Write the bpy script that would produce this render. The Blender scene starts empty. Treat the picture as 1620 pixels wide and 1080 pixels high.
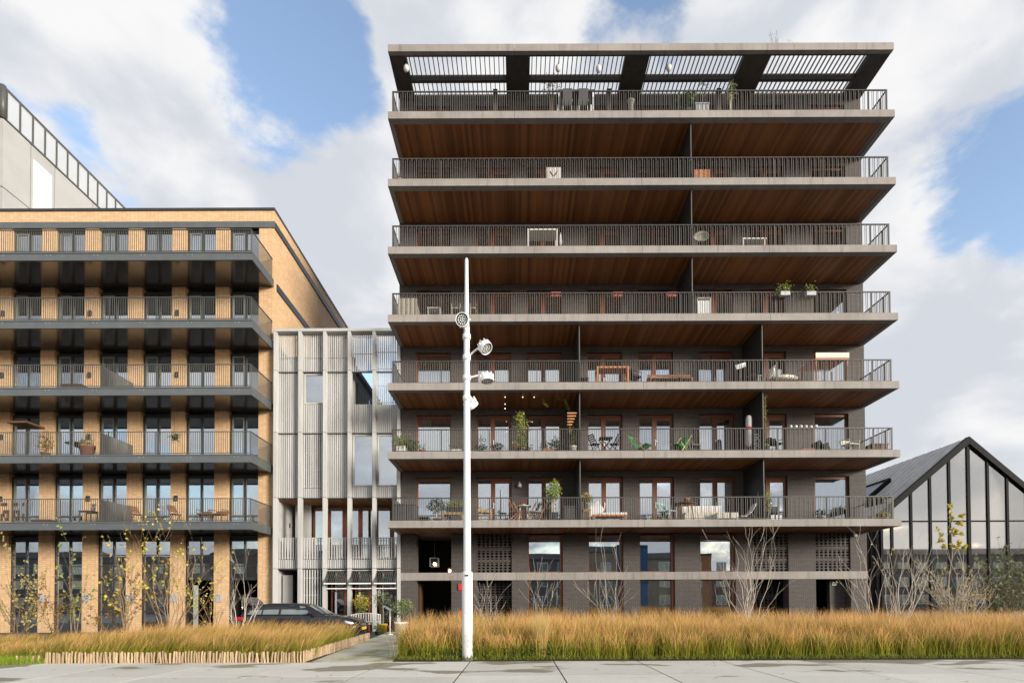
import bpy, math, random
import numpy as np
from mathutils import Vector, Matrix, Euler

# ------------------------------------------------------------------ camera
SC = bpy.context.scene
COL = SC.collection
F, CX, CY, PITCH, ROLL, H = 875.0, 818.0, 937.57, 0.0176369, 0.0038139, 1.4
cam_d = bpy.data.cameras.new('camera')
cam = bpy.data.objects.new('camera', cam_d)
COL.objects.link(cam)
cam_d.sensor_width = 36.0
cam_d.sensor_fit = 'HORIZONTAL'
cam_d.lens = F / 1620 * 36.0
cam_d.shift_x = -(CX - 810) / 1620
cam_d.shift_y = (CY - 540) / 1620
cam_d.clip_start = 0.1
cam_d.clip_end = 3000
cam.matrix_world = Matrix.Translation((0, 0, H)) @ Matrix.Rotation(math.pi / 2 + PITCH, 4, 'X') @ Matrix.Rotation(-ROLL, 4, 'Z')
SC.camera = cam


def P(px, py, Y):
    """a measured point of the photograph as a point of the vertical plane at depth Y"""
    u, v = px - CX, CY - py
    c, s = math.cos(ROLL), math.sin(ROLL)
    u, v = c * u + s * v, -s * u + c * v
    c, s = math.cos(PITCH), math.sin(PITCH)
    yd, zd = F * c - v * s, F * s + v * c
    t = Y / yd
    return Vector((u * t, Y, H + zd * t))


# ------------------------------------------------------------------ render, world, sun
SC.render.engine = 'CYCLES'
SC.cycles.use_denoising = True
SC.cycles.max_bounces = 8
SC.cycles.transparent_max_bounces = 12
SC.cycles.caustics_reflective = False
SC.cycles.caustics_refractive = False
SC.view_settings.view_transform = 'Standard'
SC.view_settings.look = 'None'
SC.view_settings.gamma = 1.0
SC.view_settings.use_curve_mapping = False
SC.view_settings.exposure = 1.45

SUN_EL, SUN_AZ = math.radians(13), math.radians(51)      # azimuth: from behind the camera, turned to its right-hand side
sun_dir = Vector((math.sin(SUN_AZ) * math.cos(SUN_EL), -math.cos(SUN_AZ) * math.cos(SUN_EL), math.sin(SUN_EL)))
sun_d = bpy.data.lights.new('sun', 'SUN')
sun = bpy.data.objects.new('sun', sun_d)
COL.objects.link(sun)
sun_d.energy = 2.1
sun_d.angle = math.radians(16)
sun_d.color = (1.0, 0.93, 0.82)
sun.rotation_euler = (-sun_dir).to_track_quat('-Z', 'Y').to_euler()
sun.location = (30, -30, 40)

world = bpy.data.worlds.new('World')
SC.world = world
world.use_nodes = True
WN, WL = world.node_tree.nodes, world.node_tree.links
WN.clear()


def wn(t, **kw):
    n = WN.new(t)
    for k, v in kw.items():
        setattr(n, k, v)
    return n


w_out = wn('ShaderNodeOutputWorld')
w_bg = wn('ShaderNodeBackground')
w_bg.inputs['Strength'].default_value = 0.15
WL.new(w_bg.outputs[0], w_out.inputs['Surface'])
w_sky = wn('ShaderNodeTexSky', sky_type='NISHITA', sun_disc=False)
w_sky.sun_elevation = SUN_EL
w_sky.sun_rotation = math.atan2(sun_dir.x, sun_dir.y)
w_sky.air_density = 1.0
w_sky.dust_density = 0.6
w_sky.ozone_density = 1.6
w_tc = wn('ShaderNodeTexCoord')
w_dir = wn('ShaderNodeVectorMath', operation='NORMALIZE')
WL.new(w_tc.outputs['Generated'], w_dir.inputs[0])


def wmath(op, a, b=None, clamp=False):
    n = wn('ShaderNodeMath', operation=op, use_clamp=clamp)
    for i, x in enumerate((a, b)):
        if x is None:
            continue
        if isinstance(x, (int, float)):
            n.inputs[i].default_value = x
        else:
            WL.new(x, n.inputs[i])
    return n.outputs[0]


def wnoise(scale, detail, rough, off):
    m = wn('ShaderNodeMapping')
    m.inputs['Location'].default_value = off
    m.inputs['Scale'].default_value = (1.0, 1.0, 1.7)
    WL.new(w_dir.outputs[0], m.inputs[0])
    n = wn('ShaderNodeTexNoise')
    n.inputs['Scale'].default_value = scale
    n.inputs['Detail'].default_value = detail
    n.inputs['Roughness'].default_value = rough
    n.inputs['Distortion'].default_value = 0.25
    WL.new(m.outputs[0], n.inputs['Vector'])
    return n.outputs[0]


dens = wnoise(4.2, 10, 0.6, (2.2, 1.4, 5.1))
fine = wnoise(13.0, 8, 0.62, (1.7, 5.2, 0.3))
dens = wmath('ADD', dens, wmath('MULTIPLY', wmath('SUBTRACT', fine, 0.5), 0.36))
# where cloud is placed in the sky: a direction, an angular radius, more (+) or less (-) cloud
for (px, py, rad, amp) in [
        (120, 70, 13, .24), (265, 130, 6, .20), (560, 20, 11, .20), (720, 25, 7, .20), (730, 120, 6, .32), (905, 128, 6, .36), (1100, 128, 6, .36), (1300, 120, 6, .3),
        (450, 145, 7, -.28), (215, 232, 4.5, -.22), (90, 260, 4, -.05), (520, 110, 6, -.20),
        (250, 285, 4, .12), (500, 270, 7, .16), (540, 420, 9, .26), (420, 220, 4, -.10),
        (1000, 20, 5.5, -.22), (1300, 50, 8, .22), (1480, 60, 12, .26), (1250, 45, 4, .10),
        (1530, 260, 8, -.18), (1600, 300, 6, -.20), (1440, 410, 6, .26), (1450, 330, 4, -.12),
        (1560, 395, 4, -.22), (1500, 520, 10, .24), (1600, 640, 12, .26), (1590, 480, 4, -.08),
        # broken cloud goes on behind the camera, the last added to hide the sun's glow: (compass angle, -1000 - elevation)
        (0, -1028, 34, .20), (50, -1022, 26, .14), (-55, -1025, 28, .16), (20, -1060, 24, .10), (50, -1022, 24, .36)]:
    d = (P(px, py, 1.0) - Vector((0, 0, H))).normalized() if py > -900 else Vector((math.sin(math.radians(px)), -math.cos(math.radians(px)), math.tan(math.radians(-py - 1000)))).normalized()
    dot = wn('ShaderNodeVectorMath', operation='DOT_PRODUCT')
    WL.new(w_dir.outputs[0], dot.inputs[0])
    dot.inputs[1].default_value = d
    mr = wn('ShaderNodeMapRange', interpolation_type='SMOOTHSTEP')
    mr.inputs['From Min'].default_value = math.cos(math.radians(rad * 1.25))
    mr.inputs['From Max'].default_value = 1.0
    mr.inputs['To Min'].default_value = 0
    mr.inputs['To Max'].default_value = amp
    WL.new(dot.outputs['Value'], mr.inputs['Value'])
    dens = wmath('ADD', dens, mr.outputs[0])
w_mask = wn('ShaderNodeMapRange', interpolation_type='SMOOTHSTEP')
w_mask.inputs['From Min'].default_value = 0.455
w_mask.inputs['From Max'].default_value = 0.66
WL.new(dens, w_mask.inputs['Value'])
shade = wnoise(4.5, 6, 0.5, (9.1, 2.2, 4.0))
w_shade = wn('ShaderNodeMapRange', interpolation_type='SMOOTHSTEP')
w_shade.inputs['From Min'].default_value = 0.40
w_shade.inputs['From Max'].default_value = 0.62
WL.new(shade, w_shade.inputs['Value'])
w_ccol = wn('ShaderNodeMix', data_type='RGBA')
w_ccol.inputs['A'].default_value = (1.64, 1.71, 1.86, 1)
w_ccol.inputs['B'].default_value = (2.32, 2.31, 2.32, 1)
WL.new(w_shade.outputs[0], w_ccol.inputs['Factor'])
w_tint = wn('ShaderNodeMix', data_type='RGBA', blend_type='MULTIPLY')
w_tint.inputs['Factor'].default_value = 1.0
w_tint.inputs['B'].default_value = (1.03, .91, 0.86, 1)
WL.new(w_sky.outputs[0], w_tint.inputs['A'])
w_mix = wn('ShaderNodeMix', data_type='RGBA')
WL.new(w_mask.outputs[0], w_mix.inputs['Factor'])
WL.new(w_tint.outputs['Result'], w_mix.inputs['A'])
WL.new(w_ccol.outputs['Result'], w_mix.inputs['B'])
WL.new(w_mix.outputs['Result'], w_bg.inputs['Color'])

# ------------------------------------------------------------------ mesh helpers
R = random.Random(7)


class MB:
    def __init__(s):
        s.v, s.f, s.mi, s.sm = [], [], [], []

    def add(s, vs, fs, mi=0, sm=False):
        o = len(s.v)
        s.v += [tuple(v) for v in vs]
        for f in fs:
            s.f.append(tuple(i + o for i in f))
            s.mi.append(mi)
            s.sm.append(sm)
        return s

    def box(s, x0, x1, y0, y1, z0, z1, mi=0):
        return s.add([(x0, y0, z0), (x1, y0, z0), (x1, y1, z0), (x0, y1, z0), (x0, y0, z1), (x1, y0, z1), (x1, y1, z1), (x0, y1, z1)],
                     [(0, 3, 2, 1), (4, 5, 6, 7), (0, 1, 5, 4), (1, 2, 6, 5), (2, 3, 7, 6), (3, 0, 4, 7)], mi)

    def quad(s, a, b, c, d, mi=0):
        return s.add([a, b, c, d], [(0, 1, 2, 3)], mi)

    def bar(s, p, q, w, d=None, mi=0, up=(0, 0, 1)):
        """a straight bar of w x d section from p to q"""
        d = d or w
        p, q = Vector(p), Vector(q)
        t = (q - p).normalized()
        u = Vector(up)
        if abs(t.dot(u)) > .98:
            u = Vector((0, 1, 0))
        a = t.cross(u).normalized() * w / 2
        b = a.cross(t).normalized() * d / 2
        vs = [p - a - b, p + a - b, p + a + b, p - a + b, q - a - b, q + a - b, q + a + b, q - a + b]
        return s.add(vs, [(0, 1, 2, 3), (7, 6, 5, 4), (0, 4, 5, 1), (1, 5, 6, 2), (2, 6, 7, 3), (3, 7, 4, 0)], mi)

    def tube(s, pts, r, n=6, mi=0, cap=True):
        pts = [Vector(p) for p in pts]
        rs = r if isinstance(r, (list, tuple)) else [r] * len(pts)
        vs, fs = [], []
        t0 = (pts[1] - pts[0]).normalized()
        u = Vector((0, 0, 1)) if abs(t0.z) < .9 else Vector((1, 0, 0))
        a = t0.cross(u).normalized()
        for i, p in enumerate(pts):
            t = (pts[min(i + 1, len(pts) - 1)] - pts[max(i - 1, 0)]).normalized()
            a = (a - t * a.dot(t)).normalized()
            b = t.cross(a)
            for k in range(n):
                an = 2 * math.pi * k / n
                vs.append(p + (a * math.cos(an) + b * math.sin(an)) * rs[i])
        for i in range(len(pts) - 1):
            for k in range(n):
                k2 = (k + 1) % n
                fs.append((i * n + k, i * n + k2, (i + 1) * n + k2, (i + 1) * n + k))
        s.add(vs, fs, mi, True)
        if cap:
            o = len(s.v) - len(vs)
            s.f += [tuple(o + k for k in reversed(range(n))), tuple(o + (len(pts) - 1) * n + k for k in range(n))]
            s.mi += [mi, mi]
            s.sm += [False, False]
        return s

    def lathe(s, prof, n=16, mi=0, c=(0, 0, 0), sm=True):
        vs, fs = [], []
        for r, z in prof:
            for k in range(n):
                an = 2 * math.pi * k / n
                vs.append((c[0] + r * math.cos(an), c[1] + r * math.sin(an), c[2] + z))
        for i in range(len(prof) - 1):
            for k in range(n):
                k2 = (k + 1) % n
                fs.append((i * n + k, i * n + k2, (i + 1) * n + k2, (i + 1) * n + k))
        return s.add(vs, fs, mi, sm)

    def prism(s, poly, y0, y1, mi=0):
        """a polygon of the XZ plane given a depth"""
        n = len(poly)
        vs = [(x, y0, z) for x, z in poly] + [(x, y1, z) for x, z in poly]
        fs = [tuple(range(n)), tuple(reversed(range(n, 2 * n)))]
        fs += [(k, k + n, (k + 1) % n + n, (k + 1) % n) for k in range(n)]
        return s.add(vs, fs, mi)

    def ball(s, c, r, sz=1.0, n=10, m=6, mi=0):
        pr = [(r * math.sin(math.pi * i / m) + 1e-4, -r * sz * math.cos(math.pi * i / m)) for i in range(m + 1)]
        return s.lathe(pr, n, mi, c)

    def leaf(s, p, size, rnd, mi=0, droop=0.0, asp=.55):
        d = Vector((rnd.gauss(0, 1), rnd.gauss(0, 1), rnd.gauss(0, 1) - droop)).normalized()
        e = d.cross(Vector((rnd.gauss(0, 1), rnd.gauss(0, 1), rnd.gauss(0, 1)))).normalized()
        n = d.cross(e) * size * .12
        p = Vector(p)
        a, b = d * size, e * size * asp * .5
        return s.add([p, p + a * .5 + b + n, p + a, p + a * .5 - b + n], [(0, 1, 2), (0, 2, 3)], mi)

    def xf(s, M):
        s.v = [tuple(M @ Vector(v)) for v in s.v]
        return s

    def mesh(s, name, mats):
        me = bpy.data.meshes.new(name)
        me.from_pydata(s.v, [], s.f)
        for m in (mats if isinstance(mats, (list, tuple)) else [mats]):
            me.materials.append(m)
        me.polygons.foreach_set('material_index', s.mi)
        me.polygons.foreach_set('use_smooth', s.sm)
        me.update()
        return me


def rootloc(o):
    v = Vector((0, 0, 0))
    while o is not None:
        v += o.location
        o = o.parent
    return v


def tag(o, label=None, cat=None, group=None, kind=None):
    for k, v in (('label', label), ('category', cat), ('group', group), ('kind', kind)):
        if v:
            o[k] = v
    return o


def thing(name, label, cat, loc=(0, 0, 0), rz=0.0, group=None, scale=None):
    o = bpy.data.objects.new(name, None)
    o.empty_display_size = .2
    COL.objects.link(o)
    o.location = loc
    o.rotation_euler = (0, 0, rz)
    if scale:
        o.scale = (scale,) * 3 if isinstance(scale, (int, float)) else scale
    return tag(o, label, cat, group)


def part(mb, name, mat, parent, label=None, kind=None, world=False):
    """link mb as one mesh; with world=True its vertices are world coordinates (parents then are unrotated)"""
    if world and parent is not None:
        off = rootloc(parent)
        mb.v = [(x - off.x, y - off.y, z - off.z) for x, y, z in mb.v]
    o = bpy.data.objects.new(name, mb.mesh(name, mat))
    COL.objects.link(o)
    o.parent = parent
    return tag(o, label, None, None, kind)


def inst(name, me, parent, loc, rz=0.0, scale=None, world=False, rot=None):
    o = bpy.data.objects.new(name, me)
    COL.objects.link(o)
    o.parent = parent
    o.location = Vector(loc) - (rootloc(parent) if world and parent is not None else Vector((0, 0, 0)))
    o.rotation_euler = rot or (0, 0, rz)
    if scale:
        o.scale = scale
    return o


def struct(mb, name, mat):
    o = part(mb, name, mat, None)
    o['kind'] = 'structure'
    return o


# ------------------------------------------------------------------ materials
class NT:
    def __init__(s, name):
        s.m = bpy.data.materials.new(name)
        s.m.use_nodes = True
        s.n, s.l = s.m.node_tree.nodes, s.m.node_tree.links
        s.b = s.n['Principled BSDF']

    def new(s, t, ins=None, **kw):
        n = s.n.new(t)
        for k, v in kw.items():
            setattr(n, k, v)
        for k, v in (ins or {}).items():
            if isinstance(v, bpy.types.NodeSocket):
                s.l.new(v, n.inputs[k])
            else:
                n.inputs[k].default_value = v
        return n

    def pos(s):
        return s.new('ShaderNodeNewGeometry').outputs['Position']

    def noise(s, vec, scale, detail=5, rough=.55, stretch=(1, 1, 1)):
        m = s.new('ShaderNodeMapping', {'Vector': vec, 'Scale': stretch})
        return s.new('ShaderNodeTexNoise', {'Vector': m.outputs[0], 'Scale': scale, 'Detail': detail, 'Roughness': rough}).outputs[0]

    def math(s, op, a, b=0.0, clamp=False):
        return s.new('ShaderNodeMath', {0: a, 1: b}, operation=op, use_clamp=clamp).outputs[0]

    def ramp(s, fac, stops):
        r = s.new('ShaderNodeValToRGB', {'Fac': fac})
        e = r.color_ramp.elements
        while len(e) < len(stops):
            e.new(.5)
        for k, (p, c) in enumerate(stops):
            e[k].position = p
            e[k].color = (*c, 1)
        return r.outputs[0]

    def mix(s, f, a, b, mode='MIX'):
        n = s.new('ShaderNodeMix', data_type='RGBA', blend_type=mode)
        for k, v in (('Factor', f), ('A', a), ('B', b)):
            if isinstance(v, bpy.types.NodeSocket):
                s.l.new(v, n.inputs[k])
            elif k == 'Factor':
                n.inputs[k].default_value = v
            else:
                n.inputs[k].default_value = (*v, 1) if len(v) == 3 else v
        return n.outputs['Result']

    def bump(s, h, strength=.3, dist=.01):
        n = s.new('ShaderNodeBump', {'Height': h, 'Strength': strength, 'Distance': dist})
        s.l.new(n.outputs[0], s.b.inputs['Normal'])

    def set(s, **kw):
        for k, v in kw.items():
            k = {'col': 'Base Color', 'rough': 'Roughness', 'metal': 'Metallic', 'spec': 'Specular IOR Level', 'alpha': 'Alpha'}[k]
            if isinstance(v, bpy.types.NodeSocket):
                s.l.new(v, s.b.inputs[k])
            else:
                s.b.inputs[k].default_value = (*v, 1) if isinstance(v, tuple) and len(v) == 3 else v
        return s.m


def sc(c, k):
    return tuple(min(1, x * k) for x in c)


def mk(name, col, var=.18, scale=2.5, rough=.6, bump=0.0, bscale=60, metal=0.0, stretch=(1, 1, 1), spec=.4, objvar=0.0):
    t = NT(name)
    p = t.pos()
    f = t.noise(p, scale, 6, .6, stretch)
    c = t.ramp(f, [(.3, sc(col, 1 - var)), (.7, sc(col, 1 + var))])
    if objvar:
        oi = t.new('ShaderNodeObjectInfo').outputs['Random']
        k = t.math('ADD', t.math('MULTIPLY', oi, objvar * 2), 1 - objvar)
        c = t.mix(1.0, c, t.new('ShaderNodeCombineColor', {0: k, 1: k, 2: k}).outputs[0], 'MULTIPLY')
    rr = t.math('ADD', t.math('MULTIPLY', t.noise(p, scale * 3, 4), .2), rough - .1, True)
    t.set(col=c, rough=rr, metal=metal, spec=spec)
    if bump:
        t.bump(t.noise(p, bscale, 4, .6, stretch), bump, .01)
    return t.m


def mk_concrete(name, col, streak=.25, stain=(.10, .085, .07)):
    t = NT(name)
    p = t.pos()
    big = t.noise(p, .9, 6, .6)
    st = t.noise(p, 3.0, 5, .65, (1.6, 1.6, .12))
    fine = t.noise(p, 45, 3, .6)
    c = t.ramp(big, [(.3, sc(col, .82)), (.7, sc(col, 1.15))])
    c = t.mix(t.math('MULTIPLY', t.new('ShaderNodeMapRange', {'Value': st, 'From Min': .52, 'From Max': .78}).outputs[0], streak * 2.2), c, stain)
    c = t.mix(t.math('MULTIPLY', fine, .22), c, sc(col, .6))
    t.set(col=c, rough=.8, spec=.3)
    t.bump(fine, .25, .006)
    return t.m


def mk_brick(name, c1, c2, mortar, w, h, m, off, rough=.75, dirt=.25, bump=.6):
    t = NT(name)
    p = t.pos()
    x = t.new('ShaderNodeSeparateXYZ', {0: p})
    u = t.math('ADD', x.outputs[0], x.outputs[1])
    v = t.new('ShaderNodeCombineXYZ', {0: u, 1: x.outputs[2], 2: 0.0}).outputs[0]
    b = t.new('ShaderNodeTexBrick', {'Vector': v, 'Color1': (*c1, 1), 'Color2': (*c2, 1), 'Mortar': (*mortar, 1), 'Scale': 1.0,
                                     'Mortar Size': m, 'Mortar Smooth': .1, 'Bias': 0.0, 'Brick Width': w, 'Row Height': h})
    b.offset = off
    b.offset_frequency = 2
    n = t.noise(p, 1.1, 6, .62)
    c = t.mix(t.math('MULTIPLY', t.ramp(n, [(.4, (0, 0, 0)), (.75, (1, 1, 1))]), dirt), b.outputs['Color'], sc(mortar, .8))
    n2 = t.noise(p, 22, 3, .6)
    c = t.mix(t.math('MULTIPLY', n2, .3), c, sc(c1, .65))
    t.set(col=c, rough=rough, spec=.35)
    hgt = t.math('ADD', t.math('MULTIPLY', b.outputs['Fac'], -1.0), t.math('MULTIPLY', n2, .35))
    t.bump(hgt, bump, .012)
    return t.m


def mk_glass(name, tint=(.9, .95, .95), refl=.38, rough=.0, wavy=.0, coat=(.93, .96, 1)):
    """a coated window pane: part mirror, part clear"""
    t = NT(name)
    t.n.remove(t.b)
    out = t.n['Material Output']
    g = t.new('ShaderNodeBsdfGlossy', {'Color': (*coat, 1), 'Roughness': rough})
    tr = t.new('ShaderNodeBsdfTransparent', {'Color': (*tint, 1)})
    lw = t.new('ShaderNodeFresnel', {'IOR': 1.5})
    f = t.math('ADD', t.math('MULTIPLY', lw.outputs[0], 1 - refl), refl, True)
    m = t.new('ShaderNodeMixShader', {0: f, 1: tr.outputs[0], 2: g.outputs[0]})
    t.l.new(m.outputs[0], out.inputs['Surface'])
    if wavy:
        bp = t.new('ShaderNodeBump', {'Height': t.noise(t.pos(), .55, 2, .4), 'Strength': wavy, 'Distance': .05})
        t.l.new(bp.outputs[0], g.inputs['Normal'])
    return t.m


def mk_planks(name, lo, hi, pitch, axis=0, grain=(30, 1.2, 30), rough=.55):
    t = NT(name)
    p = t.pos()
    x = t.new('ShaderNodeSeparateXYZ', {0: p}).outputs[axis]
    idx = t.math('FLOOR', t.math('DIVIDE', x, pitch))
    wnz = t.new('ShaderNodeTexWhiteNoise', {'W': idx}, noise_dimensions='1D').outputs['Value']
    g = t.noise(p, 1.0, 5, .6, grain)
    patch = t.noise(p, .35, 3, .5)
    f = t.math('ADD', t.math('MULTIPLY', wnz, .55), t.math('MULTIPLY', g, .35))
    f = t.math('ADD', f, t.math('MULTIPLY', t.math('SUBTRACT', patch, .5), .5), True)
    t.set(col=t.ramp(f, [(.12, lo), (.9, hi)]), rough=rough, spec=.4)
    t.bump(g, .15, .004)
    return t.m


def mk_attr(name, rough=.75, trans=.25):
    """plant matter coloured per blade"""
    t = NT(name)
    a = t.new('ShaderNodeAttribute', attribute_name='Col')
    out = t.n['Material Output']
    t.l.new(a.outputs['Color'], t.b.inputs['Base Color'])
    t.b.inputs['Roughness'].default_value = rough
    t.b.inputs['Specular IOR Level'].default_value = .25
    tl = t.new('ShaderNodeBsdfTranslucent')
    t.l.new(a.outputs['Color'], tl.inputs['Color'])
    m = t.new('ShaderNodeMixShader', {0: trans, 1: t.b.outputs[0], 2: tl.outputs[0]})
    t.l.new(m.outputs[0], out.inputs['Surface'])
    return t.m


def mk_leaf(name, lo, hi, trans=.3):
    t = NT(name)
    p = t.pos()
    f = t.noise(p, 14, 2, .5)
    c = t.ramp(f, [(.3, lo), (.7, hi)])
    t.set(col=c, rough=.6, spec=.3)
    tl = t.new('ShaderNodeBsdfTranslucent')
    t.l.new(c, tl.inputs['Color'])
    m = t.new('ShaderNodeMixShader', {0: trans, 1: t.b.outputs[0], 2: tl.outputs[0]})
    t.l.new(m.outputs[0], t.n['Material Output'].inputs['Surface'])
    return t.m


def mk_emit(name, col, s):
    t = NT(name)
    t.set(col=col)
    t.b.inputs['Emission Color'].default_value = (*col, 1)
    t.b.inputs['Emission Strength'].default_value = s
    return t.m


M = {}
M['band'] = mk_concrete('slab_concrete', (.305, .277, .255), .30)
M['dark_brick'] = mk_brick('dark_brick', (.036, .029, .027), (.068, .056, .051), (.15, .132, .122), .22, .064, .012, .5, .7, .22)
M['tan_brick'] = mk_brick('tan_brick', (.64, .41, .225), (.78, .52, .30), (.42, .275, .155), .205, .098, .006, 0.0, .7, .12, .4)
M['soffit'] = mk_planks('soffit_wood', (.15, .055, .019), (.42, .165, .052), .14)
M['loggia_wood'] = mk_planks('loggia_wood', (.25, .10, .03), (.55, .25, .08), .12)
M['frame_wood'] = mk('red_brown_timber', (.17, .055, .026), .25, 6, .45, .1, 40, stretch=(6, 6, .6))
M['rail'] = mk('weathered_rail_steel', (.13, .12, .11), .15, 5, .5)
M['handrail'] = mk('handrail_steel', (.055, .05, .046), .15, 5, .5)
M['partition'] = mk('dark_partition', (.035, .033, .031), .2, 2, .5)
M['steel_edge'] = mk('bright_steel_edge', (.35, .34, .32), .15, 5, .4, metal=.5)
M['roof_dark'] = mk('dark_roof_timber', (.055, .046, .038), .25, 3, .6, .1, 30)
M['slat_white'] = mk('roof_slat', (.22, .19, .16), .2, 3, .6)
M['interior'] = mk('room_plaster', (.30, .28, .25), .1, 1, .9)
M['interior_dark'] = mk('dark_room', (.05, .045, .04), .2, 1, .9)
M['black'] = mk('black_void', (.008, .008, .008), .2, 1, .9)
M['curtain'] = mk('pale_curtain', (.78, .77, .66), .12, 2, .9)
M['curtain_grey'] = mk('grey_green_curtain', (.55, .58, .48), .12, 2, .9)
M['glass'] = mk_glass('window_glass', (.93, .96, .94), .42, 0, .03)
M['glass_low'] = mk_glass('ground_floor_glass', (.8, .85, .84), .36, 0, .04)
M['glass_clear'] = mk_glass('clear_glass', (.9, .94, .93), .10)
M['glass_hall'] = mk_glass('hall_glass', (.97, .96, .93), .46, .02, .02, (1, .96, .90))
M['fascia'] = mk('grey_steel_fascia', (.13, .142, .145), .1, 2, .38, metal=.35)
M['fascia_dark'] = mk('dark_steel', (.045, .048, .05), .15, 2, .4, metal=.3)
M['metal_soffit'] = mk('dark_lacquered_soffit', (.05, .043, .037), .15, 2, .14, spec=.9)
M['rail_grey'] = mk('grey_rail_steel', (.095, .095, .088), .12, 4, .45, metal=.2)
M['frame_dark'] = mk('dark_window_frame', (.03, .032, .034), .15, 3, .4)
M['sash_grey'] = mk('grey_sash', (.20, .21, .18), .1, 3, .5)
M['cladding'] = mk('silver_grey_timber', (.48, .475, .46), .14, 2.2, .7, .2, 35, stretch=(3, 3, .25), objvar=.08)
M['cladding_back'] = mk('grey_timber_back', (.45, .445, .43), .12, 2, .8)
M['panel_grey'] = mk('grey_metal_panel', (.40, .39, .375), .06, .6, .45, metal=.1, objvar=.05)
M['hall_lining'] = mk('hall_lining', (.86, .81, .74), .04, .8, .7)
M['white_panel'] = mk('white_panel', (.70, .70, .69), .04, .8, .5)
M['panel_dark'] = mk('dark_seam', (.06, .06, .06), .1, 2, .5)
M['seam_roof'] = mk('zinc_roof', (.62, .61, .59), .15, 1.5, .6, metal=.0)
M['black_steel'] = mk('black_steel', (.012, .012, .012), .15, 3, .6, spec=.08)
M['white_paint'] = mk('white_paint', (.80, .80, .79), .04, 3, .45)
_t = NT('post_paint')
_p = _t.pos()
_z = _t.new('ShaderNodeSeparateXYZ', {0: _p}).outputs[2]
_st = _t.noise(_p, 4.0, 5, .65, (3, 3, .25))
_sp = _t.noise(_p, 26, 4, .7)
_lo = _t.new('ShaderNodeMapRange', {'Value': _z, 'From Min': 0.0, 'From Max': .9, 'To Min': .75, 'To Max': .0}).outputs[0]
_f = _t.math('MULTIPLY', _t.ramp(_st, [(.5, (0, 0, 0)), (.75, (1, 1, 1))]), .45)
_f = _t.math('ADD', _f, _t.math('MULTIPLY', _lo, _sp), True)
_t.set(col=_t.mix(_f, (.72, .72, .705), (.33, .32, .28)), rough=.45)
M['post_paint'] = _t.m
M['white_wood'] = mk('white_timber', (.68, .65, .60), .1, 8, .6)
M['offwhite_cloth'] = mk('cream_cloth', (.72, .66, .55), .08, 8, .9)
M['lamp_dark'] = mk('lamp_face', (.03, .03, .032), .2, 8, .3)
M['lens'] = mk('lamp_lens', (.75, .75, .72), .1, 30, .2)
M['asphalt'] = mk('asphalt', (.075, .074, .072), .2, 1.5, .85, .3, 90)
M['earth'] = mk('bare_soil', (.05, .038, .025), .3, 4, .95, .5, 20)
M['ground'] = mk('town_ground', (.20, .195, .185), .15, .3, .9)
M['picket'] = mk('chestnut_picket', (.50, .35, .22), .3, 12, .8, .3, 60, stretch=(4, 4, .6), objvar=.28)
M['wire'] = mk('galvanised_wire', (.25, .25, .24), .1, 5, .4, metal=.8)
M['bark_pale'] = mk('pale_bark', (.54, .46, .38), .25, 14, .85)
M['bark_brown'] = mk('brown_bark', (.16, .115, .075), .3, 14, .85)
M['bark_birch'] = mk('young_birch_bark', (.30, .20, .12), .3, 14, .8)
M['leaf_yellow'] = mk_leaf('yellow_leaf', (.45, .36, .04), (.70, .60, .12))
M['leaf_rust'] = mk_leaf('rusty_leaf', (.20, .09, .02), (.42, .26, .05))
M['leaf_green'] = mk_leaf('green_leaf', (.05, .09, .02), (.13, .19, .045))
M['leaf_lime'] = mk_leaf('lime_leaf', (.17, .24, .04), (.36, .42, .09))
M['leaf_olive'] = mk_leaf('olive_leaf', (.10, .13, .06), (.24, .27, .14))
M['leaf_dark'] = mk_leaf('dark_leaf', (.02, .04, .012), (.055, .085, .025))
M['leaf_straw'] = mk_leaf('straw_leaf', (.35, .28, .09), (.55, .45, .16))
M['flower_red'] = mk_leaf('red_flower', (.35, .02, .02), (.6, .06, .04))
M['blade'] = mk_attr('grass_blade')
M['terracotta'] = mk('terracotta', (.42, .17, .09), .15, 8, .8)
M['yellow_pot'] = mk('yellow_glaze', (.62, .36, .03), .1, 6, .35)
M['dark_pot'] = mk('dark_plastic', (.035, .035, .037), .15, 6, .5)
M['grey_box'] = mk('grey_resin', (.07, .068, .07), .12, 5, .55)
M['wood'] = mk('garden_timber', (.30, .13, .055), .25, 10, .6, .1, 40, objvar=.1)
M['wood_pale'] = mk('pale_timber', (.48, .32, .17), .2, 10, .65, objvar=.1)
M['wood_dark'] = mk('dark_timber', (.11, .05, .025), .25, 10, .6, objvar=.1)
M['orange_wood'] = mk('orange_timber', (.52, .22, .10), .15, 10, .6)
M['green_cloth'] = mk('green_canvas', (.03, .26, .08), .15, 8, .85)
M['mint'] = mk('mint_metal', (.28, .50, .42), .1, 6, .5)
M['wicker'] = mk('grey_wicker', (.34, .31, .25), .35, 45, .85, .4, 70)
M['wicker_tan'] = mk('tan_wicker', (.48, .33, .16), .35, 45, .85, .4, 70)
M['red'] = mk('red_enamel', (.55, .04, .03), .1, 6, .4)
M['red_lamp'] = mk('red_box', (.50, .13, .09), .15, 10, .6)
M['parasol'] = mk('grey_parasol_cloth', (.45, .44, .43), .1, 8, .9)
M['car_black'] = mk('car_paint', (.014, .013, .013), .1, 2, .14, spec=.7)
M['car_glass'] = mk_glass('car_glass', (.35, .42, .40), .22)
_t = NT('frosted_glass')
_t.set(col=(.56, .58, .59), rough=.35, alpha=.6)
M['frosted'] = _t.m
M['tyre'] = mk('tyre', (.02, .02, .02), .1, 10, .8)
M['rim'] = mk('alloy_rim', (.5, .5, .5), .1, 5, .3, metal=.8)
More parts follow.
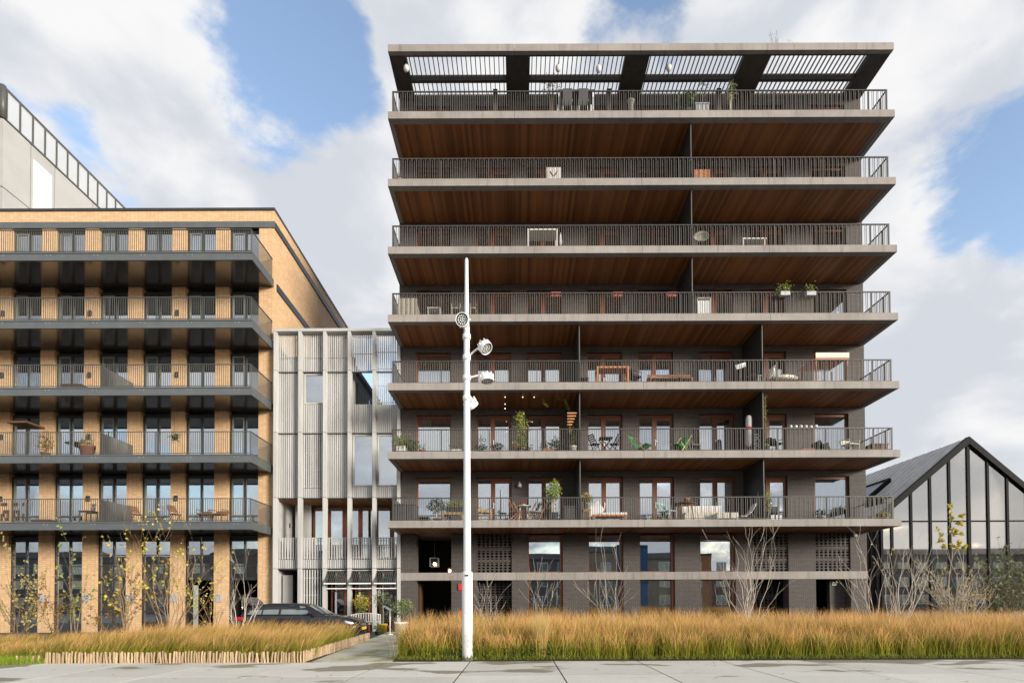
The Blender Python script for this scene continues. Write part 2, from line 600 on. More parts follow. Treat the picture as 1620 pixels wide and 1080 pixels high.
M['chrome'] = mk('chrome', (.7, .7, .7), .05, 5, .15, metal=1)
M['headlight'] = mk('headlight', (.75, .77, .8), .1, 10, .12)
M['tail_red'] = mk('tail_lamp', (.5, .02, .03), .1, 10, .2)
M['plate'] = mk('yellow_plate', (.75, .42, .04), .08, 5, .5)
M['post_green'] = mk('grey_green_paint', (.34, .38, .33), .1, 4, .5)
M['glow'] = mk_emit('lamp_glow', (1.0, .72, .38), 6.0)
M['bulb'] = mk_emit('bulb_glow', (1.0, .88, .7), 1.3)
M['opal'] = mk('opal_globe', (.62, .61, .57), .05, 5, .3)
M['blue_cloth'] = mk('blue_curtain', (.02, .06, .20), .2, 3, .85)
M['pave_grey'] = mk('grey_plate', (.42, .43, .44), .1, 6, .5)
# ================================================================== the dark brick apartment tower
XL, XR, YF, YW, YB = -5.85, 17.43, 25.0, 27.5, 40.0
ST = 3.135


def ZK(k):
    return 5.146 + ST * k                    # top of the balcony slab of level k (0 = lowest balconies, 6 = terrace, 7 = roof)


tower = thing('apartment_tower', 'tall dark brick apartment block with full-width concrete balconies and timber soffits', 'apartment building', ((XL + XR) / 2, 33, 0))
TP = lambda mb, name, mat, par=None, **kw: part(mb, name, mat, par or tower, world=True, **kw)

# window columns: centre of each opening
WPX = [(658, 714), (753, 810), (834, 890), (929, 985.5), (1011, 1065.5), (1107, 1161), (1190, 1245), (1287, 1343.5)]
WX = []
for a, b in WPX:
    xa, xb = P(a, 690, YW).x, P(b, 690, YW).x
    WX.append((xa + xb) / 2)
WW = 1.74                                     # opening width
edges = [XL] + [v for x in WX for v in (x - WW / 2, x + WW / 2)] + [XR]

wall = MB()
T = .36
for k in range(0, 7):
    z0, z1 = ZK(k), ZK(k + 1) - .33
    zh = z0 + 2.52
    for i in range(0, len(edges), 2):
        wall.box(edges[i], edges[i + 1], YW, YW + T, z0, zh)
    wall.box(XL, XR, YW, YW + T, zh, z1)
# ground zone: two rows with a concrete band between
ZB0, ZB1 = 2.53, 2.91
for i in range(0, len(edges), 2):
    wall.box(edges[i], edges[i + 1], YW, YW + T + .25, 0, ZB0)
    wall.box(edges[i], edges[i + 1], YW, YW + T + .25, ZB1, 4.816)
wall.box(XL, XL + .3, YW + T + .25, YB, 0, 26.7)
wall.box(XR - .3, XR, YW + T + .25, YB, 0, 26.7)
wall.box(XL + .3, XR - .3, YB - .3, YB, 0, 26.7)
TP(wall, 'wall', M['dark_brick'])

inner = MB()
inner.box(XL + .31, XR - .31, 33.0, 33.2, .02, 26.7)
for x in (WX[1] + 1.5, WX[3] - 1.3, WX[4] + 1.4, WX[6] - 1.25):
    inner.box(x - .1, x + .1, YW + .62, 33.0, 4.9, 26.7)
TP(inner, 'room_wall', M['interior'])

# slabs, edge panels, soffit planks
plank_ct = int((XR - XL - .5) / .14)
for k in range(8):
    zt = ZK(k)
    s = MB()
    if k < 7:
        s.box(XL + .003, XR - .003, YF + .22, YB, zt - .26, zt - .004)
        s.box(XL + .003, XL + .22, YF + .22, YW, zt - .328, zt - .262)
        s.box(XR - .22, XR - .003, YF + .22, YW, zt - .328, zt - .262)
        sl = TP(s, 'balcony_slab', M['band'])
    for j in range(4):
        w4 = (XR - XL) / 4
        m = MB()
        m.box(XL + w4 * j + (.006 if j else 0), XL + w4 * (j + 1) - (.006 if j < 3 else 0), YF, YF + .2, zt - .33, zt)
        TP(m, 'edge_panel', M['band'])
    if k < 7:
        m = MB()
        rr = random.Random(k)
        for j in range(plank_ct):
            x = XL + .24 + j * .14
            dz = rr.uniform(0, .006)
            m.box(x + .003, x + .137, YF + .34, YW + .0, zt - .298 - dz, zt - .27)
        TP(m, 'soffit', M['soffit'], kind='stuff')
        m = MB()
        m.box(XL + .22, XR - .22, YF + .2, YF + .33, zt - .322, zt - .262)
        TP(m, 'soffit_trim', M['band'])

# concrete band over the ground floor
n = 8
for j in range(n):
    w8 = (XR - XL) / n
    m = MB()
    m.box(XL + w8 * j + (.006 if j else 0), XL + w8 * (j + 1) - (.006 if j < n - 1 else 0), YW - .03, YW + .62, ZB0, ZB1)
    TP(m, 'band_panel', M['band'])


# ---- windows: shared meshes
def fr_fixed(w, h):
    m = MB()
    m.box(0, .07, 0, .1, 0, h).box(w - .07, w, 0, .1, 0, h).box(.07, w - .07, 0, .1, h - .12, h).box(.07, w - .07, 0, .1, 0, .06)
    m.box(.0, .05, -.1, 0, 0, h)
    return m


def fr_case(w, h):
    m = MB()
    m.box(0, .06, 0, .1, 0, h).box(.06, w, 0, .1, h - .1, h).box(.06, w, 0, .1, 0, .06)
    m.box(.70, .80, -.02, .12, .06, h - .1)
    return m


def leaf_door(h):
    """a door leaf, origin at its hinge side"""
    m = MB()
    m.box(0, .12, 0, .07, 0, h).box(.80, .93, 0, .07, 0, h).box(.12, .80, 0, .07, h - .16, h).box(.12, .80, 0, .07, 0, .16)
    return m


def drape(w, h, n, amp, y=0):
    m = MB()
    vs, fs = [], []
    for i in range(n + 1):
        x = w * i / n
        yy = y + amp * math.sin(i * 1.9) + amp * .5 * math.sin(i * .7 + 1)
        vs += [(x, yy, 0), (x, yy, h)]
    for i in range(n):
        fs.append((2 * i, 2 * i + 2, 2 * i + 3, 2 * i + 1))
    return m.add(vs, fs, 0, True)


HH = 2.50
me_fix = fr_fixed(WW, HH).mesh('window', M['frame_wood'])
me_case = fr_case(WW, HH).mesh('window', M['frame_wood'])
me_fixp = MB().box(.07, WW - .07, .05, .062, .06, HH - .12).mesh('pane', M['glass'])
me_sidep = MB().box(.06, .70, .05, .062, .06, HH - .1).mesh('pane', M['glass'])
me_leafp = MB().box(.12, .80, .03, .042, .16, HH - .3).mesh('pane', M['glass'])
me_leaf = leaf_door(HH - .16).mesh('door_leaf', M['frame_wood'])
me_hand = MB().bar((0, 0, 0), (0, 0, .3), .035, .03).bar((0, -.03, .22), (.1, -.03, .22), .025).mesh('handle', M['white_paint'])
me_curt = {c: drape(WW - .2, 2.3, 34, .035).mesh('curtain', M[c]) for c in ('curtain', 'curtain_grey')}
me_half = {c: drape(.62, 2.3, 16, .04).mesh('curtain', M[c]) for c in ('curtain', 'curtain_grey')}
me_blind = MB()
for i in range(36):
    me_blind.box(0, .62, 0, .03, i * .062, i * .062 + .02)
me_blind = me_blind.mesh('blind', M['curtain_grey'])
CUR = {}                                      # curtains seen in the photograph: (level, column) -> kind
for c in (1, 2, 3, 4, 5, 6):
    CUR[(3, c)] = 'both'
CUR.update({(3, 0): 'grey', (4, 0): 'grey', (2, 0): 'grey', (2, 1): 'both', (2, 2): 'both', (2, 3): 'blind', (2, 4): 'blind', (2, 5): 'half', (4, 1): 'both', (4, 3): 'both',
            (4, 4): 'both', (4, 7): 'grey', (3, 7): 'grey', (1, 0): 'half', (1, 3): 'half', (0, 4): 'half', (0, 7): 'full', (1, 7): 'half', (2, 7): 'half', (0, 3): 'half', (5, 0): 'grey'})
rr = random.Random(5)
for k in range(7):
    for c in range(8):
        o = (WX[c] - WW / 2, YW + .13, ZK(k) + .004)
        kind = CUR.get((k, c))
        if c in (0, 7):
            w = inst('window', me_fix, tower, o, world=True)
            inst('pane', me_fixp, w, (0, 0, 0))
            if kind:
                cm = 'curtain_grey' if kind == 'grey' else 'curtain'
                if kind == 'half':
                    inst('curtain', me_half[cm], w, (WW - .75 if c else .1, .2, .08))
                else:
                    inst('curtain', me_curt[cm], w, (.1, .2, .08))
        else:
            w = inst('window', me_case, tower, o, world=True)
            inst('pane', me_sidep, w, (0, 0, 0))
            lf = inst('door_leaf', me_leaf, w, (.80, -.01, .06))
            inst('pane', me_leafp, w, (.80, 0, .06))
            inst('handle', me_hand, w, (.84, -.05, .95))
            if kind == 'both':
                cm = rr.choice(['curtain', 'curtain', 'curtain_grey'])
                inst('curtain', me_half[cm], w, (.08, .22, .08))
                inst('curtain', me_half[cm], w, (.95, .22, .08))
            elif kind == 'half':
                inst('curtain', me_half['curtain'], w, (.08, .22, .08))
            elif kind == 'blind':
                inst('blind', me_blind, w, (.08, .2, .15))
                inst('blind', me_blind, w, (.95, .2, .15))

# ground windows (columns 2..5), screens (1, 6, 7) and dark openings (0, 1, 6, 7)
def gwin(w, h, top):
    m = MB()
    m.box(0, .06, 0, .1, 0, h).box(w - .13, w, -.1, .1, 0, h).box(.06, w - .13, 0, .1, h - .06, h).box(.06, w - .13, 0, .1, 0, .05)
    if top:
        m.box(.06, w - .13, -.02, .1, h - .36, h - .30)
    return m


hm, hg = 4.80 - ZB1, ZB0 - .35
me_gm, me_gg = gwin(WW, hm, True).mesh('window', M['frame_wood']), gwin(WW, hg, False).mesh('window', M['frame_wood'])
me_gmp = MB().box(.06, WW - .13, .04, .052, .05, hm - .06).mesh('pane', M['glass_low'])
me_ggp = MB().box(.06, WW - .13, .04, .052, .05, hg - .06).mesh('pane', M['glass_low'])
sill = MB()
for c in (2, 3, 4, 5):
    w = inst('window', me_gm, tower, (WX[c] - WW / 2, YW + .2, ZB1), world=True)
    inst('pane', me_gmp, w, (0, 0, 0))
    w = inst('window', me_gg, tower, (WX[c] - WW / 2, YW + .2, .35), world=True)
    inst('pane', me_ggp, w, (0, 0, 0))
    for dx in (.1, 1.02):
        inst('curtain', me_half['curtain_grey' if c % 2 else 'curtain'], w, (dx, .3, .03), scale=(.75, 1, .85))
    sill.box(WX[c] - WW / 2, WX[c] + WW / 2, YW + .1, YW + .6, 0, .35)
TP(sill, 'window_sill', M['dark_brick'])


def screen(w, h):
    m = MB()
    ncol, rows = 8, int(h / .14)
    cw = w / ncol
    rh = h / rows
    for i in range(ncol + 1):
        m.box(i * cw - .042 if i else 0, i * cw + .042 if i < ncol else w, 0, .1, 0, h)
    for r in range(rows + 1):
        z = r * rh
        solid = r in (rows // 3, 2 * rows // 3)
        hh = .075 if solid else .024
        for i in range(ncol):
            xa, xb = i * cw + .042, (i + 1) * cw - .042
            m.box(xa, xb, .004, .096, max(0, z - hh), min(h, z + hh))
    return m


me_scr = screen(WW, 4.81 - ZB1).mesh('brick_screen', M['dark_brick'])
me_scr2 = screen(WW, ZB0).mesh('brick_screen', M['dark_brick'])
for c in (1, 6, 7):
    inst('brick_screen', me_scr, tower, (WX[c] - WW / 2, YW + .06, ZB1), world=True)
inst('brick_screen', me_scr2, tower, (WX[1] - WW / 2, YW + .75, 0), world=True)
inst('brick_screen', me_scr2, tower, (WX[6] - WW / 2, YW + 1.3, 0), world=True)
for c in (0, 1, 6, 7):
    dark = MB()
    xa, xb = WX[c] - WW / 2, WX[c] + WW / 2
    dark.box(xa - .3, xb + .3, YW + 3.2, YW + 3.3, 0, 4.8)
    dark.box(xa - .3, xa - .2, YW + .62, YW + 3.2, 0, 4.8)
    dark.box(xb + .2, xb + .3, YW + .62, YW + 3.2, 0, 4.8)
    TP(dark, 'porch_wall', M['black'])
m = MB()
m.box(WX[0] - WW / 2, WX[0] - WW / 2 + .06, YW + .8, YW + 1.9, 0, 2.4)
TP(m, 'porch_door', M['wood_dark'], label='brown door standing open in the dark porch')
m = MB()
m.box(WX[7] + .1, WX[7] + WW / 2, YW + .5, YW + .8, 0, ZB0)
TP(m, 'porch_pier', M['dark_brick'])
m = MB()
p = P(1320, 923, YW + .5)
m.box(p.x - .11, p.x + .11, YW + .47, YW + .497, p.z - .08, p.z + .08)
num = TP(m, 'house_sign', M['white_paint'], label='small white plate beside the dark doorway')
m = MB()
m.box(p.x - .07, p.x - .01, YW + .462, YW + .469, p.z - .05, p.z + .05)
m.box(p.x + .02, p.x + .07, YW + .462, YW + .469, p.z, p.z + .05)
TP(m, 'sign_mark', M['grey_box'], num)
m = MB()
p = P(1352, 846, YW)
m.box(p.x - .07, p.x + .07, YW - .12, YW - .002, p.z - .07, p.z + .07)
TP(m, 'wall_lamp', M['white_paint'], label='small white lamp high on the end pier')
ml = MB()
p = P(729, 928, YW)
ml.box(p.x - .12, p.x + .12, YW - .06, YW - .002, p.z - .16, p.z + .16)
TP(ml, 'alarm_sign', M['red'], label='small red sign on the brick pier')

# ---- railings
FH = 1.06
bx0, bx1 = XL + .2, XR - .28
me_bal = MB().box(-.009, .009, -.009, .009, 0, FH - .09).mesh('baluster', M['rail'])
restm = MB()
made = 0
for k in range(7):
    z = ZK(k)
    r = MB()
    r.box(bx0 - .03, bx1 + .03, YF + .12, YF + .17, z + FH - .045, z + FH)
    r.box(bx0 - .03, bx0 + .02, YF + .17, YW - .02, z + FH - .045, z + FH)
    r.box(bx1 - .02, bx1 + .03, YF + .17, YW - .02, z + FH - .045, z + FH)
    r.box(bx0, bx1, YF + .13, YF + .16, z + .05, z + .075)
    r.box(bx0 - .01, bx0 + .01, YF + .16, YW - .02, z + .05, z + .075)
    r.box(bx1 - .01, bx1 + .01, YF + .16, YW - .02, z + .05, z + .075)
    for x, y in ((bx0, YF + .145), (bx1, YF + .145), (bx0, YF + 1.3), (bx1, YF + .55), (bx1, YF + 1.6)):
        r.box(x - .03, x + .03, y - .02, y + .02, z - .0, z + FH - .045)
    j = bx0 + 2.2
    while j < bx1 - .5:
        r.box(j - .02, j + .02, YF + .18, YF + .21, z, z + FH - .05)
        j += 2.2
    ro = TP(r, 'railing', M['handrail'])
    nb = int((bx1 - bx0) / .104)
    pts = [(bx0 + (bx1 - bx0) * (i + .5) / nb, YF + (.135, .185)[i % 2]) for i in range(nb)]
    ns = 20
    pts += [(x, YF + .2 + (YW - YF - .3) * i / ns) for x in (bx0, bx1) for i in range(ns)]
    for (x, y) in pts:
        side = x in (bx0, bx1)
        if made < 290:
            inst('baluster', me_bal, ro, (x, y, z + .06), math.pi / 2 if side else 0, world=True)
            made += 1
        elif side:
            restm.box(x - .009, x + .009, y - .009, y + .009, z + .06, z + FH - .03)
        else:
            restm.box(x - .009, x + .009, y - .009, y + .009, z + .06, z + FH - .03)
TP(restm, 'balusters', M['rail'], kind='stuff')

# ---- partitions between the balconies
for k, pxs in ((0, (917, 1207)), (1, (917, 1207)), (2, (917, 1207)), (3, (1097,)), (4, (1097,)), (5, (1097,))):
    for px in pxs:
        x = P(px, 640, YF + .3).x
        m = MB()
        m.box(x - .035, x + .035, YF + .33, YW, ZK(k), ZK(k + 1) - .30)
        pt = TP(m, 'partition', M['partition'])
        m = MB()
        m.box(x - .016, x + .016, YF + .29, YF + .329, ZK(k), ZK(k + 1) - .30)
        TP(m, 'edge_strip', M['rail'], pt)

# ---- open slatted roof over the terrace
zt = ZK(7)
rf = MB()
OP = []
for a, b in ((642, 800), (838.5, 989.7), (1027.9, 1178), (1219, 1376.4)):
    OP.append((P(a, 91, YF + .3).x, P(b, 91, YF + .3).x))
xs = [XL + .003] + [v for o in OP for v in o] + [XR - .003]
for i in range(0, len(xs), 2):
    rf.box(xs[i], xs[i + 1], YF + .2, YW + .2, zt - .31, zt - .02)
for a, b in OP:
    rf.box(a, b, YF + .2, YF + .3, zt - .31, zt - .02)
    rf.box(a, b, YF + 1.45, YF + 1.6, zt - .31, zt - .03)
    rf.box(a, b, YW + .0, YW + .2, zt - .31, zt - .02)
rf.box(XL + .003, XR - .003, YW + .2, YB, zt - .31, zt - .02)
roof = TP(rf, 'roof', M['roof_dark'])
me_sl = MB().box(-.019, .019, 0, YW - YF - .3, -.09, 0).mesh('slat', M['slat_white'])
for a, b in OP:
    ns = 21
    for i in range(ns):
        inst('slat', me_sl, roof, (a + (b - a) * (i + .5) / ns, YF + .3, zt - .035), world=True)
for x in (xs[2] - .55, xs[4] - .5, xs[6] - .6):
    m = MB()
    m.box(x - .11, x + .11, YW - .6, YW - .35, ZK(6), zt - .31)
    TP(m, 'terrace_column', M['roof_dark'])
# ================================================================== the tan brick apartment house
BY, BYF = 27.75, 25.5
BXR = P(432.6, 590, BY).x
BXL = BXR - .75 - 2.207 * 8
BZ = [P(200, y, BYF).z for y in (826.3, 720.4, 614, 507.8, 400.7)]
BZp, BZc = P(200, 333, BY).z, P(200, 330, BY).z
BZl1, BZl0 = P(200, 352, BY).z, P(200, 361.5, BY).z
brick = thing('brick_apartment_building', 'tan brick apartment house with brick piers and dark grey steel balconies', 'apartment building', ((BXL + BXR) / 2, 34, 0))
BP = lambda mb, name, mat, par=None, **kw: part(mb, name, mat, par or brick, world=True, **kw)
BYB = 40.2
pw = .70
piers = [(BXR - .75 - 2.207 * i, BXR - .75 - 2.207 * i + (.75 if i == 0 else pw)) for i in range(9)]
for i, (a, b) in enumerate(piers):
    m = MB()
    m.box(a, b if i else b - .002, BY, BY + .30, 0, BZl0)
    BP(m, 'brick_pier', M['tan_brick'])
m = MB()
m.box(BXR - .35, BXR, BY + .301, BYB, 0, BZp)
m.box(BXL, BXR - .351, BY + .05, BY + .35, BZl1, BZp)
m.box(BXR - .351, BXR, BY + .05, BY + .30, BZl0 - .02, BZp)
m.box(BXL, BXR - .35, BYB - .3, BYB, 0, BZp)
m.box(BXL - .3, BXL, BY, BYB, 0, BZp)
BP(m, 'brick_wall', M['tan_brick'])
m = MB()
m.box(BXL, BXR + .03, BY, BY + .34, BZp, BZc + .03).box(BXR - .37, BXR + .03, BY + .341, BYB, BZp, BZc + .03)
BP(m, 'parapet_cap', M['fascia_dark'])
m = MB()
m.box(BXL, BXR + .05, BY - .06, BY + .045, BZl0, BZl1)
BP(m, 'lintel_beam', M['fascia'])
m = MB()
for z in BZ[1:]:
    m.box(BXR + .002, BXR + .07, BY + .31, BYB, z - .34, z)
m.box(BXR + .002, BXR + .07, BY + .05, BYB, BZl0, BZl1)
BP(m, 'side_band', M['fascia_dark'])
m = MB()
m.box(BXL, BXR - .35, BY + .35, BYB - .3, BZp - .5, BZp - .3)
BP(m, 'roof', M['fascia_dark'])
m = MB()
m.box(BXL, BXR - .36, BY + 5, BY + 5.2, 0, BZp - .5)
for i in range(0, 9, 2):
    x = piers[i][0] + .3
    m.box(x - .1, x + .1, BY + .45, BY + 5, 0, BZp - .5)
BP(m, 'room_wall', M['interior'])

# windows
ww = 2.207 - pw


def bwin(w, h, lo):
    m = MB()
    m.box(0, .09, 0, .12, 0, h).box(w - .06, w, 0, .12, 0, h).box(.09, w - .06, 0, .12, h - .14, h).box(.09, w - .06, 0, .12, 0, .07)
    c = .09 + (w - .15) / 2
    m.box(c - .05, c + .05, 0, .12, .07, h - .14)
    m.box(.09, c - .05, .02, .1, lo, lo + .05).box(c + .05, w - .06, .02, .1, lo, lo + .05)
    return m


zlist = BZ + [BZl0 + .45]
up_h = BZ[1] - .4 - BZ[0]
me_bw = bwin(ww, up_h, .62).mesh('window', M['frame_dark'])
c = .09 + (ww - .15) / 2
me_bp = [MB().box(xa, xb, .05, .062, za, zb).mesh('pane', M['glass']) for xa, xb, za, zb in
         ((.09, c - .05, .67, up_h - .14), (c + .05, ww - .06, .67, up_h - .14), (.09, c - .05, .07, .62), (c + .05, ww - .06, .07, .62))]
s_ = MB()
xa, xb, za, zb = .09, c - .05, .67, up_h - .14
s_.box(xa, xa + .06, .015, .05, za, zb).box(xb - .06, xb, .015, .05, za, zb).box(xa + .06, xb - .06, .015, .05, zb - .07, zb).box(xa + .06, xb - .06, .015, .05, za, za + .06)
me_sash = s_.mesh('sash', M['sash_grey'])
me_bc = drape(.6, 2.3, 15, .03).mesh('curtain', M['curtain'])
rr = random.Random(11)
for lv in range(5):
    for i in range(8):
        x0 = piers[i + 1][1]
        hsc = 1.0 if lv < 4 else (BZl0 - BZ[4]) / up_h
        w = inst('window', me_bw, brick, (x0, BY + .16, BZ[lv] + .004), world=True, scale=(1, 1, hsc))
        for me in me_bp:
            inst('pane', me, w, (0, 0, 0))
        if rr.random() < .6:
            inst('sash', me_sash, w, (0, 0, 0))
        if rr.random() < .45:
            inst('curtain', me_bc, w, (rr.choice((.1, .75)), .25, .05))
# ground floor glazing
GH = BZ[0] - .36


def gbwin(lo):
    m = MB()
    w, h = ww, GH
    m.box(0, .08, 0, .12, 0, h).box(w - .05, w, 0, .12, 0, h).box(.08, w - .05, 0, .12, h - .22, h).box(.08, w - .05, -.02, .14, 2.60, 2.72)
    c = .08 + (w - .13) / 2
    m.box(c - .045, c + .045, 0, .12, 2.72, h - .22)
    for z in (3.30, 3.86):
        m.box(.08, c - .045, .02, .1, z, z + .04).box(c + .045, w - .05, .02, .1, z, z + .04)
    if lo:
        m.box(c - .04, c + .04, 0, .12, 0, 2.6).box(.08, w - .05, .02, .1, 1.0, 1.06).box(.08, w - .05, .02, .1, 1.9, 1.94)
    return m


me_g1, me_g2 = gbwin(True).mesh('window', M['frame_dark']), gbwin(False).mesh('window', M['frame_dark'])
c = .08 + (ww - .13) / 2
rows = ((2.72, 3.30), (3.34, 3.86), (3.90, GH - .22))
me_gt = [MB().box(xa, xb, .05, .062, za, zb).mesh('pane', M['glass_low']) for za, zb in rows for xa, xb in ((.08, c - .045), (c + .045, ww - .05))]
me_gl = [MB().box(xa, xb, .05, .062, za, zb).mesh('pane', M['glass_low']) for za, zb in ((.0, 1.0), (1.06, 1.9), (1.94, 2.6)) for xa, xb in ((.08, c - .04), (c + .04, ww - .05))]
for i in range(8):
    x0 = piers[i + 1][1]
    low = i >= 2
    w = inst('window', me_g1 if low else me_g2, brick, (x0, BY + .16, .0), world=True)
    for me in me_gt + (me_gl if low else []):
        inst('pane', me, w, (0, 0, 0))
    if i == 1:
        part(drape(ww - .2, 1.6, 20, .04, .3).xf(Matrix.Translation((.1, 0, 2.75))), 'curtain', M['blue_cloth'], w, label='blue curtain behind the upper panes')
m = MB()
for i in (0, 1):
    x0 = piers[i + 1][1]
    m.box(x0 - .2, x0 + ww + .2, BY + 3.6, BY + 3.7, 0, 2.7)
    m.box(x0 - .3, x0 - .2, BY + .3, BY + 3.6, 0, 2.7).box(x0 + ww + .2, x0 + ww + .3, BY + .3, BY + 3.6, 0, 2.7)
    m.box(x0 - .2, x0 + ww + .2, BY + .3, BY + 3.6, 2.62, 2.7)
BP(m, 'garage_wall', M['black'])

# balconies
BRX = P(397, 614, BYF).x
me_bb = MB().box(-.009, .009, -.010, .010, 0, 1.0).mesh('baluster', M['rail_grey'])
restm = MB()
made = 0
for lv, z in enumerate(BZ):
    m = MB()
    m.box(BXL, BXR - .003, BYF, BYF + .08, z - .33, z - .005)
    m.box(BXR - .083, BXR - .003, BYF + .08, BY - .002, z - .33, z - .005)
    m.box(BXL, BXR, BYF - .03, BYF + .05, z - .004, z + .05)
    m.box(BXR - .08, BXR, BYF + .05, BY - .002, z - .004, z + .05)
    m.box(BXL, BXR - .003, BYF - .012, BYF - .001, z - .33, z - .29)
    fa = BP(m, 'balcony_fascia', M['fascia'])
    m = MB()
    bx = BXR - .8
    while bx > BXL + 1:
        for dx in (0, .18):
            m.box(bx + dx - .02, bx + dx + .02, BYF - .012, BYF - .001, z - .10, z - .06)
        bx -= 2.2
    BP(m, 'bolts', M['steel_edge'], fa, kind='stuff')
    m = MB()
    m.box(BXL, BXR - .085, BYF + .085, BY + .35, z - .12, z - .006)
    BP(m, 'balcony_floor', M['fascia_dark'])
    n = 9
    for i in range(n):
        a, b = BXL + (BXR - .09 - BXL) * i / n, BXL + (BXR - .09 - BXL) * (i + 1) / n
        m = MB()
        m.box(a + .004, b - .004, BYF + .09, BY + .3, z - .30, z - .27)
        BP(m, 'soffit_panel', M['metal_soffit'])
    rx, ry = BXR - .07, BYF + .0
    r = MB()
    r.box(BXL, rx + .025, ry - .02, ry + .03, z + 1.09, z + 1.12)
    r.box(rx - .025, rx + .025, ry + .03, BY - .02, z + 1.09, z + 1.12)
    r.box(BXL, rx, ry - .01, ry + .02, z + .09, z + .115)
    r.box(rx - .01, rx + .01, ry + .02, BY - .02, z + .09, z + .115)
    j = rx
    while j > BXL:
        r.box(j - .02, j + .02, ry + .03, ry + .06, z, z + 1.09)
        j -= 2.2
    ro = BP(r, 'railing', M['rail_grey'])
    pts = [(rx - .1 * (i + .5), ry + .005, 0) for i in range(int((rx - BXL) / .1))]
    pts += [(rx, ry + .06 + (BY - BYF - .12) * i / 21, 1) for i in range(22)]
    if lv < 2:
        pts = [q for q in pts if q[0] > -24.4] + [q for q in pts if q[0] <= -24.4]
    for x, y, sd in pts:
        if made < 290:
            inst('baluster', me_bb, ro, (x, y, z + .1), math.pi / 2 if sd else 0, world=True)
            made += 1
        elif sd:
            restm.box(x - .010, x + .010, y - .009, y + .009, z + .1, z + 1.1)
        else:
            restm.box(x - .009, x + .009, y - .010, y + .010, z + .1, z + 1.1)
BP(restm, 'balusters', M['rail_grey'], kind='stuff')
# screens between neighbours' balconies
for lv in (0, 1, 2):
    x = P(157, 600, BYF).x
    m = MB()
    m.box(x - .03, x + .03, BYF + .1, BY, BZ[lv] + .05, BZ[lv] + 1.12)
    BP(m, 'balcony_divider', M['rail_grey'])
    for dx in (-7.6,):
        m = MB()
        m.box(x + dx + 3.9, x + dx + 3.96, BYF + .1, BY, BZ[lv] + .05, BZ[lv] + 1.12)
# small lamps on every other pier, vent grilles low on the piers
for lv in range(5):
    for i in (2, 4, 6):
        m = MB()
        a, b = piers[i]
        z = BZ[lv] + (1.55 if lv < 4 else 1.0)
        m.box(a + .24, a + .38, BY - .1, BY - .002, z - .13, z + .13)
        BP(m, 'wall_lamp', M['dark_pot'])
for i in (1, 2, 3, 4, 5):
    a, b = piers[i]
    m = MB()
    z = P(200, 946, BY).z
    for j in range(4):
        m.box(a + .06 + j * .09, a + .12 + j * .09, BY - .03, BY - .002, z - .2, z + .2)
    BP(m, 'vent_grille', M['pave_grey'])
# ================================================================== the grey timber clad building in the gap
GY = 27.72
gcol = [P((a + b) / 2, 650, GY - .2).x for a, b in ((433, 440.5), (471.3, 480), (510.7, 518), (550, 557), (589.4, 595.7))]
pitch = (gcol[4] - gcol[0]) / 4
gcol = [gcol[0] + pitch * i for i in range(6)]
gz = lambda y: P(520, y, GY).z
Z0, Z1, Z2, Z3, ZT = gz(899), gz(788), gz(686), gz(589.5), gz(529)
grey = thing('timber_clad_building', 'narrow silver grey timber building with slatted screens between brick block and dark tower', 'building', ((gcol[0] + gcol[5]) / 2, 33, 0))
GP = lambda mb, name, mat, par=None, **kw: part(mb, name, mat, par or grey, world=True, **kw)
for x in gcol:
    for za, zb in ((0, Z0 - .02), (Z0, Z1 - .02), (Z1, Z2 - .02), (Z2, Z3 - .02), (Z3, ZT)):
        m = MB()
        m.box(x - .075, x + .075, GY - .34, GY - .02, za, zb)
        GP(m, 'column', M['cladding'])
m = MB()
m.box(gcol[0] - .1, gcol[5] + .1, GY - .36, GY + .1, ZT, ZT + .14)
GP(m, 'top_beam', M['cladding_back'])
for z in (Z0, Z1, Z2, Z3):
    m = MB()
    m.box(gcol[0] - .08, gcol[5] + .08, GY - .12, GY - .0, z - .025, z + .015)
    GP(m, 'seam_rail', M['rail_grey'])

me_bat = {}
nbat = [0]


def battens(i, za, zb, back=True, open_=False, pit=.104):
    """upright battens filling bay i between two heights; each batten an object"""
    xa, xb = gcol[i] + .075, gcol[i + 1] - .075
    if back:
        m = MB()
        m.box(xa, xb, GY, GY + .06, za, zb)
        pa = GP(m, 'cladding_panel', M['cladding_back'])
    else:
        m = MB()
        zz = za + .1
        while zz < zb:
            m.box(xa, xb, GY + .0, GY + .03, zz - .03, zz + .0)
            zz += .85
        m.box(xa, xb, GY + .0, GY + .03, zb - .04, zb)
        pa = GP(m, 'lattice', M['cladding'])
    n = max(2, round((xb - xa) / pit))
    for j in range(n):
        key = round(zb - za, 2)
        if key not in me_bat:
            me_bat[key] = MB().box(-.028, .028, -.05, 0, 0, zb - za).mesh('slat', M['cladding'])
        inst('slat', me_bat[key], pa, (xa + (xb - xa) * (j + .5) / n, GY, za), world=True)
        nbat[0] += 1


def gwindow(i, za, zb, mat='glass', y=GY + .02):
    xa, xb = gcol[i] + .10, gcol[i + 1] - .10
    m = MB()
    w = .07
    m.box(xa, xa + w, y - .04, y + .06, za, zb).box(xb - w, xb, y - .04, y + .06, za, zb)
    m.box(xa + w, xb - w, y - .04, y + .06, zb - w, zb).box(xa + w, xb - w, y - .04, y + .06, za, za + w)
    wn_ = GP(m, 'window', M['cladding'])
    m = MB()
    m.box(xa + w, xb - w, y, y + .012, za + w, zb - w)
    GP(m, 'pane', M[mat], wn_)
    m = MB()
    m.box(xa + w, xb - w, y + .15, y + .17, zb - .5, zb - w)
    GP(m, 'roller_blind', M['curtain'], wn_)


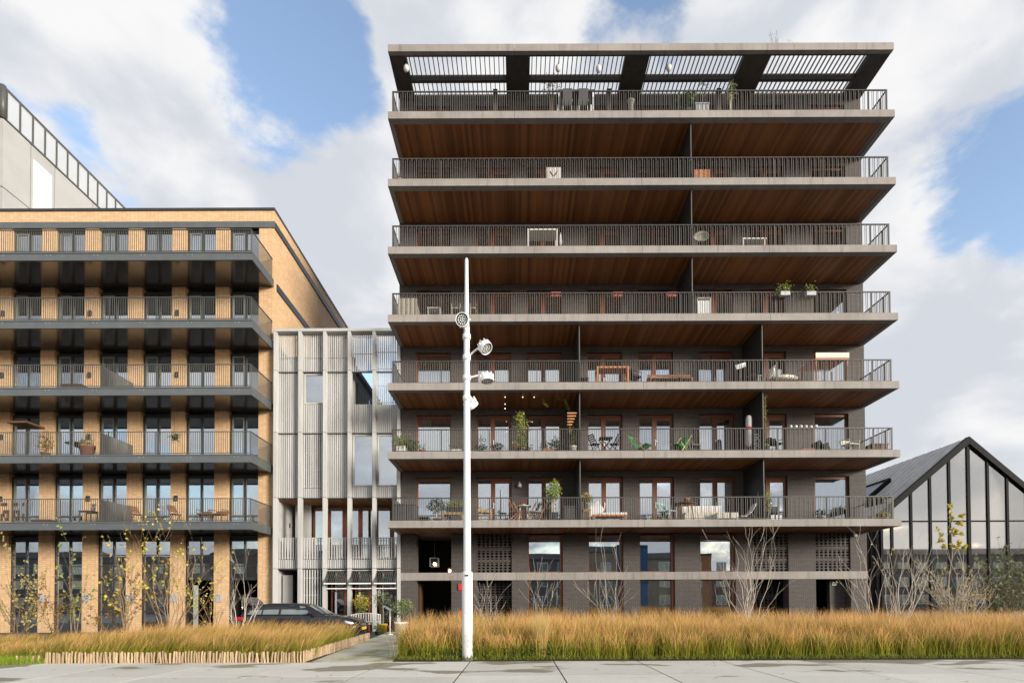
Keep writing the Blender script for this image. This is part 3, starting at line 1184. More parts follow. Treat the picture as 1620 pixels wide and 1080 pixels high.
zL = gz(567)
for i in range(3):                            # roof row: open lattice above, closed below
    battens(i, zL, ZT, False)
    battens(i, Z3 + .02, zL - .02)
battens(3, Z3 + .02, ZT, False)
battens(4, gz(640) + .02, ZT, False)
# third row
battens(0, Z2 + .02, Z3 - .03)
battens(2, Z2 + .02, Z3 - .03)
gwindow(1, gz(639), Z3 - .05)
battens(1, Z2 + .02, gz(640))
battens(3, Z2 + .02, gz(640))
battens(4, Z2 + .02, gz(640))
# second row
battens(0, Z1 + .02, Z2 - .03)
battens(2, Z1 + .02, Z2 - .03)
battens(1, gz(772), Z2 - .03, False)
battens(1, Z1 + .02, gz(772) - .02)
for i in (3, 4):
    gwindow(i, gz(769), Z2 - .04)
    battens(i, Z1 + .02, gz(770))
# balustrade of the loggia
for i in range(5):
    battens(i, Z0 + .02 + .45, gz(850), False, pit=.13)
    battens(i, Z0 + .02, Z0 + .45)
# ground row: one slatted bay, doorway bay, three glazed bays with slatted awnings
battens(1, .05, Z0 - .03, False, pit=.13)
GXl, GXr = gcol[0] - .07, gcol[5] + .05
body = MB()
body.box(GXl, gcol[3], GY + .5, GY + .8, Z1 + .1, ZT - .9)             # backing wall, closed part
body.box(gcol[3] - .12, gcol[3] - .0, GY + .8, 40, Z2 + .1, Z3 + .2)      # terrace flank
body.box(GXl, gcol[3] - .13, GY + .8, 40, ZT - 1.2, ZT - 1.0)
body.box(GXl, GXr, 39.7, 40, 0, Z2)
body.box(GXl - .02, GXl + .1, GY + .12, 39.7, 0, ZT - .9)
GP(body, 'wall', M['cladding_back'])
m = MB()
m.box(gcol[3] + .001, GXr, GY + .1, 40, Z2 + .55, Z2 + .75)
GP(m, 'terrace_floor', M['cladding_back'])
m = MB()
m.box(gcol[3] + .002, gcol[3] + .05, GY + .9, GY + 3.4, Z2 + 1.4, Z3 - .1)
tw = GP(m, 'terrace_window', M['frame_dark'])
m = MB()
m.box(gcol[3] + .051, gcol[3] + .06, GY + 1.0, GY + 2.1, Z2 + 1.5, Z3 - .2).box(gcol[3] + .051, gcol[3] + .06, GY + 2.2, GY + 3.3, Z2 + 1.5, Z3 - .2)
GP(m, 'pane', M['glass'], tw)
# loggia
m = MB()
for j in range(int((GXr - GXl) / .12)):
    x = GXl + j * .12
    m.box(x + .004, x + .116, GY + .02, GY + 1.9, Z1 - .06, Z1 - .035)
GP(m, 'loggia_ceiling', M['loggia_wood'], kind='stuff')
m = MB()
m.box(GXl, GXr, GY + .07, 39.7, Z1 - .03, Z1 + .09)
m.box(GXl, GXr, GY + .07, 39.7, Z0 - .02, Z0 + .25)
GP(m, 'floor_slab', M['cladding_back'])
m = MB()
m.box(gcol[0] + .3, gcol[1] - .1, GY + 1.5, GY + 1.6, Z0 + .25, Z1 - .06)
GP(m, 'loggia_wall', M['cladding'])
m = MB()
p = P(456, 831, GY + 1.45)
m.box(p.x - .1, p.x + .1, GY + 1.36, GY + 1.49, p.z - .12, p.z + .12)
GP(m, 'wall_lamp', M['dark_pot'])
lx0, lx1 = gcol[1] - .08, GXr
nd = 6
dw = (lx1 - lx0) / nd
for j in range(nd):
    m = MB()
    a, b = lx0 + dw * j, lx0 + dw * (j + 1)
    y = GY + 1.7
    za, zb = Z0 + .26, Z1 - .07
    m.box(a, a + .11, y, y + .1, za, zb).box(b - .11, b, y, y + .1, za, zb).box(a + .11, b - .11, y, y + .1, zb - .12, zb).box(a + .11, b - .11, y, y + .1, za, za + .12)
    d = GP(m, 'glazed_door', M['frame_wood'])
    m = MB()
    m.box(a + .11, b - .11, y + .04, y + .05, za + .12, zb - .12)
    GP(m, 'pane', M['glass'], d)
m = MB()
m.box(GXl + .1, GXr, GY + 5, GY + 5.1, .02, Z3)
GP(m, 'room_wall', M['interior'])
# ground floor
for i in (2, 3, 4):
    xa, xb = gcol[i] + .08, gcol[i + 1] - .08
    y = GY + .5
    m = MB()
    zb = Z0 - .06
    m.box(xa, xa + .05, y, y + .08, 0, zb).box(xb - .05, xb, y, y + .08, 0, zb).box(xa + .05, xb - .05, y, y + .08, zb - .08, zb)
    m.box((xa + xb) / 2 + .12, (xa + xb) / 2 + .2, y, y + .08, 0, zb - .08)
    m.box(xa + .05, (xa + xb) / 2 + .12, y + .01, y + .07, 1.98, 2.05)
    d = GP(m, 'shop_window', M['frame_wood'])
    for a2, b2, z0_, z1_ in ((xa + .05, (xa + xb) / 2 + .12, .02, 1.98), (xa + .05, (xa + xb) / 2 + .12, 2.05, zb - .08), ((xa + xb) / 2 + .2, xb - .05, .02, zb - .08)):
        m = MB()
        m.box(a2, b2, y + .03, y + .042, z0_, z1_)
        GP(m, 'pane', M['glass_low'], d)
    # slatted sun awning, tilted out
    m = MB()
    zc = Z0 - .08
    m.box(xa, xb, GY - .62, GY - .56, zc - .72, zc - .66)
    aw = GP(m, 'awning', M['white_paint'])
    m = MB()
    m.box(xa, xb, GY - .10, GY - .05, zc - .03, zc)
    GP(m, 'awning_rail', M['white_paint'], aw)
    me_as = MB().bar((0, -.08, -.02), (0, -.60, -.68), .022, .05).mesh('slat', M['rail_grey'])
    n = 11
    for j in range(n):
        inst('slat', me_as, aw, (xa + (xb - xa) * (j + .5) / n, GY, zc), world=True)
    m = MB()
    m.box(xa, xb, GY - .30, GY - .26, zc - .95, zc - .90)
    GP(m, 'awning_bar', M['white_paint'], aw)
xa, xb = gcol[0] + .08, gcol[1] - .08
m = MB()
m.box(xa + .05, xa + .55, GY + .35, GY + .42, .02, Z0 - .3)
GP(m, 'door', M['panel_grey'], label='grey door at the foot of the timber building')
m = MB()
m.box(xa, xb, GY + 2.2, GY + 2.3, 0, Z0).box(xb, xb + .1, GY + .2, GY + 2.2, 0, Z0)
GP(m, 'entrance_wall', M['interior_dark'])


def text_mesh(body, size, depth):
    c = bpy.data.curves.new('lettering', 'FONT')
    c.body = body
    c.size = size
    c.extrude = depth
    c.align_x = 'CENTER'
    c.align_y = 'CENTER'
    o = bpy.data.objects.new('lettering', c)
    COL.objects.link(o)
    bpy.context.view_layer.update()
    me = bpy.data.meshes.new_from_object(o.evaluated_get(bpy.context.evaluated_depsgraph_get()))
    bpy.data.objects.remove(o)
    bpy.data.curves.remove(c)
    return me


p = P(600, 938, GY + .49)
me = text_mesh('8', .42, .004)
me.materials.clear()
me.materials.append(M['white_paint'])
inst('house_number', me, grey, (p.x, GY + .49, p.z), rot=(math.pi / 2, 0, 0), world=True)
# ================================================================== glazed gable hall
HY = 29.3
apx = P(1530, 692, HY)
hxl = P(1393, 900, HY).x
hw = apx.x - hxl
hz_e = P(1394, 812, HY).z
slope = (apx.z - hz_e) / hw
hxr = apx.x + hw
HYB = 46.0
hall = thing('glazed_hall', 'black framed glass gable hall with zinc roof beside the dark tower', 'building', (apx.x, 38, 0))
HP = lambda mb, name, mat, par=None, **kw: part(mb, name, mat, par or hall, world=True, **kw)
zr = lambda x: apx.z - slope * abs(x - apx.x)
rt = .16
for sgn in (-1, 1):
    xe = apx.x + sgn * (hw + .15)
    m = MB()
    a = [(apx.x, apx.z - .02), (xe, zr(xe) - .02), (xe, zr(xe) - rt), (apx.x, apx.z - rt)]
    m.prism(a, HY + .12, HYB)
    rf = HP(m, 'roof', M['seam_roof'])
    y = HY + .5
    while y < HYB:
        m = MB()
        m.bar((apx.x, y, apx.z - .0), (xe, y, zr(xe) - .0), .035, .07)
        HP(m, 'seam', M['seam_roof'], rf)
        y += .62
    # verge beam on the gable
    m = MB()
    b = [(apx.x, apx.z + .03), (xe, zr(xe) + .03), (xe, zr(xe) - .30), (apx.x, apx.z - .36)]
    m.prism(b, HY - .16, HY + .12)
    HP(m, 'verge_beam', M['black_steel'])
# roof light on the left-hand slope
m = MB()
u0, u1 = .42, .88
ya, yb = HY + 3.2, HY + 9.5
pt = lambda u, y, dz: (apx.x - hw * u, y, apx.z - slope * hw * u + dz)
for A, B in ((pt(u0, ya, .12), pt(u1, ya, .12)), (pt(u0, yb, .12), pt(u1, yb, .12)), (pt(u0, ya, .12), pt(u0, yb, .12)), (pt(u1, ya, .12), pt(u1, yb, .12)),
             (pt(u0, (ya + yb) / 2, .12), pt(u1, (ya + yb) / 2, .12))):
    m.bar(A, B, .14, .3)
sk = HP(m, 'roof_light', M['black_steel'])
m = MB()
m.quad(pt(u0, ya, .2), pt(u0, yb, .2), pt(u1, yb, .2), pt(u1, ya, .2))
m.quad(pt(u0, ya, .19), pt(u1, ya, .19), pt(u1, yb, .19), pt(u0, yb, .19))
HP(m, 'pane', M['frosted'], sk)
# gable frame
mx = [P(x, 800, HY).x for x in (1435, 1465.7, 1496.5, 1528.5, 1558, 1588, 1618)]
sp = (mx[-1] - mx[0]) / 6
mx = [apx.x + sp * k for k in range(-4, 5)]
cols = [hxl + .07] + [x for x in mx if hxl + .3 < x < hxr - .3] + [hxr - .07]
zc, zt2, zt1 = P(1500, 824, HY).z, P(1500, 899, HY).z, P(1500, 905, HY).z
m = MB()
for x in cols:
    w = .16 if abs(x - apx.x) < .05 else .12
    m.box(x - w / 2, x + w / 2, HY - .06, HY + .1, 0, zr(x) - .2)
HP(m, 'mullion', M['black_steel'])
for za, zb in ((zc - .04, zc + .04), (zt1, zt2)):
    m = MB()
    for a, b in zip(cols[:-1], cols[1:]):
        m.box(a + .08, b - .08, HY - .03, HY + .07, za, zb)
    HP(m, 'transom', M['black_steel'])
for a, b in zip(cols[:-1], cols[1:]):
    xa, xb = a + .055, b - .055
    for k, (za, zb) in enumerate(((.1, zt1), (zt2, zc - .04), (zc + .04, None))):
        m = MB()
        if zb is None:
            if zr(xa) - .3 < za + .05 and zr(xb) - .3 < za + .05:
                continue
            m.prism([(xa, za), (xb, za), (xb, max(za, zr(xb) - .3)), (xa, max(za, zr(xa) - .3))], HY, HY + .014)
        else:
            m.box(xa, xb, HY, HY + .014, za, zb)
        HP(m, 'pane', M['glass_hall'])
# side walls, corner posts, interior
m = MB()
m.box(hxl - .12, hxl - .0, HY + .1, HYB, 0, hz_e - .15).box(hxr, hxr + .12, HY + .1, HYB, 0, hz_e - .15)
HP(m, 'side_wall', M['panel_dark'])
for px in (1378, 1386):
    p = P(px, 900, HY + .3)
    m = MB()
    m.tube([(p.x, HY + .3, 0), (p.x, HY + .3, hz_e - .1)], .09, 10)
    HP(m, 'drainpipe', M['black_steel'])
m = MB()
m.prism([(hxl, zt1), (hxr, zt1), (hxr, hz_e - .2), (apx.x, apx.z - .25), (hxl, hz_e - .2)], HY + 1.9, HY + 2.0)
m.box(hxl, hxr, HY + .3, HY + 1.9, zt1, zt1 + .1)
HP(m, 'room_wall', M['hall_lining'])
m = MB()
m.box(hxl, hxr, HY + 5, HY + 5.1, 0, zt1)
HP(m, 'cellar_wall', M['interior_dark'])
m = MB()
for y in (HY + 1.3,):
    for sgn in (-1, 1):
        xe = apx.x + sgn * hw * .95
        m.bar((apx.x, y, apx.z - .5), (xe, y, zr(xe) - .5), .12, .2)
    m.bar((apx.x - hw * .5, y, zr(apx.x + hw * .5) - .5), (apx.x + hw * .5, y, zr(apx.x + hw * .5) - .5), .1, .15)
HP(m, 'truss', M['white_paint'])

# ================================================================== the grey metal tower far left
FY = 44.0
fx = P(5, 135, FY).x
ft = P(5, 135, FY).z
far = thing('metal_clad_tower', 'tall light grey metal clad block with a glazed top rising behind the tan brick house', 'office building', (fx - 8, 54, 0))
FP = lambda mb, name, mat, par=None, **kw: part(mb, name, mat, par or far, world=True, **kw)
fb = P(8, 187, 44.1).z
m = MB()
m.box(fx - 16, fx - .08, FY + .08, 66, 0, fb)
FP(m, 'wall', M['panel_dark'])
ys = [44.0, 46.6, 49.05, 53.5, 58, 62, 66]
zs = [20, 27.6, 35.1, fb - .05]
for i in range(len(ys) - 1):
    for j in range(len(zs) - 1):
        m = MB()
        m.box(fx - .08, fx, ys[i] + .04, ys[i + 1] - .04, zs[j] + .04, zs[j + 1] - .03)
        FP(m, 'panel', M['panel_grey'])
for j in range(len(zs) - 1):
    m = MB()
    m.box(fx - 5, fx - .09, FY, FY + .075, zs[j] + .04, zs[j + 1] - .03)
    FP(m, 'panel', M['panel_grey'])
m = MB()
m.box(fx + .002, fx + .05, 46.85, 48.7, 30.0, P(52, 250, 46.7).z)
FP(m, 'white_window', M['white_panel'], label='white blank window panel near the corner')
# glazed storey
m = MB()
m.tube([(fx - .15, FY + .15, fb), (fx - .15, FY + .15, ft + .1)], .22, 12)
m.box(fx - .2, fx, FY + .3, 66, ft - .12, ft + .08).box(fx - 14, fx - .3, FY, FY + .2, ft - .12, ft + .08)
m.box(fx - .2, fx + .03, FY + .3, 66, fb - .02, fb + .12)
cr = FP(m, 'crown_frame', M['rail_grey'])
y = 44.35
me_fin = MB().box(-.1, .04, -.05, .05, 0, ft - fb - .24).mesh('fin', M['rail_grey'])
while y < 65:
    inst('fin', me_fin, far, (fx, y, fb + .12), world=True)
    m = MB()
    m.box(fx - .06, fx - .05, y + .06, y + 1.16, fb + .13, ft - .13)
    FP(m, 'pane', M['frosted'])
    y += 1.22
m = MB()
for k in range(10):
    m.bar((fx - 1.2, 45 + 2 * k, fb + .1), (fx - 1.2, 47 + 2 * k, ft - .2), .1)
    m.bar((fx - 1.2, 47 + 2 * k, ft - .2), (fx - 1.2, 47 + 2 * k, fb + .1), .1)
m.box(fx - 8, fx - 2.5, 45, 65, fb, ft - .6)
FP(m, 'plant_room', M['white_paint'])
# ================================================================== ground, road, pavement, path
m = MB()
m.quad((-900, -900, -.06), (900, -900, -.06), (900, 900, -.06), (-900, 900, -.06))
struct(m, 'ground', M['ground'])
m = MB()
m.quad((-60, 13.3, -.012), (60, 13.3, -.012), (60, 60, -.012), (-60, 60, -.012))
struct(m, 'road', M['asphalt'])


def mk_pave():
    t = NT('pavement_concrete')
    p = t.pos()
    big = t.noise(p, .45, 6, .6)
    fine = t.noise(p, 60, 3, .6)
    oi = t.new('ShaderNodeObjectInfo').outputs['Random']
    c = t.ramp(big, [(.3, (.63, .585, .49)), (.7, (.76, .715, .61))])
    k = t.math('ADD', t.math('MULTIPLY', oi, .16), .92)
    c = t.mix(1.0, c, t.new('ShaderNodeCombineColor', {0: k, 1: k, 2: k}).outputs[0], 'MULTIPLY')
    # damp, mossy patches, longest along the kerb side
    wet = t.noise(p, .55, 4, .5, (.8, 1.5, 1))
    y = t.new('ShaderNodeSeparateXYZ', {0: p}).outputs[1]
    near = t.new('ShaderNodeMapRange', {'Value': y, 'From Min': 8.5, 'From Max': 12.6, 'To Min': -.16, 'To Max': .06}).outputs[0]
    f = t.new('ShaderNodeMapRange', {'Value': t.math('ADD', wet, near), 'From Min': .56, 'From Max': .60}).outputs[0]
    c = t.mix(t.math('MULTIPLY', f, .8), c, (.20, .17, .09))
    spots = t.noise(p, 7, 4, .7)
    c = t.mix(t.math('MULTIPLY', t.ramp(spots, [(.55, (0, 0, 0)), (.75, (1, 1, 1))]), .3), c, (.25, .235, .19))
    c = t.mix(t.math('MULTIPLY', fine, .2), c, (.3, .29, .26))
    t.set(col=c, rough=t.math('SUBTRACT', .85, t.math('MULTIPLY', f, .3)), spec=.3)
    t.bump(fine, .25, .005)
    return t.m


M['pave'] = mk_pave()


def mk_path():
    t = NT('mossy_path')
    p = t.pos()
    big = t.noise(p, 1.1, 6, .62, (1, .6, 1))
    fine = t.noise(p, 50, 3, .6)
    c = t.ramp(big, [(.36, (.34, .32, .11)), (.5, (.60, .56, .42)), (.7, (.74, .70, .60))])
    c = t.mix(t.math('MULTIPLY', fine, .25), c, (.2, .19, .14))
    t.set(col=c, rough=.85, spec=.3)
    t.bump(fine, .3, .005)
    return t.m


M['path'] = mk_path()
pav = bpy.data.objects.new('pavement', None)
COL.objects.link(pav)
pav['kind'] = 'structure'
rows = [(-2.0, .65), (.65, 3.3), (3.3, 5.3), (5.3, 8.0), (8.0, 10.65), (10.65, 13.3)]
me_ps = {}
rr = random.Random(3)
for a, b in rows:
    for i in range(-11, 13):
        x = -1.13 + 2.0 * i
        key = round(b - a, 2)
        if key not in me_ps:
            mm = MB()
            g, h = .014, b - a
            mm.add([(g, g, -.1), (2 - g, g, -.1), (2 - g, h - g, -.1), (g, h - g, -.1), (g, g, 0), (2 - g, g, 0), (2 - g, h - g, 0), (g, h - g, 0)],
                   [(0, 1, 5, 4), (1, 2, 6, 5), (2, 3, 7, 6), (3, 0, 4, 7), (4, 5, 6, 7)])
            me_ps[key] = mm.mesh('paving_slab', M['pave'])
        inst('paving_slab', me_ps[key], pav, (x, a, rr.uniform(-.001, .001)))
m = MB()
m.quad((-24, -2, -.005), (26, -2, -.005), (26, 13.3, -.005), (-24, 13.3, -.005))
j = part(m, 'joint_bed', M['earth'], pav)
j['kind'] = 'structure'

# path to the planters, large slabs
path = bpy.data.objects.new('path', None)
COL.objects.link(path)
path['kind'] = 'structure'
PL = lambda y: -4.95 - (y - 13.3) * .1
PR = lambda y: -3.0 - (y - 13.3) * .145
yy = 13.3
while yy < 27.0:
    y2 = min(yy + 2.6, 27.2)
    m = MB()
    g = .008
    m.add([(PL(yy), yy + g, 0), (PR(yy), yy + g, 0), (PR(y2), y2 - g, 0), (PL(y2), y2 - g, 0), (PL(yy), yy + g, -.05), (PR(yy), yy + g, -.05), (PR(y2), y2 - g, -.05), (PL(y2), y2 - g, -.05)],
          [(0, 1, 2, 3), (4, 5, 1, 0), (5, 6, 2, 1), (6, 7, 3, 2), (7, 4, 0, 3)])
    part(m, 'paving_slab', M['path'], path)
    yy = y2
# planting beds
bedL = [(-24, 13.35), (-5.05, 13.35), (-5.75, 20.6), (-24, 20.6)]
bedR = [(-2.98, 13.33), (26, 13.33), (26, 20.8), (-4.05, 20.8)]
m = MB()
for b in (bedL, bedR):
    o = len(m.v)
    m.add([(x, y, .012) for x, y in b] + [(x, y, -.02) for x, y in b], [(0, 1, 2, 3), (4, 5, 1, 0), (5, 6, 2, 1), (6, 7, 3, 2), (7, 4, 0, 3)])
struct(m, 'planting_bed', M['earth'])
# ================================================================== ornamental grass, weeds, lawn
def blades(name, base, hgt, lean, wid, colA, colB, tsplit, seg=3, kind='stuff'):
    """arrays: base (n,3), hgt (n), lean (n,2), wid (n), colA / colB (n,3): a curved blade each"""
    n = len(base)
    rng = np.random.default_rng(len(base))
    T = np.linspace(0, 1, seg + 1)
    face = rng.uniform(0, np.pi, n)
    sx, sy = np.cos(face) * wid / 2, np.sin(face) * wid / 2 * .6
    L = 2 * seg + 1
    V = np.zeros((n, L, 3), np.float32)
    Cc = np.ones((n, L, 4), np.float32)
    k = 0
    for i, t in enumerate(T):
        c = base.copy()
        c[:, 0] += lean[:, 0] * hgt * t ** 1.9
        c[:, 1] += lean[:, 1] * hgt * t ** 1.9
        c[:, 2] += hgt * (t - .18 * np.hypot(lean[:, 0], lean[:, 1]) * t ** 2)
        f = np.clip((t - tsplit + .18) / .36, 0, 1)[:, None]
        col = colA * (1 - f) + colB * f
        if i < seg:
            w = 1.0 - .35 * t
            for s in (-1, 1):
                V[:, k, 0] = c[:, 0] + s * sx * w
                V[:, k, 1] = c[:, 1] + s * sy * w
                V[:, k, 2] = c[:, 2]
                Cc[:, k, :3] = col
                k += 1
        else:
            V[:, k] = c
            Cc[:, k, :3] = col
    tri = []
    for i in range(seg - 1):
        a = 2 * i
        tri += [(a, a + 1, a + 3), (a, a + 3, a + 2)]
    tri.append((2 * seg - 2, 2 * seg - 1, 2 * seg))
    tri = np.array(tri)
    Fi = (tri[None] + (np.arange(n) * L)[:, None, None]).reshape(-1, 3)
    me = bpy.data.meshes.new(name)
    me.vertices.add(n * L)
    me.vertices.foreach_set('co', V.reshape(-1))
    me.loops.add(Fi.size)
    me.loops.foreach_set('vertex_index', Fi.reshape(-1).astype(np.int32))
    me.polygons.add(len(Fi))
    me.polygons.foreach_set('loop_start', (np.arange(len(Fi)) * 3).astype(np.int32))
    me.polygons.foreach_set('loop_total', np.full(len(Fi), 3, np.int32))
    at = me.color_attributes.new('Col', 'FLOAT_COLOR', 'POINT')
    at.data.foreach_set('color', Cc.reshape(-1))
    me.update()
    me.validate()
    me.materials.append(M['blade'])
    o = bpy.data.objects.new(name, me)
    COL.objects.link(o)
    if kind:
        o['kind'] = kind
    return o


RNG = np.random.default_rng(21)
GREEN = np.array((.17, .20, .016))
GREEN2 = np.array((.32, .28, .025))
OLIVE = np.array((.42, .28, .05))
TAN = np.array((.90, .44, .14))
PINK = np.array((.98, .57, .31))


def lerp(a, b, t):
    return a * (1 - t[:, None]) + b * t[:, None]


def grass_bed(name, label, pts, hts, wind, spread=.3, tan=.62):
    n = len(pts)
    base = np.concatenate([pts, np.full((n, 1), .005)], 1).astype(np.float64)
    plume = RNG.random(n) < tan
    h = hts * np.where(plume, RNG.uniform(.82, 1.12, n), RNG.uniform(.45, .82, n))
    lean = RNG.normal(0, spread, (n, 2)) * np.where(plume, 1, 1.6)[:, None]
    lean[:, 0] += wind
    t1, t2, t3 = RNG.random(n), RNG.random(n), RNG.random(n)
    A = lerp(GREEN, GREEN2, t1)
    B = np.where(plume[:, None], lerp(TAN, PINK, t2) * (.75 + .4 * t3)[:, None], lerp(GREEN2, OLIVE, t2))
    wid = np.where(plume, RNG.uniform(.008, .017, n), RNG.uniform(.007, .014, n))
    # tufts differ in height and ripeness
    cx_, cy_ = np.floor(pts[:, 0] / .34).astype(int), np.floor(pts[:, 1] / .34).astype(int)
    hsh = np.abs(np.sin(cx_ * 12.9898 + cy_ * 78.233) * 43758.5453) % 1.0
    h = h * (.86 + .24 * hsh)
    B = B * (.78 + .42 * ((hsh * 7.3) % 1.0))[:, None]
    A = A * (.8 + .45 * ((hsh * 3.7) % 1.0))[:, None]
    ts = .10 * (hsh - .5) + np.where(plume, RNG.uniform(.62, .88, n), RNG.uniform(.65, 1.0, n))
    o = blades(name, base, h, lean, wid, A, B, ts)
    return tag(o, label, 'grass')


def scatter(poly_x0, poly_x1, y0, y1, n, clump=0):
    """points between two side lines x0(y), x1(y), gathered into tufts"""
    if clump:
        nc = max(1, n // clump)
        cy = RNG.uniform(y0, y1, nc)
        cx = np.array([RNG.uniform(poly_x0(y), poly_x1(y)) for y in cy])
        i = RNG.integers(0, nc, n)
        a, r = RNG.uniform(0, 6.28, n), np.abs(RNG.normal(0, .13, n))
        return np.stack([cx[i] + r * np.cos(a), np.maximum(cy[i] + r * np.sin(a), y0)], 1)
    y = RNG.uniform(y0, y1, n)
    x = np.array([RNG.uniform(poly_x0(v), poly_x1(v)) for v in y])
    return np.stack([x, y], 1)


xr0, xr1 = (lambda y: -2.85 - (y - 13.4) * .125), (lambda y: 17.5)
pr = np.concatenate([scatter(xr0, xr1, 13.6, 14.6, 26000, 40), scatter(xr0, xr1, 14.4, 20.6, 46000, 40), scatter(xr0, xr1, 13.6, 16, 6000)])
hr = 1.02 + .10 * np.sin(pr[:, 0] * .9) * np.sin(pr[:, 1] * 1.3) + .02 * (pr[:, 1] - 14)
hr = hr * np.clip(.62 + (pr[:, 1] - 13.5) * .45, .62, 1.0)
hr[pr[:, 0] < -1.5] *= .97
grass_bed('ornamental_grass', 'long bed of tall tan-tipped ornamental grass in front of the dark tower', pr, hr, .02, .24, .66)

xl0, xl1 = (lambda y: -19.5 - (y - 13) * .6), (lambda y: -5.22 - (y - 13.4) * .098)
pl = np.concatenate([scatter(xl0, xl1, 13.45, 14.6, 17000, 40), scatter(xl0, xl1, 14.4, 20.4, 34000, 40)])
hl = .86 + .10 * np.sin(pl[:, 0] * .8 + 1) * np.sin(pl[:, 1] * 1.1)
hl = hl * np.clip(.68 + (pl[:, 1] - 13.4) * .4, .68, 1.0) * np.clip(.45 + (pl[:, 0] + 13.2) * .22, .55, 1.0)
hl = hl * np.where(pl[:, 0] > -8.5, .92, 1)
grass_bed('ornamental_grass', 'windswept bed of tan and olive ornamental grass behind the picket fence', pl, hl, .42, .25, .55)

# straw coloured tuft at the edge of the paving
n = 420
c = P(857, 1040, 13.75)
a, r = RNG.uniform(0, 6.28, n), np.abs(RNG.normal(0, .06, n))
b = np.stack([c.x + r * np.cos(a), 13.72 + r * np.sin(a), np.full(n, .03)], 1)
ln = RNG.normal(0, .14, (n, 2))
st = lerp(np.array((.50, .36, .12)), np.array((.68, .50, .22)), RNG.random(n))
o = blades('grass_tuft', b, RNG.uniform(.7, 1.25, n), ln, np.full(n, .010), st, st * 1.05, np.full(n, .5), kind=None)
tag(o, 'straw coloured upright grass tuft at the edge of the paving', 'grass tuft')

# short green weeds and lawn along the front
n = 5000
x = RNG.uniform(-2.9, 17.5, n)
y = 13.36 + np.abs(RNG.normal(0, .16, n))
dens = .5 + .5 * np.sin(x * 1.1 + np.sin(x * .37) * 3)
keep = RNG.random(n) < np.clip(dens + .35, 0, 1)
x, y = x[keep], y[keep]
n = len(x)
b = np.stack([x, y, np.full(n, .03)], 1)
A = lerp(np.array((.09, .13, .018)), np.array((.22, .25, .035)), RNG.random(n))
o = blades('weeds', b, RNG.uniform(.04, .15, n), RNG.normal(0, .7, (n, 2)), RNG.uniform(.012, .024, n), A, A * 1.2, np.full(n, .6), seg=2)
tag(o, 'low green weeds growing along the paving edge under the tall grass', 'weeds')
n = 16000
x = RNG.uniform(-15.5, -10.6, n)
y = RNG.uniform(11.3, 13.5, n)
keep = (y > 13.35 - (-10.9 - x) * .55)
x, y = x[keep], y[keep]
n = len(x)
b = np.stack([x, y, np.full(n, .0)], 1)
A = lerp(np.array((.16, .27, .02)), np.array((.36, .42, .05)), RNG.random(n))
o = blades('lawn_grass', b, RNG.uniform(.08, .26, n), RNG.normal(0.15, .5, (n, 2)), RNG.uniform(.008, .014, n), A, A * 1.15, np.full(n, .6), seg=2)
tag(o, 'bright green lawn grass spilling onto the paving at the end of the fence', 'grass')

# a few fallen leaves on the paving
rr = random.Random(29)
m = MB()
for k in range(70):
    x, y = rr.uniform(-12, 12), rr.choice((rr.uniform(9.6, 13.2), 13.25 - abs(rr.gauss(0, .35))))
    a_, s_ = rr.uniform(0, 6.28), rr.uniform(.03, .055)
    c_, d_ = math.cos(a_) * s_, math.sin(a_) * s_
    m.add([(x - c_, y - d_, .006), (x + d_ * .6, y - c_ * .6, .012), (x + c_, y + d_, .008), (x - d_ * .6, y + c_ * .6, .016)], [(0, 1, 2), (0, 2, 3)])
o = part(m, 'fallen_leaves', M['leaf_straw'], None)
tag(o, 'scattered fallen leaves lying on the pale paving slabs', 'leaves', kind='stuff')

# broad-leaved weeds as leaf clusters
rr = random.Random(17)
m = MB()
for k in range(1500):
    x = rr.choice((rr.gauss(-1.6, .5), rr.gauss(.4, .6), rr.gauss(-.2, 1.1)))
    if x < -2.9:
        continue
    m.leaf((x, 13.5 + abs(rr.gauss(0, .22)), rr.uniform(.03, .32)), rr.uniform(.03, .07), rr)
o = part(m, 'ground_cover', M['leaf_green'], None)
tag(o, 'leafy green weeds round the foot of the white lamp post', 'weeds', kind='stuff')


# ================================================================== shrubs and young trees
def grow(mb, p, d, ln, r, depth, rnd, tips, wig=.25, kids=(3, 5), ang=.55, up=.25, ratio=.62, n=5):
    pts, rs = [Vector(p)], [r]
    d = Vector(d).normalized()
    seg = 5 if depth else 4
    for i in range(seg):
        d = (d + Vector((rnd.gauss(0, wig), rnd.gauss(0, wig), rnd.gauss(0, wig * .6) + up * .3)) * .5).normalized()
        pts.append(pts[-1] + d * ln / seg)
        rs.append(max(r * (1 - .72 * (i + 1) / seg), .0035))
    mb.tube(pts, rs, n if r > .012 else 3, cap=False)
    tips += [(q, depth) for q in pts[2:]]
    if depth:
        for k in range(rnd.randint(*kids)):
            i = rnd.randint(1, seg)
            base = pts[i]
            side = Vector((rnd.gauss(0, 1), rnd.gauss(0, 1), 0)).normalized()
            dd = (d * math.cos(ang) + side * math.sin(ang) * rnd.uniform(.6, 1.3) + Vector((0, 0, up))).normalized()
            grow(mb, base, dd, ln * ratio * rnd.uniform(.7, 1.15), rs[i] * .72, depth - 1, rnd, tips, wig, kids, ang, up, ratio, n)


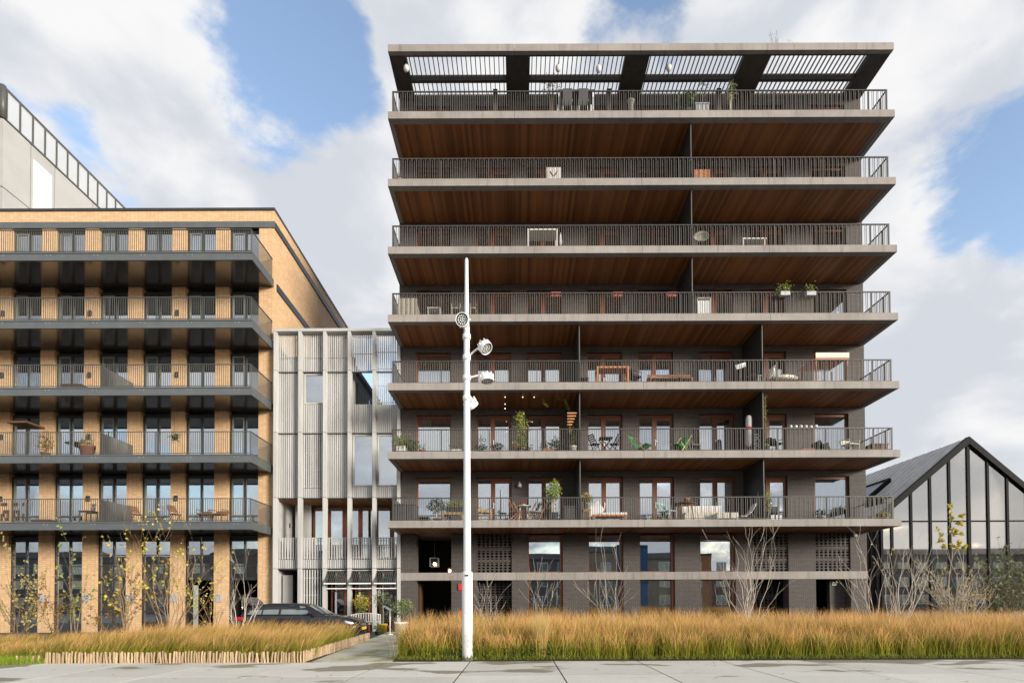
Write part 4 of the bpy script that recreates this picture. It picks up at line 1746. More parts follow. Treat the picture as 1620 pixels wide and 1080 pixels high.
def shrub(name, label, cat, px, py, Y, stems, seed, bark, leaves=0, leafmat=None, lsize=.06, depth=2, ang=.5, kids=(2, 4), wig=.22, group=None, leafmin=0, up=.25, r0=.018, ratio=.62, lfrom=0.0):
    """stems: list of (px, py) of the far tip of each main stem, all in the plane of the plant"""
    base = P(px, py, Y)
    base.z = .03
    rnd = random.Random(seed)
    t = thing(name, label, cat, base, 0, group)
    mb = MB()
    tips = []
    for (sx, sy) in stems:
        tip = P(sx, sy, Y) - base
        tip.y = rnd.uniform(-.5, .5)
        ln = tip.length
        s0 = Vector((rnd.uniform(-.05, .05), rnd.uniform(-.05, .05), 0))
        # a curved main stem that ends at its tip
        pts, rs = [], []
        bow = Vector((rnd.gauss(0, .06), rnd.gauss(0, .06), 0)) * ln
        nseg = 7
        for i in range(nseg + 1):
            u = i / nseg
            q = s0.lerp(tip, u) + bow * math.sin(math.pi * u) + Vector((rnd.gauss(0, .012), rnd.gauss(0, .012), 0)) * ln * (0 < i < nseg)
            q.z += .12 * ln * math.sin(math.pi * u) * (abs(tip.x) / ln)
            pts.append(q)
            rs.append(max(r0 * (1 - .8 * u), .003))
        mb.tube(pts, rs, 6, cap=False)
        tips += [(q, 1) for q in pts[int(nseg * max(lfrom, .3)):]]
        for k in range(rnd.randint(*kids) + 2):
            i = rnd.randint(2, nseg)
            d = (pts[i] - pts[i - 1]).normalized()
            side = Vector((rnd.gauss(0, 1), rnd.gauss(0, 1), 0)).normalized()
            dd = d * math.cos(ang) + side * math.sin(ang)
            grow(mb, pts[i], dd, ln * .36 * rnd.uniform(.5, 1.1), rs[i] * .75, depth - 1, rnd, tips, wig, kids, ang, up, ratio)
    part(mb, 'branches', M[bark], t)
    if leaves:
        lf = MB()
        tp = [q for q, d in tips if q.z > leafmin]
        for k in range(leaves):
            q = rnd.choice(tp)
            lf.leaf(q + Vector((rnd.gauss(0, .015), rnd.gauss(0, .015), rnd.gauss(-.02, .015))), lsize * rnd.uniform(.6, 1.3), rnd, droop=.5, asp=.8)
        part(lf, 'leaves', M[leafmat], t)
    return t


YB_ = 18.4
shrub('bare_shrub', 'large bare pale-stemmed shrub in the grass, standing before the brick screen and window', 'shrub', 1182, 1005, 17.6,
      [(1128, 868), (1140, 900), (1158, 866), (1150, 925), (1172, 872), (1190, 878), (1200, 862), (1205, 868), (1222, 876), (1215, 905), (1224, 938)], 1, 'bark_pale', depth=2, r0=.0145, kids=(1, 2), group='bare shrubs in the grass bed')
shrub('bare_shrub', 'bare shrub with two last yellow leaves beside the tower end pier', 'shrub', 1384, 1000, 18.6,
      [(1336, 872), (1360, 866), (1344, 912), (1380, 880), (1398, 888), (1368, 884), (1400, 918)], 2, 'bark_pale', leaves=14, leafmat='leaf_yellow', lsize=.10, leafmin=2.0, depth=2, r0=.0145, kids=(1, 2), group='bare shrubs in the grass bed')
shrub('bare_shrub', 'widest bare shrub, spreading in front of the first panes of the glazed hall', 'shrub', 1418, 1004, 17.8,
      [(1390, 900), (1402, 868), (1424, 868), (1440, 880), (1455, 885), (1472, 868), (1462, 905), (1432, 858), (1488, 896)], 3, 'bark_pale', depth=2, r0=.0145, kids=(1, 2), group='bare shrubs in the grass bed')
shrub('bare_shrub', 'small bare shrub before the ground floor window nearest the lamp post', 'shrub', 862, 1000, 18.2,
      [(838, 925), (848, 908), (856, 914), (868, 922), (876, 934), (880, 950), (846, 948)], 4, 'bark_pale', depth=1, r0=.007, group='bare shrubs in the grass bed')
shrub('bare_shrub', 'bare twiggy shrub reaching above the concrete band at the second ground floor window', 'shrub', 962, 1000, 18.2,
      [(932, 934), (945, 885), (958, 888), (972, 900), (992, 896), (985, 945), (955, 926), (968, 930)], 5, 'bark_pale', depth=2, r0=.008, kids=(1, 2), group='bare shrubs in the grass bed')
shrub('bare_shrub', 'low bare stems just beside the lamp post before the dark screen', 'shrub', 778, 1000, 18.2,
      [(750, 938), (764, 922), (772, 930), (790, 944), (798, 956), (758, 950)], 6, 'bark_pale', depth=1, r0=.009, group='bare shrubs in the grass bed')
# thicket before the hall
rr = random.Random(31)
shrub('thicket', 'tangle of pale stems in front of the middle panes of the glazed hall', 'shrub', 1520, 1000, 20.0,
      [(rr.uniform(1462, 1575), rr.uniform(905, 950)) for k in range(22)], 7, 'bark_pale', leaves=380, leafmat='leaf_straw', lsize=.10, depth=2, r0=.016, ang=.7)
shrub('thicket', 'dense dark green reedy thicket before the last panes of the glazed hall', 'shrub', 1592, 1002, 20.3,
      [(1555 + 4.2 * k + rr.uniform(-8, 8), rr.uniform(888, 925)) for k in range(24)], 8, 'bark_brown', leaves=900, leafmat='leaf_olive', lsize=.13, depth=2, r0=.012, ang=.3)
shrub('climber', 'thin young tree with one clump of yellow leaves at its top before the hall', 'tree', 1499, 1002, 20.6,
      [(1506, 836), (1497, 870), (1512, 842)], 9, 'bark_pale', leaves=300, leafmat='leaf_yellow', lsize=.12, depth=1, r0=.022, leafmin=3.3, ang=.10, lfrom=.8, kids=(1, 2))
# saplings over the left-hand bed
shrub('young_birch', 'young birch with many fanned twigs and yellow leaves before the brick piers', 'tree', 268, 1008, 18.5,
      [(216, 858), (228, 885), (240, 876), (250, 905), (285, 878), (300, 872), (318, 868), (330, 930), (296, 920), (322, 905), (262, 880), (312, 945)], 11, 'bark_birch', leaves=260, leafmat='leaf_yellow', lsize=.10, depth=2, r0=.018, leafmin=1.3)
shrub('young_tree', 'young tree with sparse yellow leaves in front of the second brick pier', 'tree', 200, 1008, 18.8,
      [(212, 856), (190, 900), (178, 940), (205, 880), (196, 865)], 12, 'bark_birch', leaves=150, leafmat='leaf_yellow', lsize=.11, depth=2, r0=.016, leafmin=.9)
shrub('young_tree', 'slim young tree with a few lime leaves before the third window bay', 'tree', 116, 1008, 18.8,
      [(118, 868), (108, 905), (130, 948), (124, 890)], 13, 'bark_birch', leaves=110, leafmat='leaf_lime', lsize=.11, depth=1, r0=.015, leafmin=.9)
shrub('shrub', 'rusty leaved shrub filling the gap behind the grass before the fourth brick pier', 'shrub', 196, 1008, 19.5,
      [(168, 945), (180, 930), (196, 925), (212, 936), (224, 950), (150, 960)], 14, 'bark_brown', leaves=420, leafmat='leaf_rust', lsize=.08, depth=2, r0=.014)
shrub('shrub', 'yellow and olive leaved shrub low at the picture edge before the first brick pier', 'shrub', 26, 1010, 18.0,
      [(4, 900), (18, 905), (36, 915), (50, 940), (-10, 930), (60, 955)], 15, 'bark_brown', leaves=560, leafmat='leaf_straw', lsize=.08, depth=2, r0=.016)
shrub('shrub', 'shrub with tawny leaves between the first and second brick piers', 'shrub', 92, 1010, 18.4,
      [(68, 950), (84, 940), (100, 948), (118, 955), (58, 965)], 16, 'bark_brown', leaves=340, leafmat='leaf_rust', lsize=.07, depth=2, r0=.013)
shrub('shrub', 'twiggy shrub with yellow leaves before the brick pier beside the grey-green post', 'shrub', 340, 1008, 19.0,
      [(318, 940), (332, 920), (346, 935), (352, 955), (310, 965)], 18, 'bark_birch', leaves=60, leafmat='leaf_yellow', lsize=.08, depth=2, r0=.012)
shrub('bare_sapling', 'bare pinkish sapling standing at the tail of the black car', 'tree', 382, 1010, 19.6,
      [(384, 908), (362, 930), (400, 935), (372, 942), (410, 925), (396, 962), (360, 962)], 17, 'bark_pale', depth=2, r0=.022)
# two small seedlings that rooted on the roof edge
for k, (px, py, n_) in enumerate(((1226, 46, 5), (1253, 56, 3))):
    Yp = 25.4
    b = P(px, 67, Yp)
    t = thing('roof_seedling', ('tall seedling growing on the roof edge above the terrace', 'short seedling growing on the roof edge above the terrace')[k], 'plant', (b.x, Yp, ZK(7)))
    mb, lf = MB(), MB()
    rnd = random.Random(k)
    for j in range(n_):
        tip = P(px + rnd.uniform(-10, 8), py + rnd.uniform(0, 14), Yp) - Vector((b.x, Yp, ZK(7)))
        mb.tube([(0, 0, -.03), tip * .5 + Vector((rnd.uniform(-.05, .05), 0, 0)), tip], [.008, .006, .004], 4, cap=False)
        for q in range(10):
            lf.leaf(tip * rnd.uniform(.4, 1) + Vector((rnd.gauss(0, .06), rnd.gauss(0, .06), rnd.gauss(0, .05))), .05, rnd)
    part(mb, 'stems', M['bark_brown'], t)
    part(lf, 'leaves', M['leaf_straw'], t)
# ================================================================== picket fence
FYF = 13.18
fA, fB = Vector((P(26, 1046, FYF).x, FYF, 0)), Vector((P(480, 1046, FYF).x, FYF, 0))
fC = Vector((-5.72, 21.4, 0))
fence = thing('picket_fence', 'low chestnut picket fence edging the left-hand grass bed', 'fence', fB)
rr = random.Random(8)
me_pk = []
for v in range(5):
    rnd = random.Random(40 + v)
    m = MB()
    h, w, d = rnd.uniform(.26, .31), rnd.uniform(.030, .048), rnd.uniform(.018, .028)
    x1, x2 = rnd.uniform(-.012, .012), rnd.uniform(-.015, .015)
    m.add([(-w / 2, -d / 2, 0), (w / 2, -d / 2, 0), (w / 2, d / 2, 0), (-w / 2, d / 2, 0),
           (-w * .45 + x1, -d / 2, h * .5), (w * .5 + x1, -d / 2, h * .5), (w * .5 + x1, d / 2, h * .5), (-w * .45 + x1, d / 2, h * .5),
           (-w * .4 + x2, -d * .4, h), (w * .42 + x2, -d * .4, h - rnd.uniform(0, .02)), (w * .42 + x2, d * .4, h - .01), (-w * .4 + x2, d * .4, h)],
          [(0, 3, 2, 1), (0, 1, 5, 4), (1, 2, 6, 5), (2, 3, 7, 6), (3, 0, 4, 7), (4, 5, 9, 8), (5, 6, 10, 9), (6, 7, 11, 10), (7, 4, 8, 11), (8, 9, 10, 11)])
    me_pk.append(m.mesh('picket', M['picket']))
npk = 0
for a, b in ((fA, fB), (fB, fC)):
    L = (b - a).length
    u = .0
    while u < L and npk < 296:
        gap = a is fA and u < .55
        q = a.lerp(b, u / L)
        if not (gap and .42 < u < .5):
            o = inst('picket', rr.choice(me_pk), fence, q - fB + Vector((0, rr.uniform(-.012, .012), -.01)), scale=(1, 1, (.75 if gap else 1) * rr.uniform(.93, 1.06)),
                     rot=(rr.gauss(0, .03), rr.gauss(0, .05 if not gap else .12), math.atan2((b - a).y, (b - a).x) + rr.gauss(0, .15)))
            npk += 1
        u += rr.uniform(.058, .085) if not gap else rr.uniform(.11, .16)
m = MB()
for z in (.09, .21):
    m.tube([fA - fB + Vector((0, .022, z)), Vector((0, .022, z)), fC - fB + Vector((0.02, 0, z))], .003, 4)
part(m, 'wire', M['wire'], fence)

# ================================================================== lamp post with floodlights
LY = 13.6
lb = P(739.5, 1043, LY)
post = thing('lamp_post', 'tall white lamp post with four round floodlights', 'lamp post', (lb.x, LY, 0))
zc_ = P(739, 905, LY).z
ztop = P(738, 408, LY).z
m = MB()
m.lathe([(.14, -.02), (.135, .02), (.132, .05), (.132, zc_ - .03), (.128, zc_), (.095, zc_ + .03), (.09, zc_ + .04)], 24)
part(m, 'base_section', M['post_paint'], post)
m = MB()
m.lathe([(.15, 0), (.20, 0), (.20, .018), (.15, .018)], 24)
for k in range(6):
    m.lathe([(.001, .04), (.016, .04), (.016, .018)], 6, 0, (.175 * math.cos(k * 1.047), .175 * math.sin(k * 1.047), 0))
part(m, 'base_flange', M['wire'], post)
m = MB()
for a_ in range(7):
    an = -math.pi / 2 - .42 + a_ * .14
    m.box(.1335 * math.cos(an) - .011, .1335 * math.cos(an) + .011, .1335 * math.sin(an) - .004, .1335 * math.sin(an) + .004, .62, 1.12)
part(m, 'access_door', M['post_paint'], post)
m = MB()
pr_ = [(.094, zc_ + .04), (.090, zc_ + .8), (.080, P(739, 640, LY).z), (.072, P(739, 520, LY).z), (.055, P(739, 505, LY).z), (.042, ztop - .05), (.030, ztop - .015), (.001, ztop)]
m.lathe(pr_, 20)
part(m, 'mast', M['post_paint'], post)
m = MB()
m.box(-.045, .045, -.138, -.128, zc_ - .10, zc_ - .06)
part(m, 'latch', M['dark_pot'], post)


def floodlight(arm_px, head_px, face, r, ydep, label):
    """arm from the mast to a drum whose glass looks along face"""
    o = Vector((lb.x, LY, 0))
    a = P(*arm_px, LY) - o
    h = P(*head_px, LY + ydep) - o
    f = Vector(face).normalized()
    m = MB()
    m.tube([Vector((0, 0, a.z)), Vector((0, 0, a.z)).lerp(h - f * .16, .5), h - f * .13], .024, 8)
    m.tube([(0, 0, a.z - .06), (0, 0, a.z + .06)], .10, 14)
    br = part(m, 'arm', M['white_paint'], post)
    q = f.to_track_quat('Z', 'Y').to_matrix().to_4x4()
    m = MB()
    m.lathe([(.02, -.15), (r * .55, -.15), (r * .62, -.10), (r * .96, -.08), (r, -.05), (r, .05), (r * .97, .065), (r * .90, .065), (r * .90, .03)], 26)
    for k in range(9):
        an = math.pi * 2 * k / 9
        m.box(r * .96 * math.cos(an) - .012, r * .96 * math.cos(an) + .012, r * .96 * math.sin(an) - .012, r * .96 * math.sin(an) + .012, -.13, -.03)
    m.xf(Matrix.Translation(h) @ q)
    hd = part(m, 'floodlight', M['white_paint'], post, label=label)
    m = MB()
    m.lathe([(.001, .03), (r * .9, .03)], 26)
    m.xf(Matrix.Translation(h) @ q)
    part(m, 'lamp_face', M['lamp_dark'], hd)
    m = MB()
    for ring, cnt in ((0, 1), (.3, 6), (.6, 12), (.84, 0)):
        for k in range(cnt):
            an = 2 * math.pi * k / cnt + ring
            m.ball((r * ring * math.cos(an), r * ring * math.sin(an), .032), r * .115, .5, 8, 4)
    m.xf(Matrix.Translation(h) @ q)
    part(m, 'lenses', M['lens'], hd)
    m = MB()
    n = [(r + .03) * Vector((math.cos(t), math.sin(t), -.0)) for t in [math.pi * k / 10 for k in range(11)]]
    m.tube([Vector((v.x, -v.y * .0, -v.y * .9)) for v in n], .014, 6)
    m.xf(Matrix.Translation(h) @ q)
    part(m, 'bracket', M['white_paint'], hd)


floodlight((740, 533), (731.5, 506), (-.12, -1, -.22), .165, -.22, 'top floodlight facing the street')
floodlight((741, 566), (768, 549.5), (.55, -.42, -.75), .165, -.10, 'second floodlight tilted down on a slanting arm')
floodlight((742, 598), (770.5, 600), (.12, -.15, -1), .165, .05, 'third floodlight aimed at the ground')
floodlight((741, 630), (746, 640), (.5, .55, -.65), .165, .25, 'lowest floodlight half behind the mast')

# ================================================================== black estate car
def loft(m, rings, mi=0, sm=True, close=True):
    n = len(rings[0])
    vs = [v for r in rings for v in r]
    fs = []
    for i in range(len(rings) - 1):
        for k in range(n if close else n - 1):
            k2 = (k + 1) % n
            fs.append((i * n + k, (i + 1) * n + k, (i + 1) * n + k2, i * n + k2))
    m.add(vs, fs, mi, sm)


CL = 4.82
cyn = 21.7
cx0 = P(377, 970, cyn + .3).x
car = thing('parked_car', 'black estate car parked behind the grass with its tailgate up', 'car', (cx0, cyn + .93, -.012))


def body_ring(x, hw, zb, zc, zlo=.22):
    pts = [(hw * .80, zlo), (hw * .95, zlo + .06), (hw, .46), (hw * 1.0, .62), (hw * .985, zb - .16), (hw * .955, zb - .05), (hw * .90, zb), (hw * .5, zb + (zc - zb) * .8), (0, zc)]
    full = [(x, -y, z) for y, z in pts] + [(x, y, z) for y, z in reversed(pts[:-1])]
    return full


st_ = [(0.0, .70, .70, .72, .40), (.03, .80, .86, .88, .30), (.14, .87, .94, .96, .24), (.5, .905, .965, .98, .22), (1.2, .92, .975, .99, .2), (2.2, .92, .975, .99, .2), (3.0, .92, .97, .99, .2),
       (3.35, .915, .955, 1.0, .2), (3.8, .905, .90, .95, .2), (4.2, .88, .84, .89, .21), (4.5, .84, .775, .82, .22), (4.68, .77, .70, .74, .24), (4.78, .68, .60, .64, .27), (4.82, .58, .50, .54, .32)]
m = MB()
rings = [body_ring(*s) for s in st_]
loft(m, rings)
for r_, rev in ((rings[0], False), (rings[-1], True)):
    m.add(r_, [tuple(range(len(r_)))[::-1] if rev else tuple(range(len(r_)))], 0)
# cabin
cab = [(.10, .80, .965, .80, .97), (.42, .79, .965, .63, 1.30), (.62, .79, .97, .60, 1.375), (1.2, .80, .975, .60, 1.425), (1.9, .80, .975, .60, 1.435), (2.4, .80, .975, .60, 1.42), (2.72, .80, .975, .58, 1.365), (3.42, .80, .96, .78, .985)]


def cab_ring(x, hb, zb, ht, zt_):
    pts = [(hb, zb - .02), (hb + (ht - hb) * .5, zb + (zt_ - zb) * .55), (ht + .02, zt_ - .06), (ht - .06, zt_ - .01), (0, zt_ + .015)]
    return [(x, -y, z) for y, z in pts] + [(x, y, z) for y, z in reversed(pts[:-1])]


loft(m, [cab_ring(*c) for c in cab], close=False)
part(m, 'body', M['car_black'], car)


def cab_at(x):
    for a, b in zip(cab[:-1], cab[1:]):
        if a[0] <= x <= b[0]:
            u = (x - a[0]) / (b[0] - a[0])
            return [a[i] + (b[i] - a[i]) * u for i in range(5)]


def side_win(x0b, x1b, x0t, x1t, s):
    def pt_(x, u):
        _, hb, zb, ht, zt_ = cab_at(x)
        zb += .02
        return Vector((x, s * (hb + (ht - hb) * u * .98 + .012), zb + (zt_ - .05 - zb) * u))
    rows = []
    for u in (0, .25, .5, .75, .9):
        xs_ = [x0b + (x0t - x0b) * u + (x1b + (x1t - x1b) * u - x0b - (x0t - x0b) * u) * j / 4 for j in range(5)]
        rows.append([pt_(x, u) for x in xs_])
    vs = [v for r in rows for v in r]
    fs = [(i * 5 + j, i * 5 + j + 1, (i + 1) * 5 + j + 1, (i + 1) * 5 + j) for i in range(4) for j in range(4)]
    return vs, fs


M['car_pane'] = NT('car_pane').m
_b = M['car_pane'].node_tree.nodes['Principled BSDF']
_b.inputs['Base Color'].default_value = (.16, .19, .19, 1)
_b.inputs['Roughness'].default_value = .06
_b.inputs['Specular IOR Level'].default_value = 1.0
_b.inputs['Coat Weight'].default_value = .8
for s in (-1, 1):
    for q in ((.42, .98, .62, 1.0), (1.04, 1.66, 1.06, 1.66), (1.76, 2.95, 1.76, 2.62)):
        m = MB()
        m.add(*side_win(*q, s), 0, True)
        part(m, 'side_window', M['car_pane'], car)
    m = MB()
    m.tube([(.40, s * .80, .985), (1.7, s * .825, .99), (3.0, s * .825, .985)], .010, 6)
    part(m, 'window_trim', M['dark_pot'], car)
    m = MB()
    m.ball((2.98, s * 1.0, 1.03), .10, .7, 12, 8).bar((2.98, s * .84, .99), (2.98, s * .98, 1.02), .05)
    part(m, 'mirror', M['car_black'], car)
    m = MB()
    m.add([(4.30, s * .70, .76), (4.30, s * .865, .74), (4.50, s * .845, .69), (4.66, s * .72, .655), (4.70, s * .60, .66), (4.55, s * .58, .74),
           (4.30, s * .70, .66), (4.30, s * .87, .64), (4.52, s * .85, .60), (4.70, s * .74, .575), (4.76, s * .60, .58), (4.55, s * .58, .64)],
          [(0, 1, 2, 3, 4, 5), (6, 11, 10, 9, 8, 7)] + [(k, k + 6, (k + 1) % 6 + 6, (k + 1) % 6) for k in range(6)], 0, True)
    part(m, 'headlight', M['headlight'], car)
    m = MB()
    m.box(-.02, .30, s * .80 - .09, s * .80 + .09, .78, .90)
    part(m, 'tail_light', M['tail_red'], car)
    for xw in (.98, 3.82):
        m = MB()
        m.lathe([(.20, -.11), (.30, -.11), (.325, -.08), (.33, 0), (.325, .08), (.30, .11), (.20, .11)], 26)
        m.xf(Matrix.Translation((xw, s * .82, .33)) @ Matrix.Rotation(math.pi / 2, 4, 'X'))
        w_ = part(m, 'wheel', M['tyre'], car)
        m = MB()
        for k in range(8):
            a_ = 2 * math.pi * k / 8
            m.bar((0, 0, 0), (.2 * math.cos(a_), .2 * math.sin(a_), .0), .05, .03)
        m.lathe([(.19, -.05), (.215, -.05), (.215, .05), (.19, .05)], 24)
        m.xf(Matrix.Translation((xw, s * .925, .33)) @ Matrix.Rotation(math.pi / 2, 4, 'X'))
        part(m, 'rim', M['rim'], w_)
ws = MB()


def ws_pt(x, v):
    _, hb, zb, ht, zt_ = cab_at(x)
    return (x + .008, v * (ht - .06), zt_ + .012 - .015 * v * v)


rows = [[ws_pt(2.76 + .62 * i / 5, -1 + 2 * j / 6) for j in range(7)] for i in range(6)]
ws.add([v for r in rows for v in r], [(i * 7 + j, (i + 1) * 7 + j, (i + 1) * 7 + j + 1, i * 7 + j + 1) for i in range(5) for j in range(6)], 0, True)
part(ws, 'windscreen', M['car_pane'], car)
m = MB()
m.box(4.76, 4.835, -.26, .26, .50, .62)
part(m, 'grille', M['chrome'], car)
m = MB()
m.box(4.80, 4.85, -.27, .27, .36, .47)
part(m, 'number_plate', M['plate'], car)
# raised tailgate: hinged at the back of the roof
hinge = Vector((.50, 0, 1.36))
m = MB()
out_ = Vector((-.80, 0, .42))
nrm = Vector((.42, 0, .80)).normalized()
ring = []
for u, hwid in ((0, .60), (.25, .66), (.55, .70), (.8, .74), (1.0, .66)):
    c_ = hinge + out_ * u + nrm * .10 * math.sin(math.pi * u) + Vector((0, 0, -.25 * max(0, u - .6)))
    ring.append([c_ + Vector((0, -hwid, 0)), c_ + Vector((0, hwid, 0)), c_ + Vector((0, hwid, 0)) - nrm * .07, c_ + Vector((0, -hwid, 0)) - nrm * .07])
loft(m, ring, 0, False)
for r_ in (ring[0], ring[-1]):
    m.add(r_, [(0, 1, 2, 3)], 0)
tg = part(m, 'tailgate', M['car_black'], car, label='raised black tailgate')
m = MB()
a_, b_ = hinge + out_ * .12 - nrm * .055, hinge + out_ * .62 - nrm * .02
m.box(0, 1, 0, 1, 0, 1)
m.v = [tuple(a_.lerp(b_, x) + Vector((0, (y - .5) * 1.05, 0)) - nrm * (.02 + .01 * z)) for x, y, z in m.v]
part(m, 'rear_window', M['car_pane'], tg)
m = MB()
for s in (-1, 1):
    m.tube([(.14, s * .62, .98), hinge + out_ * .45 + Vector((0, s * .60, -.05))], .014, 6)
part(m, 'gas_strut', M['chrome'], tg)

# ================================================================== things by the entrance
def pot_plant(label, px, py, Y, pot_h, pot_r, potmat, plants, cat='potted plant', name='potted_plant', seed=1, z=0.0, group=None, stem=0.0, square=False, stemmat='bark_brown', x=None):
    """plants: list of (dx, dz, rx, rz, count, leafmat, size) clumps above the rim"""
    X = P(px, py, Y).x if x is None else x
    rnd = random.Random(seed)
    t = thing(name, label, cat, (X, Y, z), 0, group)
    m = MB()
    if square:
        w, r2 = pot_r, pot_r * .86
        m.add([(-r2, -r2, 0), (r2, -r2, 0), (r2, r2, 0), (-r2, r2, 0), (-w, -w, pot_h), (w, -w, pot_h), (w, w, pot_h), (-w, w, pot_h),
               (-w * .9, -w * .9, pot_h), (w * .9, -w * .9, pot_h), (w * .9, w * .9, pot_h), (-w * .9, w * .9, pot_h),
               (-w * .9, -w * .9, pot_h - .05), (w * .9, -w * .9, pot_h - .05), (w * .9, w * .9, pot_h - .05), (-w * .9, w * .9, pot_h - .05)],
              [(0, 3, 2, 1), (0, 1, 5, 4), (1, 2, 6, 5), (2, 3, 7, 6), (3, 0, 4, 7), (4, 5, 9, 8), (5, 6, 10, 9), (6, 7, 11, 10), (7, 4, 8, 11), (8, 9, 13, 12), (9, 10, 14, 13), (10, 11, 15, 14), (11, 8, 12, 15), (12, 13, 14, 15)])
    else:
        m.lathe([(.001, 0), (pot_r * .72, 0), (pot_r * .92, pot_h * .84), (pot_r, pot_h * .85), (pot_r * 1.02, pot_h), (pot_r * .92, pot_h), (pot_r * .90, pot_h - .05), (.001, pot_h - .05)], 18)
    part(m, 'pot', M[potmat], t)
    sm_ = MB()
    lfs = {}
    for dx, dz, rx, rz, cnt, lm, sz in plants:
        c0 = Vector((dx, 0, pot_h + dz))
        ns = 5 if not stem else 2
        for k in range(ns):
            q = c0 + Vector((rnd.uniform(-.6, .6) * rx, rnd.uniform(-.6, .6) * rx, rnd.uniform(-.2, .7) * rz))
            s0 = Vector((rnd.uniform(-.03, .03) + dx * .25, rnd.uniform(-.03, .03), pot_h - .05))
            if stem:
                j_ = Vector((dx * .6, 0, pot_h + dz - rz * .7))
                sm_.tube([s0, j_], [stem, stem * .8], 6, cap=False)
                sm_.tube([j_, q], [stem * .6, .004], 5, cap=False)
            else:
                sm_.tube([s0, (s0 + q) / 2 + Vector((0, 0, .04)), q], [.009, .007, .004], 4, cap=False)
        lf = lfs.setdefault(lm, MB())
        for k in range(cnt):
            v = Vector((rnd.gauss(0, 1), rnd.gauss(0, 1), rnd.gauss(0, 1))).normalized() * rnd.uniform(.25, 1.0) ** .6
            lump = 1 + .25 * math.sin(v.x * 5 + seed) * math.sin(v.z * 6 + dx)
            lf.leaf(c0 + Vector((v.x * rx, v.y * rx, v.z * rz)) * lump, sz * rnd.uniform(.6, 1.3), rnd)
    part(sm_, 'stems', M[stemmat], t)
    for lm, lf in lfs.items():
        part(lf, 'leaves', M[lm], t)
    return t


pot_plant('big white pot with a round olive-green bush beside the tower corner', 635, 1001, 25.0, .56, .33, 'white_paint', [(0, .55, .62, .48, 620, 'leaf_olive', .09), (.1, .75, .5, .3, 260, 'leaf_lime', .08)], seed=3, stem=.02)
pot_plant('yellow pot with a silvery young olive tree beside the white bench', 605, 998, 26.0, .45, .24, 'yellow_pot', [(0, 1.15, .48, .38, 380, 'leaf_olive', .08), (-.1, .95, .3, .3, 120, 'leaf_dark', .07)], seed=4, stem=.022)
pot_plant('dark pot with a low leafy green plant at the foot of the yellow pot', 598, 1002, 24.6, .18, .16, 'dark_pot', [(0, .12, .26, .16, 170, 'leaf_green', .08)], seed=5)
pot_plant('small tree with yellow-green leaves in a dark pot before the shop window', 572, 996, 27.4, .4, .2, 'dark_pot', [(0, 1.05, .42, .42, 420, 'leaf_yellow', .09), (0, .7, .3, .4, 160, 'leaf_lime', .08)], seed=6, stem=.018)
# white bench
bp = P(578, 998, 26.6)
bench = thing('garden_bench', 'white slatted garden bench with curved back before the timber building', 'bench', (bp.x, 26.6, -.012), math.radians(8))
m = MB()
for y in (-.22, -.08, .06):
    m.box(-.66, .66, y, y + .11, .42, .45)
part(m, 'seat', M['white_wood'], bench)
bk = MB()
n = 11
top = lambda x: .86 + .08 * (1 - (x / .66) ** 2)
bk.tube([(-.66 + 1.32 * i / 10, .26, top(-.66 + 1.32 * i / 10)) for i in range(11)], .03, 6)
bk.box(-.66, .66, .22, .26, .50, .55)
bo = part(bk, 'backrest', M['white_wood'], bench)
for i in range(n):
    x = -.58 + 1.16 * i / (n - 1)
    m = MB()
    m.box(x - .028, x + .028, .225, .245, .55, top(x) - .02)
    part(m, 'slat', M['white_wood'], bo)
for x in (-.68, .68):
    for y, h in ((-.24, .62), (.24, .88)):
        m = MB()
        m.box(x - .03, x + .03, y - .03, y + .03, 0, h)
        part(m, 'leg', M['white_wood'], bench)
    m = MB()
    m.box(x - .035, x + .035, -.30, .21, .62, .65)
    part(m, 'armrest', M['white_wood'], bench)
# sign stick, brown crate, grey-green post, red box
p = P(617, 1000, 24.9)
t = thing('sign_post', 'thin white post standing between the two big pots', 'post', (p.x, 24.9, 0))
m = MB()
m.tube([(0, 0, 0), (0, 0, 1.13)], .022, 8).box(-.05, .05, -.02, .02, 1.10, 1.18)
part(m, 'pole', M['white_paint'], t)
m = MB()
m.lathe([(.14, 0), (.14, .02), (.02, .03)], 16)
part(m, 'foot', M['white_paint'], t)
p = P(570, 995, 25.9)
t = thing('wicker_armchair', 'brown wicker armchair between the car nose and the white bench', 'chair', (p.x, 25.4, -.012), math.radians(-30))
m = MB()
m.box(-.3, .3, -.28, .28, .12, .42)
part(m, 'seat', M['wood_dark'], t)
m = MB()
m.lathe([(.34, .12), (.36, .5), (.37, .72), (.31, .72), (.30, .5), (.28, .42)], 18)
m.v = [v for v in m.v]
part(m, 'backrest', M['wood_dark'], t)
for x, y in ((-.25, -.25), (.25, -.25), (-.25, .25), (.25, .25)):
    m = MB()
    m.box(x - .025, x + .025, y - .025, y + .025, 0, .13)
    part(m, 'leg', M['wood_dark'], t)
p = P(309.5, 990, 22.4)
t = thing('marker_post', 'square grey-green post standing in front of the dark garage opening', 'post', (p.x, 22.4, -.012))
m = MB()
zt_ = P(309, 926, 22.4).z
m.box(-.065, .065, -.065, .065, 0, zt_)
part(m, 'shaft', M['post_green'], t)
m = MB()
m.box(-.07, .07, -.07, .07, zt_ + .001, zt_ + .03)
part(m, 'cap', M['post_green'], t)
p = P(727, 975, 25.6)
t = thing('hydrant_box', 'red standing cabinet half hidden behind the lamp post', 'cabinet', (p.x, 26.6, -.012))
m = MB()
m.box(-.14, .14, -.1, .1, .2, 1.02)
part(m, 'cabinet', M['red'], t)
m = MB()
m.box(-.03, .03, -.03, .03, 0, .2)
part(m, 'leg', M['red'], t)
m = MB()
m.box(-.12, .12, -.115, -.101, .3, .96)
